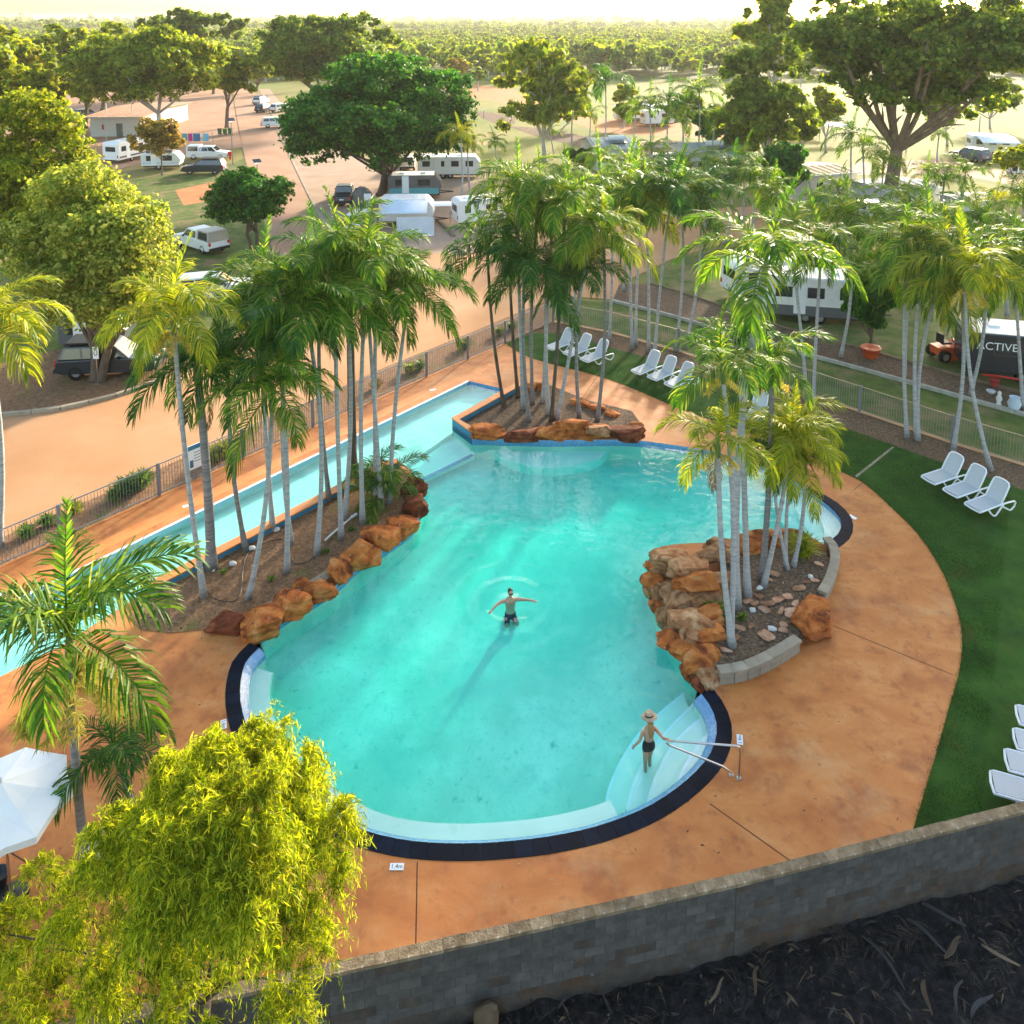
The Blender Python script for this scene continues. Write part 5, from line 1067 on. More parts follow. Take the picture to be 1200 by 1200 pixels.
palm((895, 687), (926, 522), .64, 'frond_yellow', flower=1, label='short leaning palm with bushy yellow-green crown in the kidney planter', group=gE, z0=.3, r0=.08)
palm((930, 663), (944, 545), .6, 'frond_yellow', label='short yellow-green palm leaning towards the deck from the kidney planter', group=gE, z0=.3, r0=.07)
palm((923, 667), (906, 540), .5, 'frond_dark', label='thin dark palm stem crossing its neighbours in the kidney planter', group=gE, z0=.3, r0=.06)
palm((921, 664), (932, 503), .64, 'frond_yellow', flower=1, label='thin upright palm at the back of the kidney planter crown cluster', group=gE, z0=.3, r0=.06)
palm((160, 985), (140, 882), .6, 'frond_dark', 'bark_mid', n_=11, label='shorter dark-fronded palm filling in behind the big grey-trunked palm', r0=.09)
palm((100, 1012), (80, 748), 1.0, 'frond', 'bark_mid', n_=12, droopy=False, flower=4, dead=False, label='big grey-trunked palm with shaggy yellow flower sprays beside the white umbrella', r0=.1, dY=-.6)
palm((-2, 640), (-14, 392), 1.15, 'frond_yellow', 'bark_pale', n_=12, flower=0, label='bright palm at the sandy road edge beyond the lap pool fence', r0=.13)
# ---------------------------------------------------------------- far palms
gF = 'slender palms in the caravan park'; lF = 'slender palm among the cabins and caravans beyond the pool fence'; GENERIC.add(lF)
for bs, tp, s_, m_ in [((540, 240), (540, 160), .9, 'frond_yellow'), ((551, 230), (548, 172), .8, 'frond_yellow'), ((708, 190), (710, 98), 1.5, 'frond_dark'), ((672, 190), (672, 118), 1.3, 'frond'), ((690, 180), (692, 135), .9, 'frond'), ((742, 185), (745, 130), 1.1, 'frond'), ((760, 205), (762, 128), 1.2, 'frond'), ((785, 205), (783, 122), 1.3, 'frond_dark'), ((802, 210), (800, 140), 1.1, 'frond'), ((815, 200), (820, 112), 1.4, 'frond'), ((835, 205), (838, 140), 1.1, 'frond'), ((765, 225), (764, 175), .8, 'frond'), ((1000, 235), (998, 160), 1.1, 'frond_dark'), ((1015, 250), (1012, 175), 1.0, 'frond'), ((1058, 290), (1060, 230), .9, 'frond'), ((1085, 255), (1088, 205), .8, 'frond'), ((1100, 260), (1106, 215), .8, 'frond_dark'), ((1128, 262), (1130, 205), .9, 'frond'), ((1098, 190), (1100, 160), .8, 'frond'), ((1175, 290), (1170, 240), 1.0, 'frond_yellow'), ((1195, 300), (1200, 235), 1.0, 'frond'), ((650, 185), (645, 155), .7, 'frond'), ((582, 200), (580, 168), .7, 'frond'), ((1025, 262), (1035, 195), 1.0, 'frond'), ((965, 285), (968, 250), .9, 'frond'), ((1010, 320), (1005, 285), .9, 'frond')]:
    palm(bs, tp, s_ * 1.05, m_, label=lF, group=gF, n_=9, r0=.10)
gG = 'palms screening the cabins'; lG = 'leafy palm in the belt screening the cabins behind the pool fence'; GENERIC.add(lG)
for bs, tp, s_, m_ in [((700, 250), (702, 188), 1.0, 'frond'), ((735, 262), (738, 196), 1.05, 'frond'), ((758, 258), (772, 200), 1.0, 'frond_dark'), ((800, 262), (802, 196), 1.1, 'frond'), ((826, 268), (835, 200), 1.1, 'frond'), ((850, 285), (858, 205), 1.15, 'frond_dark'), ((880, 292), (885, 215), 1.2, 'frond'), ((905, 300), (905, 232), 1.0, 'frond'), ((935, 320), (950, 250), 1.0, 'frond'), ((1035, 330), (1040, 265), 1.0, 'frond'), ((1110, 345), (1112, 268), 1.05, 'frond'), ((1150, 360), (1148, 262), 1.0, 'frond'), ((1180, 370), (1182, 285), 1.05, 'frond'), ((870, 262), (872, 190), 1.0, 'frond'), ((1000, 290), (985, 225), .9, 'frond')]:
    palm(bs, tp, s_, m_, label=lG, group=gG, n_=11, r0=.10)

# ================================================================ broadleaf trees
def leaf_quads(p, a, nrm, size, elong, rg, mat):
    n_ = len(p); a = a - nrm * (a * nrm).sum(1, keepdims=True); a /= np.linalg.norm(a, axis=1, keepdims=True) + 1e-9; b_ = np.cross(nrm, a)
    s_ = size * rg.uniform(.6, 1.35, size=(n_, 1)); A = a * s_ * elong; B = b_ * s_; bow = nrm * s_ * .18
    V = np.empty((n_, 4, 3)); V[:, 0] = p - A * .5; V[:, 1] = p - B * .5 + bow; V[:, 2] = p + A * .5; V[:, 3] = p + B * .5 + bow
    me = bpy.data.meshes.new('crown'); me.vertices.add(n_ * 4); me.vertices.foreach_set('co', V.ravel()); me.loops.add(n_ * 4); me.loops.foreach_set('vertex_index', np.arange(n_ * 4, dtype=np.int32))
    me.polygons.add(n_); me.polygons.foreach_set('loop_start', np.arange(0, n_ * 4, 4, dtype=np.int32)); me.update(calc_edges=True); me.materials.append(MATS[mat]); return me
def unit(v): return v / (np.linalg.norm(v, axis=1, keepdims=True) + 1e-9)
def crown_mesh(lobes, n_, size, mat, seed, elong=1.0, droop=0.0, shell=.35, per=55):
    """leaves gathered in many small clumps spread over and through the lobes"""
    rg = np.random.default_rng(seed); w_ = np.array([l_[1][0] * l_[1][2] for l_ in lobes]); w_ = w_ / w_.sum(); m = max(24, n_ // per); ix = rg.choice(len(lobes), m, p=w_)
    LC = np.array([l_[0] for l_ in lobes]); LR = np.array([l_[1] for l_ in lobes])
    d = rg.normal(size=(m, 3)); d[:, 2] = np.where(d[:, 2] < -.45, -d[:, 2] * .7, d[:, 2]); d = unit(d)
    sc_ = LC[ix] + d * LR[ix] * (1.02 - shell * 1.2 * rg.random(m) ** 1.3)[:, None]
    sr = LR[ix][:, :1] * rg.uniform(.16, .40, size=(m, 1)); wt = (sr[:, 0] ** 1.6); wt /= wt.sum()
    k = rg.choice(m, n_, p=wt); g_ = rg.normal(size=(n_, 3)); g_ = unit(g_) * np.abs(rg.normal(.62, .30, size=(n_, 1)))
    p = sc_[k] + g_ * sr[k] * np.array([1.15, 1.15, .75]); p[:, 2] -= droop * sr[k][:, 0] * np.abs(rg.normal(size=n_)) * .6
    nrm = unit(d[k] * .35 + unit(g_) * .45 + rg.normal(size=(n_, 3)) * .5 + np.array([0, 0, .25]))
    a = rg.normal(size=(n_, 3))
    if droop: a = a * (1 - droop) * .6 + np.array([0, 0, -1.0]) * droop
    return leaf_quads(p, a, nrm, size, elong, rg, mat)
def sprig_mesh(lobes, n_, per, L, size, elong, mat, seed):
    """twigs springing from bough tips and hanging over, each with its row of narrow leaves"""
    rg = np.random.default_rng(seed); LC = np.array([l_[0] for l_ in lobes]); LR = np.array([l_[1] for l_ in lobes]); w_ = LR[:, 0] * LR[:, 2] * np.where(LC[:, 2] > np.median(LC[:, 2]), 1.35, .62); w_ = w_ / w_.sum()
    m = n_ // 19; il = rg.choice(len(lobes), m, p=w_); dm = rg.normal(size=(m, 3)); dm[:, 2] = np.where(dm[:, 2] < -.35, -dm[:, 2], dm[:, 2]); dm = unit(dm); tip = LC[il] + dm * LR[il] * rg.uniform(.55, 1.28, size=(m, 1))
    ix = rg.integers(0, m, n_); d = unit(dm[ix] * .9 + rg.normal(size=(n_, 3)) * .75 + np.array([0, 0, .35])); b_ = tip[ix] + rg.normal(size=(n_, 3)) * .05; ln_ = L * rg.uniform(.45, 1.5, size=(n_, 1))
    u = rg.random((n_, per, 1)); p = b_[:, None] + d[:, None] * ln_[:, None] * u * .8 + np.array([0, 0, -1.0]) * ln_[:, None] * .95 * u ** 1.8 + rg.normal(size=(n_, per, 3)) * .016
    tg = unit((d[:, None] * (1 - .6 * u) + np.array([0, 0, -1.5]) * u + rg.normal(size=(n_, per, 3)) * .45 + np.array([0, 0, -.3])).reshape(-1, 3)); p = p.reshape(-1, 3)
    nrm = unit(np.repeat(d, per, 0) * .3 + rg.normal(size=p.shape) * .7 + np.array([0, 0, .2]))
    return leaf_quads(p, tg, nrm, size, elong, rg, mat)
TC = [0]
def tree(label, base, box, mat, bark='bark_tree', n_=9000, leaf=.4, nl=14, elong=1.4, droop=0.0, tr=.3, fork=.4, lobe=.42, limbs=7, ry=None, name='tree', group=None, cat='tree', dY=0.0, seed=None, flat=1.0, bulge=1.0, trunks=1, z0=-.06, shell=.35, Yc=0.0):
    TC[0] += 1; sd_ = seed or TC[0] * 17; rr = random.Random(sd_); B = P(*base, z0); Y = B.y + dY
    x0, y0, x1, y1 = box; c = Q((x0 + x1) / 2, (y0 + y1) / 2, Y + Yc); rx = (Q(x1, y0, Y + Yc).x - Q(x0, y0, Y + Yc).x) / 2; rz = (Q(x0, y0, Y + Yc).z - Q(x0, y1, Y + Yc).z) / 2; ry = ry or rx * .9
    t = thing(name, label, cat, B, 0, group); cr = c - B; lobes = []; dl = []
    rx *= 1.06; rz *= 1.05; lr = lobe * min(rx, rz * 1.3) * 1.05; nl = int(nl * 1.5); n_ = int(n_ * 1.7); leaf *= 1.08
    for k in range(nl):
        for _ in range(30):
            d = Vector((rr.uniform(-1, 1), rr.uniform(-1, 1), rr.uniform(-.8, 1)))
            if .3 < d.length < 1 and (k < 2 or min((d - q_).length for q_ in dl) > .62 / (nl ** .33) * 1.3): break
        dl.append(d); q = rr.uniform(.7, 1.25)
        R_ = (lr * q, lr * q, lr * q * .78 * flat)
        lobes.append((tuple(cr + Vector((d.x * max(.1, rx - R_[0] * .8), d.y * max(.1, ry - R_[0] * .8), d.z * max(.1, rz - R_[2] * .8)))), R_))
    link('crown', crown_mesh(lobes, n_, leaf, mat, sd_, elong, droop, shell), t)
    fz = max(.4, (cr.z - rz) * .75 + rz * fork * .4)
    for q in range(trunks):
        off = Vector((rr.uniform(-.5, .5), rr.uniform(-.3, .3), 0)) * tr * 3 * (1 if trunks > 1 else 0)
        fk = Vector((cr.x * .35 + off.x * 2.2, cr.y * .3 + off.y * 2, fz)); mb = MB()
        mb.tube(smooth_line([off, off.lerp(fk, .5) + Vector((rr.uniform(-.1, .1), 0, 0)), fk], 4), np.interp(np.linspace(0, 1, 9), [0, .15, 1], [tr * 1.35, tr, tr * .75]).tolist(), 9); mb.obj('trunk', bark, t, smooth=True)
        for k in range(limbs):
            e = Vector(lobes[(k * trunks + q) % len(lobes)][0]); m_ = fk.lerp(e, .5) + Vector((rr.uniform(-.3, .3), rr.uniform(-.3, .3), -.08 * abs(e.z - fk.z)))
            mb = MB(); mb.tube(smooth_line([fk - Vector((0, 0, tr * .5)), m_, e], 5), np.linspace(tr * .55, tr * .12, 11).tolist(), 6)
            for s in range(3):
                u = rr.uniform(.4, .9); b0 = (fk.lerp(m_, u * 2) if u < .5 else m_.lerp(e, u * 2 - 1)); ee = b0 + Vector((rr.uniform(-1, 1), rr.uniform(-1, 1), rr.uniform(.1, 1))).normalized() * lr * .9
                mb.tube([b0, b0.lerp(ee, .5) + Vector((0, 0, .1)), ee], [tr * .2, tr * .14, tr * .05], 5)
            mb.obj('limb', bark, t, smooth=True)
    return t
# weeping yellow-green tree in front
def weeping_tree():
    rr = random.Random(41); B = P(235, 1305, LOW); t = thing('weeping_tree', 'bushy yellow-green weeping tree with narrow leaves before the pool', 'tree', B)
    Y = B.y; lobes = []
    for (x, y, rx, rz, dy) in [(300, 890, 42, 34, .6), (255, 905, 45, 36, 0), (210, 930, 48, 36, .2), (285, 950, 60, 42, -.8), (350, 930, 34, 40, .5), (345, 985, 40, 45, -.2), (392, 985, 24, 45, .3), (378, 1040, 30, 50, 0), (225, 985, 60, 45, -1.0), (165, 975, 36, 34, .2), (150, 1010, 46, 40, -.4), (290, 1030, 60, 55, -1.2), (210, 1060, 60, 52, -1.2), (345, 1090, 48, 50, -.6), (120, 1080, 60, 50, -.6), (55, 1060, 34, 36, .2), (50, 1110, 55, 45, -.2), (20, 1150, 60, 50, 0), (150, 1140, 60, 50, -1.0), (260, 1120, 60, 55, -1.4), (330, 1150, 46, 48, -.8), (90, 1180, 60, 50, -.6), (220, 1190, 70, 50, -1.2), (310, 1200, 55, 45, -.6), (-20, 1090, 40, 40, .2), (370, 1120, 26, 40, .1), (405, 955, 12, 22, .2), (322, 866, 16, 16, .5), (188, 905, 18, 16, .2), (130, 968, 20, 18, .1), (402, 1030, 14, 26, .1), (60, 1020, 22, 20, .2), (95, 1030, 18, 18, .3), (352, 890, 14, 18, .4), (-30, 1190, 50, 60, 0)]:
        q = Q(x, y, Y + dy); s_ = (Y + dy) / FPX; R_ = (rx * s_ * .88, rx * s_ * .95, rz * s_ * .86); lobes.append((tuple(q - B), R_))
    link('crown', sprig_mesh(lobes, 13500, 11, .44, .017, 8.6, 'leaf_lime', 5), t)
    fk = Vector((.1, .2, 2.0)); mb = MB().tube([(0, 0, -.1), (.02, .05, 1.0), tuple(fk)], [.17, .13, .11], 9); mb.obj('trunk', 'bark_dark', t, smooth=True)
    for lb_ in lobes[::2]:
        e = Vector(lb_[0]); m_ = fk.lerp(e, .5) + Vector((0, 0, .25)); MB().tube(smooth_line([fk, m_, e], 5), np.linspace(.045, .008, 11).tolist(), 6).obj('limb', 'bark_dark', t, smooth=True)
weeping_tree()
tree('pale cream-green tree on two leaning trunks over the dark wagon', (113, 444), (20, 195, 212, 398), 'leaf_cream', 'bark_dark', 52000, .115, 30, 1.9, tr=.24, limbs=9, lobe=.36, trunks=2, fork=.2)
tree('tall sparse yellow-green tree at the edge of the verge', (40, 345), (-50, 92, 112, 330), 'leaf_yellow', 'bark_tree', 24000, .16, 28, 1.8, tr=.2, lobe=.34, Yc=2)
tree('spreading gum with golden crown and white trunk beside the amenities shed', (190, 168), (88, 30, 268, 128), 'leaf_gum', 'bark_gum', 24000, .34, 26, 1.8, droop=.35, tr=.4, lobe=.33)
tree('dark domed fig tree far beyond the shed', (230, 108), (160, 8, 292, 58), 'leaf_olive', 'bark_tree', 9000, .75, 22, 1.3, tr=.6, lobe=.32)
tree('olive tree with bare forked trunks beside the lane bins', (266, 150), (240, 55, 298, 122), 'leaf_gum', 'bark_tree', 5000, .5, 10, 1.5, tr=.35, limbs=6)
tree('broad domed fig tree beside the far end of the lane', (378, 142), (296, 13, 472, 112), 'leaf_olive', 'bark_tree', 20000, .40, 38, 1.4, tr=.7, lobe=.27)
tree('big dark green mango tree spreading over the caravans', (443, 228), (326, 64, 572, 205), 'leaf_green', 'bark_dark', 50000, .24, 46, 1.6, tr=.38, limbs=9, lobe=.27, trunks=2)
tree('small round dark green tree beside the lane', (298, 297), (240, 196, 341, 270), 'leaf_green', 'bark_dark', 15000, .18, 16, 1.5, tr=.17, limbs=7, lobe=.4, trunks=2)
tree('airy gum with white forked trunk on the dry field', (638, 190), (566, 38, 702, 165), 'leaf_gum', 'bark_gum', 5200, .42, 18, 1.8, droop=.45, tr=.32, limbs=9, lobe=.32, shell=.6)
tree('huge spreading tree with thick grey limbs behind the cabins', (1038, 246), (925, -35, 1225, 148), 'leaf_olive', 'bark_tree', 27000, .33, 40, 1.5, tr=.7, limbs=10, lobe=.24, fork=.1, shell=.5)
tree('dense gum tree with leaning white trunk beside the huge tree', (900, 205), (842, 42, 950, 192), 'leaf_bush', 'bark_gum', 13000, .3, 22, 1.8, droop=.35, tr=.3, lobe=.33)
tree('tall thin gum crown standing above its neighbours', (915, 190), (862, -14, 940, 95), 'leaf_gum', 'bark_gum', 5000, .5, 9, 1.7, droop=.3, tr=.3, lobe=.42, shell=.6)
tree('leafy rust-tinged sapling beside the parked caravans', (190, 205), (158, 138, 220, 186), 'leaf_rust', 'bark_tree', 3500, .26, 9, 1.5, tr=.1, lobe=.42)
tree('low dark evergreen shrub at the edge of the field', (682, 196), (656, 170, 706, 194), 'leaf_green', 'bark_dark', 3000, .3, 9, 1.4, tr=.1, name='shrub', cat='shrub', lobe=.45)
tree('dark leafy tree beside the tan cabin', (915, 245), (884, 168, 952, 232), 'leaf_green', 'bark_dark', 5000, .32, 11, 1.4, tr=.2, lobe=.4)
tree('bushy dark green tree above an orange pot on the caravan lawn', (1022, 412), (988, 300, 1052, 398), 'leaf_green', 'bark_dark', 9000, .2, 14, 1.8, droop=.4, tr=.1, lobe=.42)
tree('orange-leaved bush far beyond the mango tree', (533, 104), (516, 70, 552, 100), 'leaf_rust', 'bark_tree', 2200, .6, 8, 1.4, tr=.2, lobe=.42)
tree('yellow shrub beside the far caravan', (1185, 222), (1160, 170, 1230, 206), 'leaf_yellow', 'bark_tree', 2500, .3, 9, 1.4, tr=.1, name='shrub', cat='shrub')
tree('slim mixed tree behind the small gum sapling and fence', (660, 150), (650, 75, 700, 150), 'leaf_bush', 'bark_gum', 2200, .45, 8, 1.6, tr=.15)
gT = 'trees along the far side of the shed yard'; lT = 'golden-green tree in the belt behind the amenities shed'
for bs, bx in [((20, 150), (-50, 30, 62, 118)), ((75, 140), (30, 32, 120, 110)), ((120, 130), (85, 28, 165, 100)), ((-40, 190), (-120, 40, 10, 150)), ((145, 118), (120, 38, 185, 95)), ((60, 170), (10, 70, 92, 140)), ((250, 110), (225, 48, 275, 92)), ((100, 150), (68, 50, 140, 128)), ((200, 120), (165, 55, 240, 105)), ((40, 122), (0, 40, 80, 100)), ((170, 128), (140, 60, 200, 112)), ((-10, 165), (-60, 60, 40, 140)), ((300, 108), (285, 62, 325, 100))]:
    tree(lT, bs, bx, 'leaf_gum' if bs[0] % 2 else 'leaf_yellow', 'bark_tree', 4200, .6, 13, 1.5, tr=.35, group=gT, lobe=.36)
gU = 'trees between cabins and field'; lU = 'leafy green tree among the cabins below the tall gums'
for bs, bx, m_ in [((855, 200), (832, 120, 880, 180), 'leaf_bush'), ((830, 190), (812, 128, 848, 172), 'leaf_green'), ((935, 190), (918, 120, 962, 178), 'leaf_bush'), ((968, 178), (945, 95, 990, 160), 'leaf_yellow'), ((1160, 150), (1120, 85, 1200, 140), 'leaf_bush'), ((730, 150), (716, 98, 752, 142), 'leaf_yellow'), ((868, 205), (850, 132, 905, 188), 'leaf_bush'), ((800, 175), (776, 110, 830, 150), 'leaf_bush'), ((1110, 170), (1080, 105, 1130, 150), 'leaf_bush')]:
    tree(lU, bs, bx, m_, 'bark_gum', 3600, .42, 11, 1.5, tr=.18, group=gU, lobe=.4)
# ---------------------------------------------------------------- shrubs in the beds, cane clump
def spray(label, px, n_, L, mat, name='shrub', group=None, w_=.03, z0=0.0, cat='plant', seed=0):
    rr = random.Random(seed + int(px[0] * 3)); t = thing(name, label, cat, P(*px, z0), 0, group); mb = MB()
    for k in range(n_):
        a = rr.uniform(0, 6.28); e = R(rr.uniform(35, 88)); l_ = L * rr.uniform(.55, 1.1); d = Vector((math.cos(a) * math.cos(e), math.sin(a) * math.cos(e), math.sin(e))); b0 = Vector((rr.gauss(0, .12), rr.gauss(0, .12), 0)) * L
        wv = Vector((-math.sin(a), math.cos(a), 0)) * w_; m_ = b0 + d * l_ * .55; e_ = m_ + (d + Vector((math.cos(a), math.sin(a), -.9)) * .6).normalized() * l_ * .5
        mb.add([b0 - wv * .5, b0 + wv * .5, m_ + wv, m_ - wv, e_], [(0, 1, 2, 3), (3, 2, 4)])
    mb.obj('foliage', mat, t); MB().tube([(0, 0, -.02), (0, 0, L * .3)], [.03, .015], 6).obj('stem', 'bark_tree', t); return t
gS = 'shrubs in the fence bed'
for px, n_, L, m_ in [((150, 577), 260, .8, 'frond_dark'), ((165, 570), 220, .85, 'frond'), ((135, 585), 160, .6, 'frond'), ((262, 533), 240, .8, 'leaf_yellow'), ((250, 540), 180, .7, 'leaf_yellow'), ((30, 628), 180, .5, 'frond'), ((55, 615), 160, .5, 'frond'), ((88, 600), 160, .5, 'frond_yellow'), ((480, 436), 200, .65, 'frond_yellow'), ((492, 432), 160, .6, 'frond'), ((545, 408), 200, .7, 'leaf_gum'), ((585, 392), 170, .6, 'leaf_gum'), ((440, 455), 150, .6, 'leaf_rust'), ((600, 385), 150, .6, 'frond')]:
    spray('low tufted shrub in the bark strip beside the lap pool fence', px, n_, L, m_, group=gS)
spray('yellow-green tufted shrub behind the palms of the kidney planter', (940, 650), 320, .85, 'frond_yellow', z0=.3, w_=.025)
spray('small leafy green plant at the rocks of the kidney planter', (836, 722), 220, .55, 'frond', z0=.3, w_=.04)
spray('tiny green tuft on the bark of the kidney planter', (869, 726), 70, .25, 'frond', z0=.3, w_=.02)
for px in [(262, 672), (318, 681), (382, 648), (412, 622)]: spray('tiny weed tuft on the island bark', px, 60, .22, 'frond', group='weed tufts on the island', w_=.02)
cn = thing('cane_palm_clump', 'dense dark green cane palm clump at the tip of the island', 'palm', P(446, 585))
rr = random.Random(77)
for k in range(22):
    o = link('frond', frond('frond_dark' if k % 3 else 'frond', ['up', 'mid', 'up', 'low'][k % 4], k % 3), cn, (rr.uniform(-.4, .4), rr.uniform(-.3, .3), rr.uniform(.1, .9)), (0, 0, k * 2.4)); s_ = rr.uniform(.5, .72); o.scale = (s_, s_, s_)
for k in range(5): a = k * 1.26; MB().tube([(math.cos(a) * .2, math.sin(a) * .2, 0), (math.cos(a) * .3, math.sin(a) * .3, 1.0)], .03, 6).obj('cane', 'crownshaft', cn)
# fallen palm husks on the low ground
gH = 'palm husks below the block wall'
for i, (a, b_, w_, m_) in enumerate([((1010, 1098), (1062, 1160), .09, 'husk_blue'), ((1062, 1080), (1112, 1118), .10, 'husk_blue'), ((1080, 1062), (1132, 1086), .09, 'husk_blue'), ((1082, 1150), (1090, 1190), .13, 'husk'), ((1105, 1122), (1128, 1102), .15, 'husk'), ((882, 1165), (890, 1135), .10, 'husk'), ((1120, 1185), (1126, 1150), .09, 'husk_blue'), ((1140, 1195), (1160, 1165), .12, 'husk_blue'), ((1045, 1165), (1068, 1185), .09, 'husk_blue'), ((1150, 1110), (1195, 1135), .1, 'timber'), ((830, 1175), (850, 1150), .08, 'timber')]):
    A, B = P(*a, LOW + .14), P(*b_, LOW + .16); d = B - A; K = 8; mb = MB(); n_ = Vector((-d.y, d.x, 0)).normalized(); rows = []
    for k in range(K + 1):
        u = k / K; ww = w_ * (.25 + math.sin(math.pi * min(1, u * .9 + .12))) * .3; c = d * u + Vector((0, 0, .05 * math.sin(math.pi * u))) + n_ * .05 * math.sin(u * 4 + i)
        rows.append([c - n_ * ww + Vector((0, 0, .05)), c, c + n_ * ww + Vector((0, 0, .05))]); mb.v += [tuple(q) for q in rows[-1]]
    for k in range(K):
        for q in (0, 1): mb.f.append((k * 3 + q, k * 3 + q + 1, k * 3 + q + 4, k * 3 + q + 3))
    o = mb.obj('palm_husk', m_, None, A, smooth=True); sm = o.modifiers.new('thick', 'SOLIDIFY'); sm.thickness = .015
    tag(o, 'tan dry palm husk lying on dark litter below the block wall' if m_ == 'husk' else 'dull grey fallen palm stalk on dark litter below the block wall', 'husk', gH + (' tan' if m_ == 'husk' else ''))
gfr = frond_mesh(2.2, .16, .28, .5, 44, .028, .35, 'frond_grey', 5)
for i, (px, a) in enumerate([((1020, 1115), 2.6), ((960, 1150), .6), ((900, 1190), 1.4), ((1100, 1090), 3.4), ((1150, 1160), 2.2), ((1180, 1090), 4.0), ((780, 1185), 3.6)]):
    o = link('fallen_frond', gfr, None, P(*px, LOW + .06), (.25 * math.sin(i * 2.3), .03, a)); o.scale = (.5 + .07 * (i % 4),) * 3; tag(o, 'grey dead palm frond lying on dark litter below the block wall', 'palm frond', 'dead fronds below the block wall')
sb = thing('feed_sack', 'crumpled pale sack leaning at the foot of the block wall', 'sack', P(570, 1205, LOW + .1))
mb = MB(); ell(mb, (0, 0, .2), (.24, .2, .3), 14, 9)
for i, v in enumerate(mb.v): q = Vector(v); q *= 1 + .18 * mnoise.noise(q * 7); mb.v[i] = tuple(q)
mb.obj('bag', 'husk', sb, smooth=True); MB().tube([(0, 0, .42), (.08, 0, .48), (.2, -.02, .46)], [.09, .07, .05], 8).obj('tied_end', 'husk', sb)
# ================================================================ vehicles
def wheel(t, x, y, r_=.38, w_=.24):
    s = 1 if y > 0 else -1
    o = MB().lathe([(r_ * .55, -w_ / 2), (r_ * .9, -w_ / 2), (r_, -w_ * .35), (r_, w_ * .35), (r_ * .9, w_ / 2), (r_ * .55, w_ / 2)], 18, axis='y').obj('wheel', 'tyre', t, (x, y, r_), smooth=True)
    MB().lathe([(0, s * w_ * .38), (r_ * .5, s * w_ * .40), (r_ * .58, s * w_ * .30)], 12, axis='y').obj('rim', 'rim', o)
def loft(b0, b1, z0, z1):   # rectangle (x0, x1, halfwidth) -> rectangle
    mb = MB(); vs = [(b0[0], -b0[2], z0), (b0[1], -b0[2], z0), (b0[1], b0[2], z0), (b0[0], b0[2], z0), (b1[0], -b1[2], z1), (b1[1], -b1[2], z1), (b1[1], b1[2], z1), (b1[0], b1[2], z1)]
    mb.add(vs, [(3, 2, 1, 0), (4, 5, 6, 7), (0, 1, 5, 4), (1, 2, 6, 5), (2, 3, 7, 6), (3, 0, 4, 7)]); return mb
def side_pane(t, b0, b1, z0, z1, ua, ub, s, name='window'):
    def q(u, v):
        xa = b0[0] + (b0[1] - b0[0]) * u; xb = b1[0] + (b1[1] - b1[0]) * u; return Vector((xa + (xb - xa) * v, s * (b0[2] + (b1[2] - b0[2]) * v + .008), z0 + (z1 - z0) * v))
    mb = MB(); f = [(0, 1, 2, 3)] if s < 0 else [(3, 2, 1, 0)]; mb.add([q(ua, .12), q(ub, .12), q(ub, .85), q(ua, .85)], f); mb.obj(name, 'glass', t)
def end_pane(t, b0, b1, z0, z1, front, name):
    i = 1 if front else 0; e = .008 if front else -.008
    def q(y, v): x = b0[i] + (b1[i] - b0[i]) * v + e; return Vector((x, y * (b0[2] + (b1[2] - b0[2]) * v) * .88, z0 + (z1 - z0) * v))
    mb = MB(); f = (0, 1, 2, 3) if front else (3, 2, 1, 0); mb.add([q(-1, .12), q(1, .12), q(1, .86), q(-1, .86)], [f]); mb.obj(name, 'glass', t)
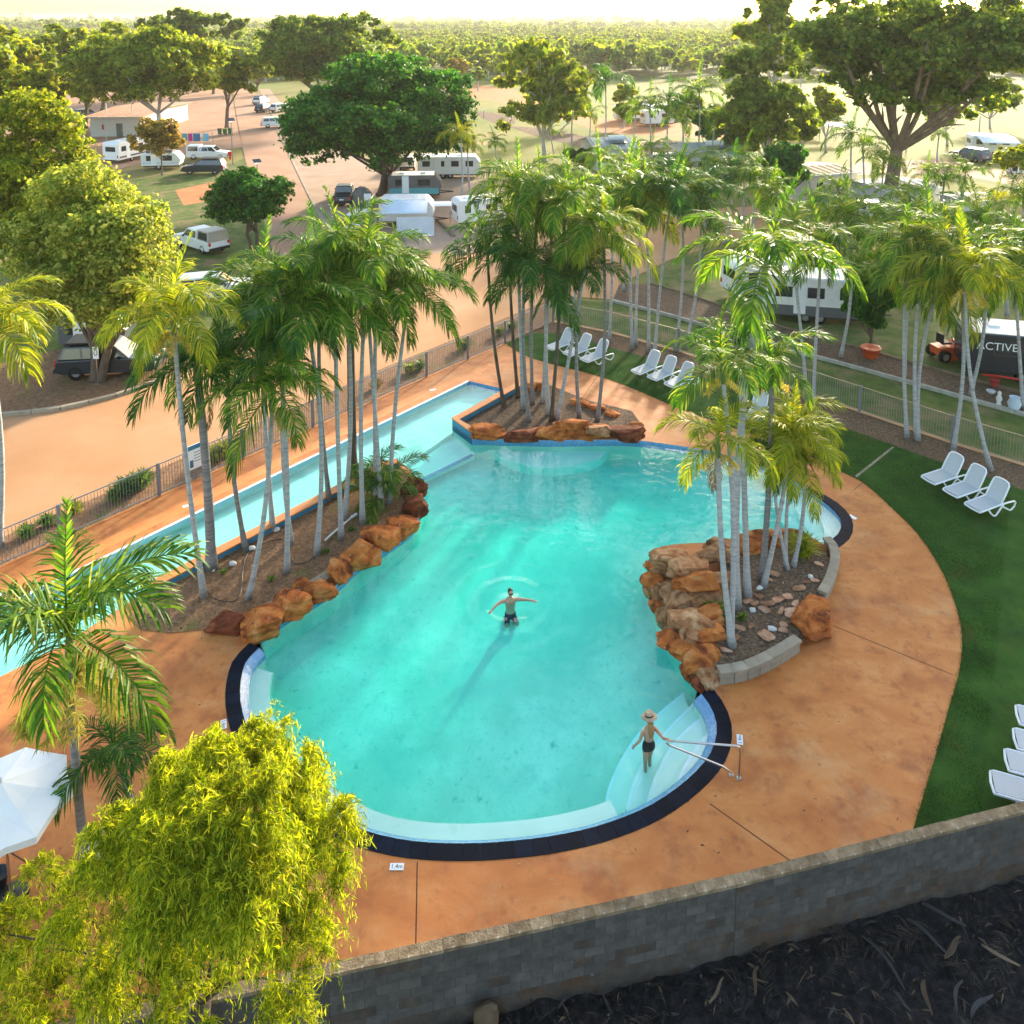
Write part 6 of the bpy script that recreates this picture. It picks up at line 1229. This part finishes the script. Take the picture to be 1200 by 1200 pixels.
def car(label, px, rz, kind='suv', paint='white_paint', group=None, canopy=None, name='parked_car', cat='car', rack=False):
    t = thing(name, label, cat, P(*px, -.05), rz, group); L = 4.8 if kind == 'suv' else 5.3; W = .92; h = L / 2
    prof = [(-h, .42), (-h - .04, .62), (-h + .02, .98), (-h + .1, 1.05), (h - 1.35, 1.08), (h - .25, .96), (h - .02, .82), (h, .45), (h - .25, .32), (-h + .3, .32)]
    o = MB().prism_y(prof, -W, W).obj('body', paint, t); bv = o.modifiers.new('bevel', 'BEVEL'); bv.width = .07; bv.segments = 2; bv.limit_method = 'ANGLE'; bv.angle_limit = R(30)
    if kind == 'suv': b0, b1 = (-h + .06, h - 1.25, .88), (-h + .35, h - 2.05, .72)
    else: b0, b1 = (-h + 1.75, h - 1.25, .88), (-h + 1.95, h - 2.0, .72)
    z0, z1 = 1.05, 1.72
    o = loft(b0, b1, z0, z1).obj('cabin', paint, t); bv = o.modifiers.new('bevel', 'BEVEL'); bv.width = .06; bv.segments = 2
    for s in (-1, 1):
        for ua, ub in (((.05, .34), (.37, .64), (.67, .92)) if kind == 'suv' else ((.08, .48), (.52, .92))): side_pane(t, b0, b1, z0, z1, ua, ub, s)
        for x in (h - .95, -h + .95): wheel(t, x, s * .80)
        MB().box((h - .03, s * .68, .82), (.12, .34, .16)).obj('headlight', 'lamp_clear', t); MB().box((-h - .01, s * .80, .90), (.08, .16, .26)).obj('tail_light', 'red_lamp', t)
        MB().box((h - 1.75, s * 1.0, 1.12), (.1, .16, .13)).obj('mirror', 'black', t)
    end_pane(t, b0, b1, z0, z1, True, 'windscreen'); end_pane(t, b0, b1, z0, z1, False, 'rear_window')
    MB().box((h + .03, 0, .5), (.14, 1.75, .22)).obj('front_bumper', 'black', t); MB().box((-h - .06, 0, .5), (.14, 1.75, .2)).obj('rear_bumper', 'black', t)
    MB().box((h - .01, 0, .74), (.06, .9, .14)).obj('grille', 'black', t); MB().box((-h - .05, 0, .75), (.02, .4, .12)).obj('number_plate', 'sign_white', t)
    if kind == 'ute':
        if canopy:
            o = loft((-h + .02, -h + 1.72, .88), (-h + .1, -h + 1.7, .80), 1.06, 1.85).obj('canopy', canopy, t); bv = o.modifiers.new('bevel', 'BEVEL'); bv.width = .04
            side_pane(t, (-h + .02, -h + 1.72, .88), (-h + .1, -h + 1.7, .80), 1.06, 1.85, .12, .88, 1, 'canopy_window'); side_pane(t, (-h + .02, -h + 1.72, .88), (-h + .1, -h + 1.7, .80), 1.06, 1.85, .12, .88, -1, 'canopy_window')
        else: MB().box((-h + .9, 0, 1.07), (1.6, 1.6, .04)).obj('tray_cover', 'black', t)
    if rack:
        for x in (b1[0] + .3, b1[1] - .3): MB().box((x, 0, z1 + .05), (.06, 1.4, .05)).obj('roof_bar', 'black', t)
        MB().box(((b1[0] + b1[1]) / 2, 0, z1 + .12), (b1[1] - b1[0] - .2, 1.3, .08)).obj('roof_tray', 'black', t)
    return t
def caravan(label, px, rz, L=5.8, W=1.2, H=2.25, body='white_paint', stripe=None, awning=None, windows=3, axles=1, lower=None, name='caravan', roof='white_paint', group=None, pop=False, aw_mat='canvas_white', door=True):
    t = thing(name, label, 'caravan', P(*px, -.05), rz, group); h = L / 2; z0 = .48; z1 = z0 + H
    prof = [(-h, z0), (-h, z1 - .25), (-h + .2, z1), (h - .6, z1), (h - .12, z1 - .6), (h, z0 + .75), (h - .25, z0)]
    o = MB().prism_y(prof, -W, W).obj('body', body, t); bv = o.modifiers.new('bevel', 'BEVEL'); bv.width = .06; bv.segments = 2; bv.limit_method = 'ANGLE'
    MB().box((-.2, 0, z1 + .015), (L - 1.1, W * 1.9, .04)).obj('roof_skin', roof, t)
    for k in range(2): MB().box((-h * .5 + k * h * .8, 0, z1 + .08), (.5, .5, .12)).obj('roof_hatch', 'white_plastic', t)
    if pop: MB().box((-.2, 0, z1 + .2), (L - 1.6, W * 1.7, .34)).obj('pop_top', 'canvas_grey', t)
    for s in (-1, 1):
        for k in range(windows):
            x = -h + L * (k + .6) / (windows + .4); o = MB().box((x, s * (W + .005), z0 + H * .62), (L / windows * .42, .03, .55)).obj('window', 'glass', t); MB().box((0, 0, 0), (L / windows * .42 + .1, .02, .65)).obj('frame', 'black', o, (x, s * (W - .002), z0 + H * .62))
        if stripe: MB().box((-.1, s * (W + .006), z0 + .35), (L - .5, .015, .22)).obj('stripe', stripe, t)
        if lower: MB().box((-.1, s * (W + .008), z0 + .3), (L - .45, .015, .62)).obj('lower_panel', lower, t)
        for a in range(axles): wheel(t, -.3 + (a - (axles - 1) / 2) * .85, s * (W - .12), .34, .22)
        MB().box((-h - .01, s * (W - .2), z0 + .45), (.03, .16, .3)).obj('tail_light', 'red_lamp', t)
    MB().box((-h - .008, 0, z0 + H * .62), (.03, W * 1.2, .6)).obj('rear_window', 'glass', t)
    if door: MB().box((-h * .35, -(W + .008), z0 + .98), (.68, .025, 1.75)).obj('door', 'white_plastic', t)
    for s in (-1, 1): MB().tube([(h - .3, s * .6, z0 - .02), (h + 1.2, 0, z0 - .02)], .05, 6).obj('drawbar', 'black', t)
    MB().box((0, 0, z0 - .08), (L - .4, W * 1.7, .16)).obj('chassis', 'black', t)
    if awning:
        d, zl = awning; mb = MB(); K = 7
        for k in range(K + 1):
            u = k / K; yy = -W - d * u; zz = z1 - .05 - (z1 - zl) * (u ** 1.4)
            mb.v += [(-h + .4, yy, zz), (h - .5, yy, zz)]
        for k in range(K): mb.f.append((2 * k, 2 * k + 1, 2 * k + 3, 2 * k + 2))
        o = mb.obj('awning', aw_mat, t, smooth=True); o.modifiers.new('thick', 'SOLIDIFY').thickness = .02
        for x in (-h + .45, h - .55): MB().tube([(x, -W - d, 0), (x, -W - d, zl)], .025, 6).obj('awning_pole', 'steel', t)
    return t
# ---- by the lane and shed
caravan('white caravan seen from behind, parked before the amenities shed', (148, 188), R(75), 5.4, 1.2, 2.2, stripe='car_grey', windows=3)
caravan('white pop-top caravan hitched behind the dark wagon', (192, 197), R(8), 4.6, 1.15, 1.5, pop=True, windows=2, stripe='canvas_blue')
car('white utility with canopy parked before the clothesline', (245, 186), R(2), 'ute', 'white_paint', canopy='white_paint')
car('dark wagon with roof box on the grass beside the lamp post', (240, 203), R(182), 'suv', 'car_dark', rack=True)
car('white utility with beige canopy on the lawn behind the cream-green tree', (236, 291), R(140), 'ute', 'white_paint', canopy='canopy_beige')
car('white sedan half hidden behind the island palms on the verge', (252, 350), R(20), 'suv', 'white_paint')
car('dark wagon under the cream-green tree at the kerb', (132, 436), R(6), 'suv', 'car_dark', rack=True)
caravan('low grey camper trailer behind the dark wagon under the tree', (118, 405), R(4), 3.6, 1.0, 1.4, body='car_grey', windows=2, roof='car_grey')
car('white car half hidden behind the yellow tree on the verge', (60, 268), R(30), 'suv', 'white_paint')
car('pale van half hidden behind the cream-green tree', (150, 372), R(10), 'suv', 'white_paint')
# ---- far end of the lane
car('white four-wheel drive with roof rack far along the lane', (306, 122), R(82), 'suv', 'white_paint', rack=True)
car('dark boxy four-wheel drive seen from behind far along the lane', (310, 131), R(80), 'suv', 'car_dark')
car('white hatchback poking out beside the mango tree', (324, 149), R(20), 'suv', 'white_paint')
car('small white van parked beyond the mango tree', (330, 131), R(60), 'suv', 'white_paint')
car('silver wagon parked in the shade behind the shed', (102, 138), R(60), 'suv', 'car_grey')
# ---- pads beside the mango tree
caravan('white caravan with pale blue awning and annex wall on the paved pad', (478, 262), R(2), 4.8, 1.2, 1.95, awning=(1.9, 1.65), windows=2, aw_mat='canvas_blue')
nx_ = thing('annex_wall', 'pale blue annex screen hanging under the caravan awning', 'screen', P(487, 277, -.05), R(2))
MB().box((0, 0, .84), (3.1, .03, 1.6)).obj('panel', 'canvas_blue', nx_)
for x in (-1.57, 1.57): MB().tube([(x, 0, 0), (x, 0, 1.75)], .025, 6).obj('pole', 'steel', nx_)
caravan('teal-sided caravan behind the one with pale blue awning', (487, 230), R(4), 5.4, 1.2, 1.9, body='canvas_grey', lower='teal', windows=2)
caravan('long white tandem-axle caravan with stepped roof behind the mango tree', (527, 207), R(2), 7.2, 1.25, 2.0, axles=2, windows=4)
caravan('white caravan roof showing between palm fronds at the pad edge', (562, 262), R(20), 4.6, 1.15, 1.9, windows=2)
car('white car parked at the caravan with pale blue awning', (425, 268), R(80), 'suv', 'white_paint')
car('cream truck cab parked under the mango tree', (478, 197), R(95), 'suv', 'cream_wall')
car('black utility parked beside the grey dome tent', (404, 236), R(95), 'ute', 'car_dark')
tn = thing('dome_tent', 'grey dome tent standing beside the mango tree trunks', 'tent', P(424, 240, -.05), .2)
mb = MB(); mb.lathe([(1.25, 0), (1.2, .55), (1.0, 1.15), (.65, 1.6), (.25, 1.8), (0, 1.83)], 8); mb.obj('canopy', 'canvas_grey', tn)
MB().box((.55, -1.02, .7), (.7, .06, 1.2)).obj('door_flap', 'canvas_white', tn)
for k in range(4): a = k * math.pi / 2 + .39; MB().tube([(1.28 * math.cos(a), 1.28 * math.sin(a), 0), (1.03 * math.cos(a), 1.03 * math.sin(a), 1.17), (.26 * math.cos(a), .26 * math.sin(a), 1.83)], .02, 5).obj('pole', 'steel', tn)
ws = thing('awning_side', 'small white side canopy beside the blue awning caravan', 'canopy', P(517, 258, -.05), .1)
o = loft((-.9, .9, .9), (-.8, .8, .6), 1.5, 1.62).obj('canopy', 'canvas_white', ws)
for x in (-.8, .8):
    for y in (-.8, .8): MB().tube([(x, y, 0), (x, y, 1.5)], .025, 6).obj('pole', 'steel', ws)
# ---- behind the fence and far field
caravan('white motorhome with black underside behind the fence palms', (955, 372), R(-12), 6.2, 1.2, 2.3, windows=3, axles=2, lower='car_grey')
car('white four-wheel drive beyond the motorhome roof', (925, 312), R(10), 'suv', 'white_paint')
caravan('white caravan glimpsed between the tall palm fronds', (895, 345), R(15), 5.2, 1.2, 2.0, windows=2)
av = caravan('black off-road caravan with white lettering and white roof behind the fence palms', (1196, 440), R(-14), 5.8, 1.2, 2.0, body='car_dark', axles=1, windows=1, door=False)
text('ACTIVE', .56, 'sign_white', av, (-1.55, -1.235, 1.85), (math.pi / 2, 0, 0))
MB().tube([(-2.2, -1.6, .5), (-1.5, -1.9, .6), (-.6, -1.8, .5), (0, -1.7, .45)], .05, 6).obj('red_frame_bar', 'red_lamp', av)
caravan('white caravan with white awning far across the field', (1160, 181), R(-10), 5.5, 1.2, 2.2, awning=(2.6, 2.1), windows=3)
car('silver four-wheel drive beside the far caravan with awning', (1136, 188), R(115), 'suv', 'car_grey')
car('white utility parked before the pale cabins', (770, 196), R(170), 'ute', 'white_paint', canopy='white_paint')
car('black utility parked before the pale cabins', (790, 198), R(170), 'ute', 'car_dark')
car('white car in front of the far white hut', (1030, 256), R(20), 'suv', 'white_paint')
gV = 'far white caravans'
for px, rz in [((738, 141), 10), ((757, 134), 0), ((768, 140), 30), ((788, 138), 5), ((805, 132), -10), ((770, 147), 15)]:
    caravan('small white caravan in the cluster at the far edge of the field', px, R(rz), 5.5, 1.2, 2.2, windows=2, group=gV)
# ride-on mower
mo = thing('ride_on_mower', 'orange ride-on mower parked beside the black caravan', 'mower', P(1112, 420, -.05), R(10))
MB().prism_y([(-.9, .35), (-.9, .75), (-.3, .8), (.1, .75), (.3, .95), (.95, .9), (1.05, .6), (1.05, .35)], -.4, .4).obj('body', 'orange_paint', mo)
MB().box((-.35, 0, .95), (.5, .5, .1)).obj('seat', 'black', mo); MB().box((-.62, 0, 1.2), (.1, .5, .5)).obj('backrest', 'black', mo)
MB().tube([(.2, 0, .9), (.05, 0, 1.2)], .03, 6).obj('steering_column', 'black', mo); MB().box((0, 0, .22), (1.0, 1.2, .16)).obj('mower_deck', 'orange_paint', mo)
for s in (-1, 1): wheel(mo, -.65, s * .5, .34, .24); wheel(mo, .75, s * .45, .24, .18)
mo2 = thing('generator', 'red trailer machine with yellow guard beside the orange mower', 'machine', P(1137, 424, -.05), R(-5))
MB().prism_y([(-.7, .35), (-.7, .9), (-.3, 1.05), (.7, .95), (.7, .35)], -.4, .4).obj('housing', 'red_cloth', mo2); MB().box((-.2, -.42, .7), (.5, .03, .3)).obj('vent', 'black', mo2); MB().box((.4, -.43, .75), (.3, .03, .3)).obj('guard', 'yellow', mo2)
for s in (-1, 1): wheel(mo2, 0, s * .5, .3, .2)
fp = thing('flower_pot', 'orange pot with ferns on the caravan lawn under the bushy tree', 'pot', P(1020, 418, -.05))
MB().lathe([(.35, 0), (.5, .5), (.55, .5), (.52, .55), (.4, .5), (0, .48)], 16).obj('bowl', 'orange_paint', fp, smooth=True)
for i, (px, lb_) in enumerate([((1170, 477), 'small white garden statue on the outer palm bed'), ((1161, 461), 'low white bowl on the outer palm bed')]):
    st = thing('garden_ornament', lb_, 'ornament', P(*px, -.05)); MB().lathe([(.16, 0), (.13, .1), (.08, .25), (.14, .4), (.1, .55), (.06, .6), (.09, .7), (.05, .78), (0, .8)] if i == 0 else [(.12, 0), (.22, .14), (.2, .16), (0, .1)], 12).obj('body', 'white_stone', st, smooth=True)
pg = thing('plant_pot', 'dull blue grey glazed pot beside the small white garden statue', 'pot', P(1188, 481, -.05)); MB().lathe([(.18, 0), (.3, .35), (.2, .6), (.24, .66), (.18, .66), (.16, .5), (0, .5)], 14).obj('body', 'canvas_blue', pg, smooth=True)
pr_ = thing('plant_pot', 'small red pot on the thin timber edging', 'pot', P(1165, 452, -.05)); MB().lathe([(.15, 0), (.22, .32), (.24, .32), (.2, .34), (0, .3)], 12).obj('body', 'red_cloth', pr_, smooth=True)
# ================================================================ buildings
def hut(name, label, px, rz, L, D, H, wall, roof, slope=.06, over=.3, wins=(), door=None, tank=False, deckm=None, z=-.05, tarp=None):
    """front wall on local -y; px = middle of the front wall's foot"""
    t = thing(name, label, 'building', P(*px, z), rz); x = L / 2
    for nm, c, d in (('wall', (0, .06, H / 2), (L, .12, H)), ('wall', (0, D - .06, H / 2), (L, .12, H)), ('wall', (-x + .06, D / 2, H / 2), (.12, D - .25, H)), ('wall', (x - .06, D / 2, H / 2), (.12, D - .25, H))): MB().box(c, d).obj(nm, wall, t)
    rise = D * slope; mb = MB(); mb.add([(-x - over, -over, H + .02), (x + over, -over, H + .02), (x + over, D / 2, H + .02 + rise), (-x - over, D / 2, H + .02 + rise), (x + over, D + over, H + .02), (-x - over, D + over, H + .02)], [(0, 1, 2, 3), (3, 2, 4, 5)])
    ro = mb.obj('roof', roof, t); ro.modifiers.new('thick', 'SOLIDIFY').thickness = .08
    MB().box((0, -over - .04, H - .02), (L + 2 * over, .08, .16)).obj('gutter', 'pale_wall', ro)
    for k in range(int((L + 2 * over) / .9)):
        xx = -x - over + .45 + k * .9; mb = MB().tube([(xx, -over, H + .06), (xx, D / 2, H + .06 + rise)], .03, 4); mb.obj('roof_seam', roof, ro)
    for g_ in (-1, 1):
        mb = MB(); mb.add([(g_ * (x - .01), 0, H), (g_ * (x - .01), D, H), (g_ * (x - .01), D / 2, H + rise)], [(0, 1, 2)] if g_ > 0 else [(2, 1, 0)]); mb.obj('gable', wall, t)
    for (wx, wz, ww, wh) in wins:
        f = MB().box((wx, -.012, wz), (ww + .12, .03, wh + .12)).obj('window', 'white_plastic', t); MB().box((wx, -.03, wz), (ww, .02, wh)).obj('pane', 'glass', f)
    if door is not None: d_ = MB().box((door, -.015, 1.02), (.95, .04, 2.04)).obj('door', 'car_grey', t); MB().box((door + .35, -.05, 1.0), (.05, .04, .16)).obj('handle', 'steel', d_)
    if tank:
        MB().tube([(-.3, D * .35, H + .4 + rise * .6), (1.7, D * .35, H + .4 + rise * .6)], .32, 14).obj('water_tank', 'white_plastic', t); MB().box((.7, D * .2, H + .16 + rise * .4), (2.0, 1.0, .06)).obj('solar_panel', 'solar', t)
    if deckm: MB().box((0, -1.0, H - .25), (L, 2.0, .06)).obj('veranda_roof', deckm, t); [MB().box((sx * (x - .1), -1.9, (H - .3) / 2), (.1, .1, H - .3)).obj('veranda_post', 'white_plastic', t) for sx in (-1, 0, 1)]
    if tarp: MB().box((0, -.7, .3), (L * .9, 1.2, .4)).obj('tarp', tarp, t)
    return t
shed = hut('amenities_shed', 'long white amenities shed with rusty red low-pitched roof', (136, 160), R(3), 7.6, 22, 3.1, 'pale_wall', 'red_roof', .02, .8, wins=(), door=.6)
MB().box((-1.9, -.02, 1.5), (.3, .05, .8)).obj('sign_panel', 'red_cloth', shed)
for x in (-2.5, 1.5): MB().tube([(x, 3, 3.2), (x, 3, 5.2)], .1, 8).obj('vent_pipe', 'white_plastic', shed)
hut('cabin', 'pale cabin with roof water tank beside the white utility', (722, 200), R(8), 5.0, 8, 2.7, 'pale_wall', 'metal_roof', .1, wins=((-1.2, 1.5, 1.1, 1.0),), door=1.4, tank=True)
hut('cabin', 'pale cabin with roof water tank beside the black utility', (838, 208), R(4), 6.2, 8, 2.7, 'pale_wall', 'metal_roof', .1, wins=((-1.6, 1.5, .9, .9), (1.2, 1.5, 1.2, .9)), door=2.4, tank=True)
hut('cabin', 'tan weatherboard cabin with blue tarp along its front', (974, 236), R(20), 6.0, 6, 2.8, 'cream_wall', 'tan_roof', .05, wins=((-1.5, 1.6, .8, .9), (1.6, 1.7, .6, .4)), tarp='tarp_blue')
hut('cabin', 'low white hut behind the small palms near the huge tree trunk', (1068, 250), R(15), 6.0, 5, 2.3, 'pale_wall', 'metal_roof', .05, wins=((-.6, 1.3, .9, .8),))
hut('cabin', 'tan fenced cabin annexe between the two pale cabins', (780, 188), R(6), 5.5, 4, 1.9, 'tan_wall', 'tan_roof', .04)
hut('cabin', 'small white hut at the end of the far palms', (1150, 262), R(10), 4.0, 3, 2.1, 'pale_wall', 'metal_roof', .05, wins=((0, 1.2, .7, .6),))
for i, (px, lb_) in enumerate([((952, 158), 'white flat shade canopy with skylight far behind the gums'), ((970, 165), 'white shade canopy on thin posts in front of the skylight one')]):
    sh = thing('shade_canopy', lb_, 'canopy', P(*px, -.05), .2)
    o = loft((-2.6, 2.6, 1.8), (-2.5, 2.5, 1.5), 2.4, 2.55).obj('canopy', 'canvas_white', sh)
    for x in (-2.4, 2.4):
        for y in (-1.6, 1.6): MB().tube([(x, y, 0), (x, y, 2.4)], .05, 6).obj('post', 'steel', sh)
    if i == 0: MB().box((.5, 0, 2.6), (.9, .7, .08)).obj('skylight', 'glass', sh)
ac = thing('generator', 'white box unit with dark vent on the far caravan lawn', 'machine', P(1189, 202, -.05), .1); MB().box((0, 0, .55), (1.6, .9, 1.1)).obj('housing', 'white_paint', ac); MB().box((-.35, -.46, .6), (.6, .03, .7)).obj('vent', 'black', ac)
# ================================================================ park furniture
def lamp(label, px, h=4.5, solar=True, group=None):
    t = thing('lamp_post', label, 'lamp', P(*px, -.05), 0, group); MB().tube([(0, 0, 0), (0, 0, h)], [.07, .045], 8).obj('pole', 'fence_grey', t)
    if solar: MB().box((0, 0, 0), (.9, .6, .04)).obj('solar_panel', 'solar', t, (0, 0, h + .1), (R(30), 0, R(40)))
    MB().box((0, -.35, h - .15), (.25, .5, .08)).obj('lamp_head', 'white_plastic', t); return t
lamp('lamp post with solar panel standing behind the palms by the paved pad', (581, 186), 2.6)
lamp('tall grey lamp post at the lane beside the bins', (273, 193), 5.6)
lamp('dark lamp post with solar panel at the lane above the round tree', (302, 212), 2.2)
gL = 'thin lamp posts on the field'
for px in [(567, 138), (598, 150)]: lamp('thin dark bollard lamp along the park bed on the dry field', px, 1.7, False, gL)
for px in [(1062, 176), (1147, 160), (958, 150), (126, 184)]:
    t = thing('timber_pole', 'plain weathered utility pole among the far sites', 'pole', P(*px, -.05), 0, 'plain poles'); MB().tube([(0, 0, 0), (0, 0, 3.2)], [.1, .08], 8).obj('pole', 'log', t); MB().box((0, 0, 3.05), (.4, .15, .12)).obj('cap', 'log', t)
gN = 'bins beside the lane'
for i, px in enumerate([(258, 158), (264, 158), (270, 158)]):
    t = thing('wheelie_bin', ['dark green wheelie bin with red lid beside the olive tree', 'dark green wheelie bin with yellow lid beside the olive tree', 'plain dark green wheelie bin beside the olive tree'][i], 'bin', P(*px, -.05), .1, gN)
    loft((-.25, .25, .25), (-.3, .3, .3), .08, 1.0).obj('body', 'green_bin', t); MB().box((0, 0, 1.03), (.64, .66, .07)).obj('lid', ['red_lamp', 'yellow', 'green_bin'][i], t)
    for s in (-1, 1): MB().lathe([(0, -.03), (.1, -.03), (.1, .03), (0, .03)], 10, axis='y').obj('wheel', 'tyre', t, (.22, s * .28, .1))
hy = thing('fire_hydrant', 'red fire hose post beside the dark wagon', 'hydrant', P(270, 187, -.05)); MB().tube([(0, 0, 0), (0, 0, .7)], .12, 10).obj('post', 'red_lamp', hy); MB().box((0, 0, .8), (.5, .35, .5)).obj('hose_box', 'red_lamp', hy)
clt = thing('clothesline', 'rotary clothesline posts and wires beside the shed', 'clothesline', P(231, 172, -.05), .05)
for x in (-2.2, 2.2): MB().tube([(x, 0, 0), (x, 0, 2.0)], .05, 6).obj('post', 'steel', clt)
for y in (-.3, .3): MB().tube([(-2.2, y, 1.95), (2.2, y, 1.95)], .015, 4).obj('wire', 'steel', clt)
for i, (x, m_, lb_, ww) in enumerate([(-1.6, 'teal', 'teal towel hanging on the clothesline', .8), (-.8, 'magenta', 'pink towel hanging on the clothesline', .6), (.1, 'sign_blue', 'dark blue sheet hanging on the clothesline', 1.0), (1.4, 'tarp_blue', 'pale blue towel hanging on the clothesline', .8)]):
    b0 = P(231, 172, -.05); mb = MB(); K = 5
    for k in range(K + 1): u = k / K; mb.v += [(ww * (u - .5), .05 * math.sin(u * 7), 0), (ww * (u - .5), .06 * math.sin(u * 7 + 1), -1.1)]
    for k in range(K): mb.f.append((2 * k, 2 * k + 2, 2 * k + 3, 2 * k + 1))
    o = mb.obj('towel', m_, None, (b0.x + x, b0.y - .3, b0.z + 1.94)); o.modifiers.new('thick', 'SOLIDIFY').thickness = .02; tag(o, lb_, 'towel', None)
ss = thing('site_sign', 'small white site sign with ring mark on the cream-green tree trunk', 'sign', P(117, 446, -.05) + Vector((.12, -.45, 0)), 0)
MB().box((0, 0, 1.65), (.28, .02, .62)).obj('plate', 'sign_white', ss)
ssr = MB(); ring = [(.08 * math.cos(a * .524), -.014, 1.66 + .15 * math.sin(a * .524)) for a in range(13)]; ssr.tube(ring, .018, 5); ssr.obj('ring_mark', 'black', ss)
MB().box((0, -.013, 1.88), (.18, .008, .05)).obj('text_line', 'black', ss); MB().tube([(0, .02, 0), (0, .02, 1.9)], .02, 6).obj('stake', 'steel', ss)
# ================================================================ far bushland and the air
def bush_proto(k, n_, size):
    rr = random.Random(900 + k); lobes = []
    for q in range(5): a = rr.uniform(0, 6.28); r_ = rr.uniform(.2, 1.5); lobes.append(((math.cos(a) * r_, math.sin(a) * r_, rr.uniform(2.2, 4.6)), (rr.uniform(1.1, 1.8),) * 2 + (rr.uniform(.9, 1.5),)))
    me = crown_mesh(lobes, n_, size, ['leaf_bush', 'leaf_gum', 'leaf_bush', 'leaf_olive', 'leaf_yellow'][k % 5], 700 + k, 1.3); return me
gW = 'trees at the edge of the bushland'; protos = [bush_proto(k, 900, .45) for k in range(5)]
trunkm = MB().tube([(0, 0, -.1), (.1, 0, 1.4), (.2, .1, 3.0)], [.16, .12, .07], 6).mesh('trunk', 'bark_gum')
rw = random.Random(5); nb_ = 0
while nb_ < 70:
    Y = rw.uniform(205, 330); X = rw.uniform(-.72, .72) * Y
    if -.55 * Y < X < -.30 * Y and Y < 230: continue
    s_ = rw.uniform(.9, 1.8); k = rw.randint(0, 4)
    t = thing('bush_tree', 'small rounded gum in the front belt of the bushland', 'tree', (X, Y, -.1), rw.uniform(0, 6.28), gW); t.scale = (s_ * 1.15, s_ * 1.15, s_)
    link('crown', protos[k], t); link('trunk', trunkm, t); nb_ += 1
small = [bush_proto(k, 150, 1.0) for k in range(5)]
rg = np.random.default_rng(3); pts = []; 
for (y0, y1, n_) in ((260, 500, 3600), (500, 1000, 7500), (1000, 2200, 9000), (2200, 6000, 6000)):
    Y = np.sqrt(rg.uniform(y0 ** 2, y1 ** 2, n_)); X = rg.uniform(-.85, .85, n_) * Y; pts.append(np.stack([X, Y, np.full(n_, -.2)], 1))
pts = np.concatenate(pts); me = bpy.data.meshes.new('bushland'); me.vertices.add(len(pts)); me.vertices.foreach_set('co', pts.ravel())
sa = me.attributes.new('sz', 'FLOAT', 'POINT'); Yv = pts[:, 1]; clump = np.array([mnoise.noise((x * .006, y * .006, 0)) for x, y, _ in pts])
sz = rg.uniform(.7, 1.5, len(pts)) * (1 + .7 * clump) * np.where(Yv > 1000, 1.5, 1) * np.where(Yv > 2200, 2.0, 1); sa.data.foreach_set('value', sz.astype(np.float32))
fo = link('bushland', me); fo['kind'] = 'stuff'; fo['label'] = 'low green bushland stretching to the horizon'
pc = bpy.data.collections.new('bush_kinds')
for k, m_ in enumerate(small): pc.objects.link(bpy.data.objects.new('bush_kind', m_))
ng = bpy.data.node_groups.new('scatter', 'GeometryNodeTree'); ng.interface.new_socket('Geometry', in_out='INPUT', socket_type='NodeSocketGeometry'); ng.interface.new_socket('Geometry', in_out='OUTPUT', socket_type='NodeSocketGeometry')
N = ng.nodes; gi = N.new('NodeGroupInput'); go = N.new('NodeGroupOutput'); ip = N.new('GeometryNodeInstanceOnPoints'); ci = N.new('GeometryNodeCollectionInfo'); ci.inputs[0].default_value = pc; ci.inputs['Separate Children'].default_value = True; ci.inputs['Reset Children'].default_value = True
ip.inputs['Pick Instance'].default_value = True; at = N.new('GeometryNodeInputNamedAttribute'); at.data_type = 'FLOAT'; at.inputs[0].default_value = 'sz'
rv = N.new('FunctionNodeRandomValue'); rv.data_type = 'FLOAT'; rv.inputs[3].default_value = 6.283; cx = N.new('ShaderNodeCombineXYZ')
ri = N.new('FunctionNodeRandomValue'); ri.data_type = 'INT'; ri.inputs[4].default_value = 0; ri.inputs[5].default_value = 4; ri.inputs['Seed'].default_value = 4
Lk = ng.links.new; Lk(gi.outputs[0], ip.inputs['Points']); Lk(ci.outputs[0], ip.inputs['Instance']); Lk(ri.outputs[2], ip.inputs['Instance Index']); Lk(rv.outputs[1], cx.inputs[2]); Lk(cx.outputs[0], ip.inputs['Rotation']); Lk(at.outputs[0], ip.inputs['Scale']); Lk(ip.outputs[0], go.inputs[0])
fo.modifiers.new('scatter', 'NODES').node_group = ng
struct(MB().sheet([[Vector((-24000, 245, 0)), Vector((24000, 245, 0)), Vector((24000, 24000, 0)), Vector((-24000, 24000, 0))]], -.07).obj('bushland_ground', 'bush_floor' if 'bush_floor' in MATS else nmat('bush_floor', [(.3, (.07, .085, .022)), (.5, (.12, .13, .035)), (.7, (.2, .17, .06))], .02, .95, spots=[(.004, .5, .65, (.06, .08, .025), 3.0)])))
HAZE = 0.00011
hm, n, l, b = new_mat('haze'); n.remove(b); pv = n.new('ShaderNodeVolumePrincipled'); pv.inputs['Color'].default_value = (.97, .96, .90, 1); pv.inputs['Density'].default_value = HAZE; pv.inputs['Anisotropy'].default_value = .35
l.new(pv.outputs[0], n['Material Output'].inputs['Volume'])
hz = MB().box((0, 12000, 13.2), (52000, 26000, 32)).obj('haze', hm); hz['kind'] = 'stuff'; hz['label'] = 'thin pale golden morning haze over the whole place'
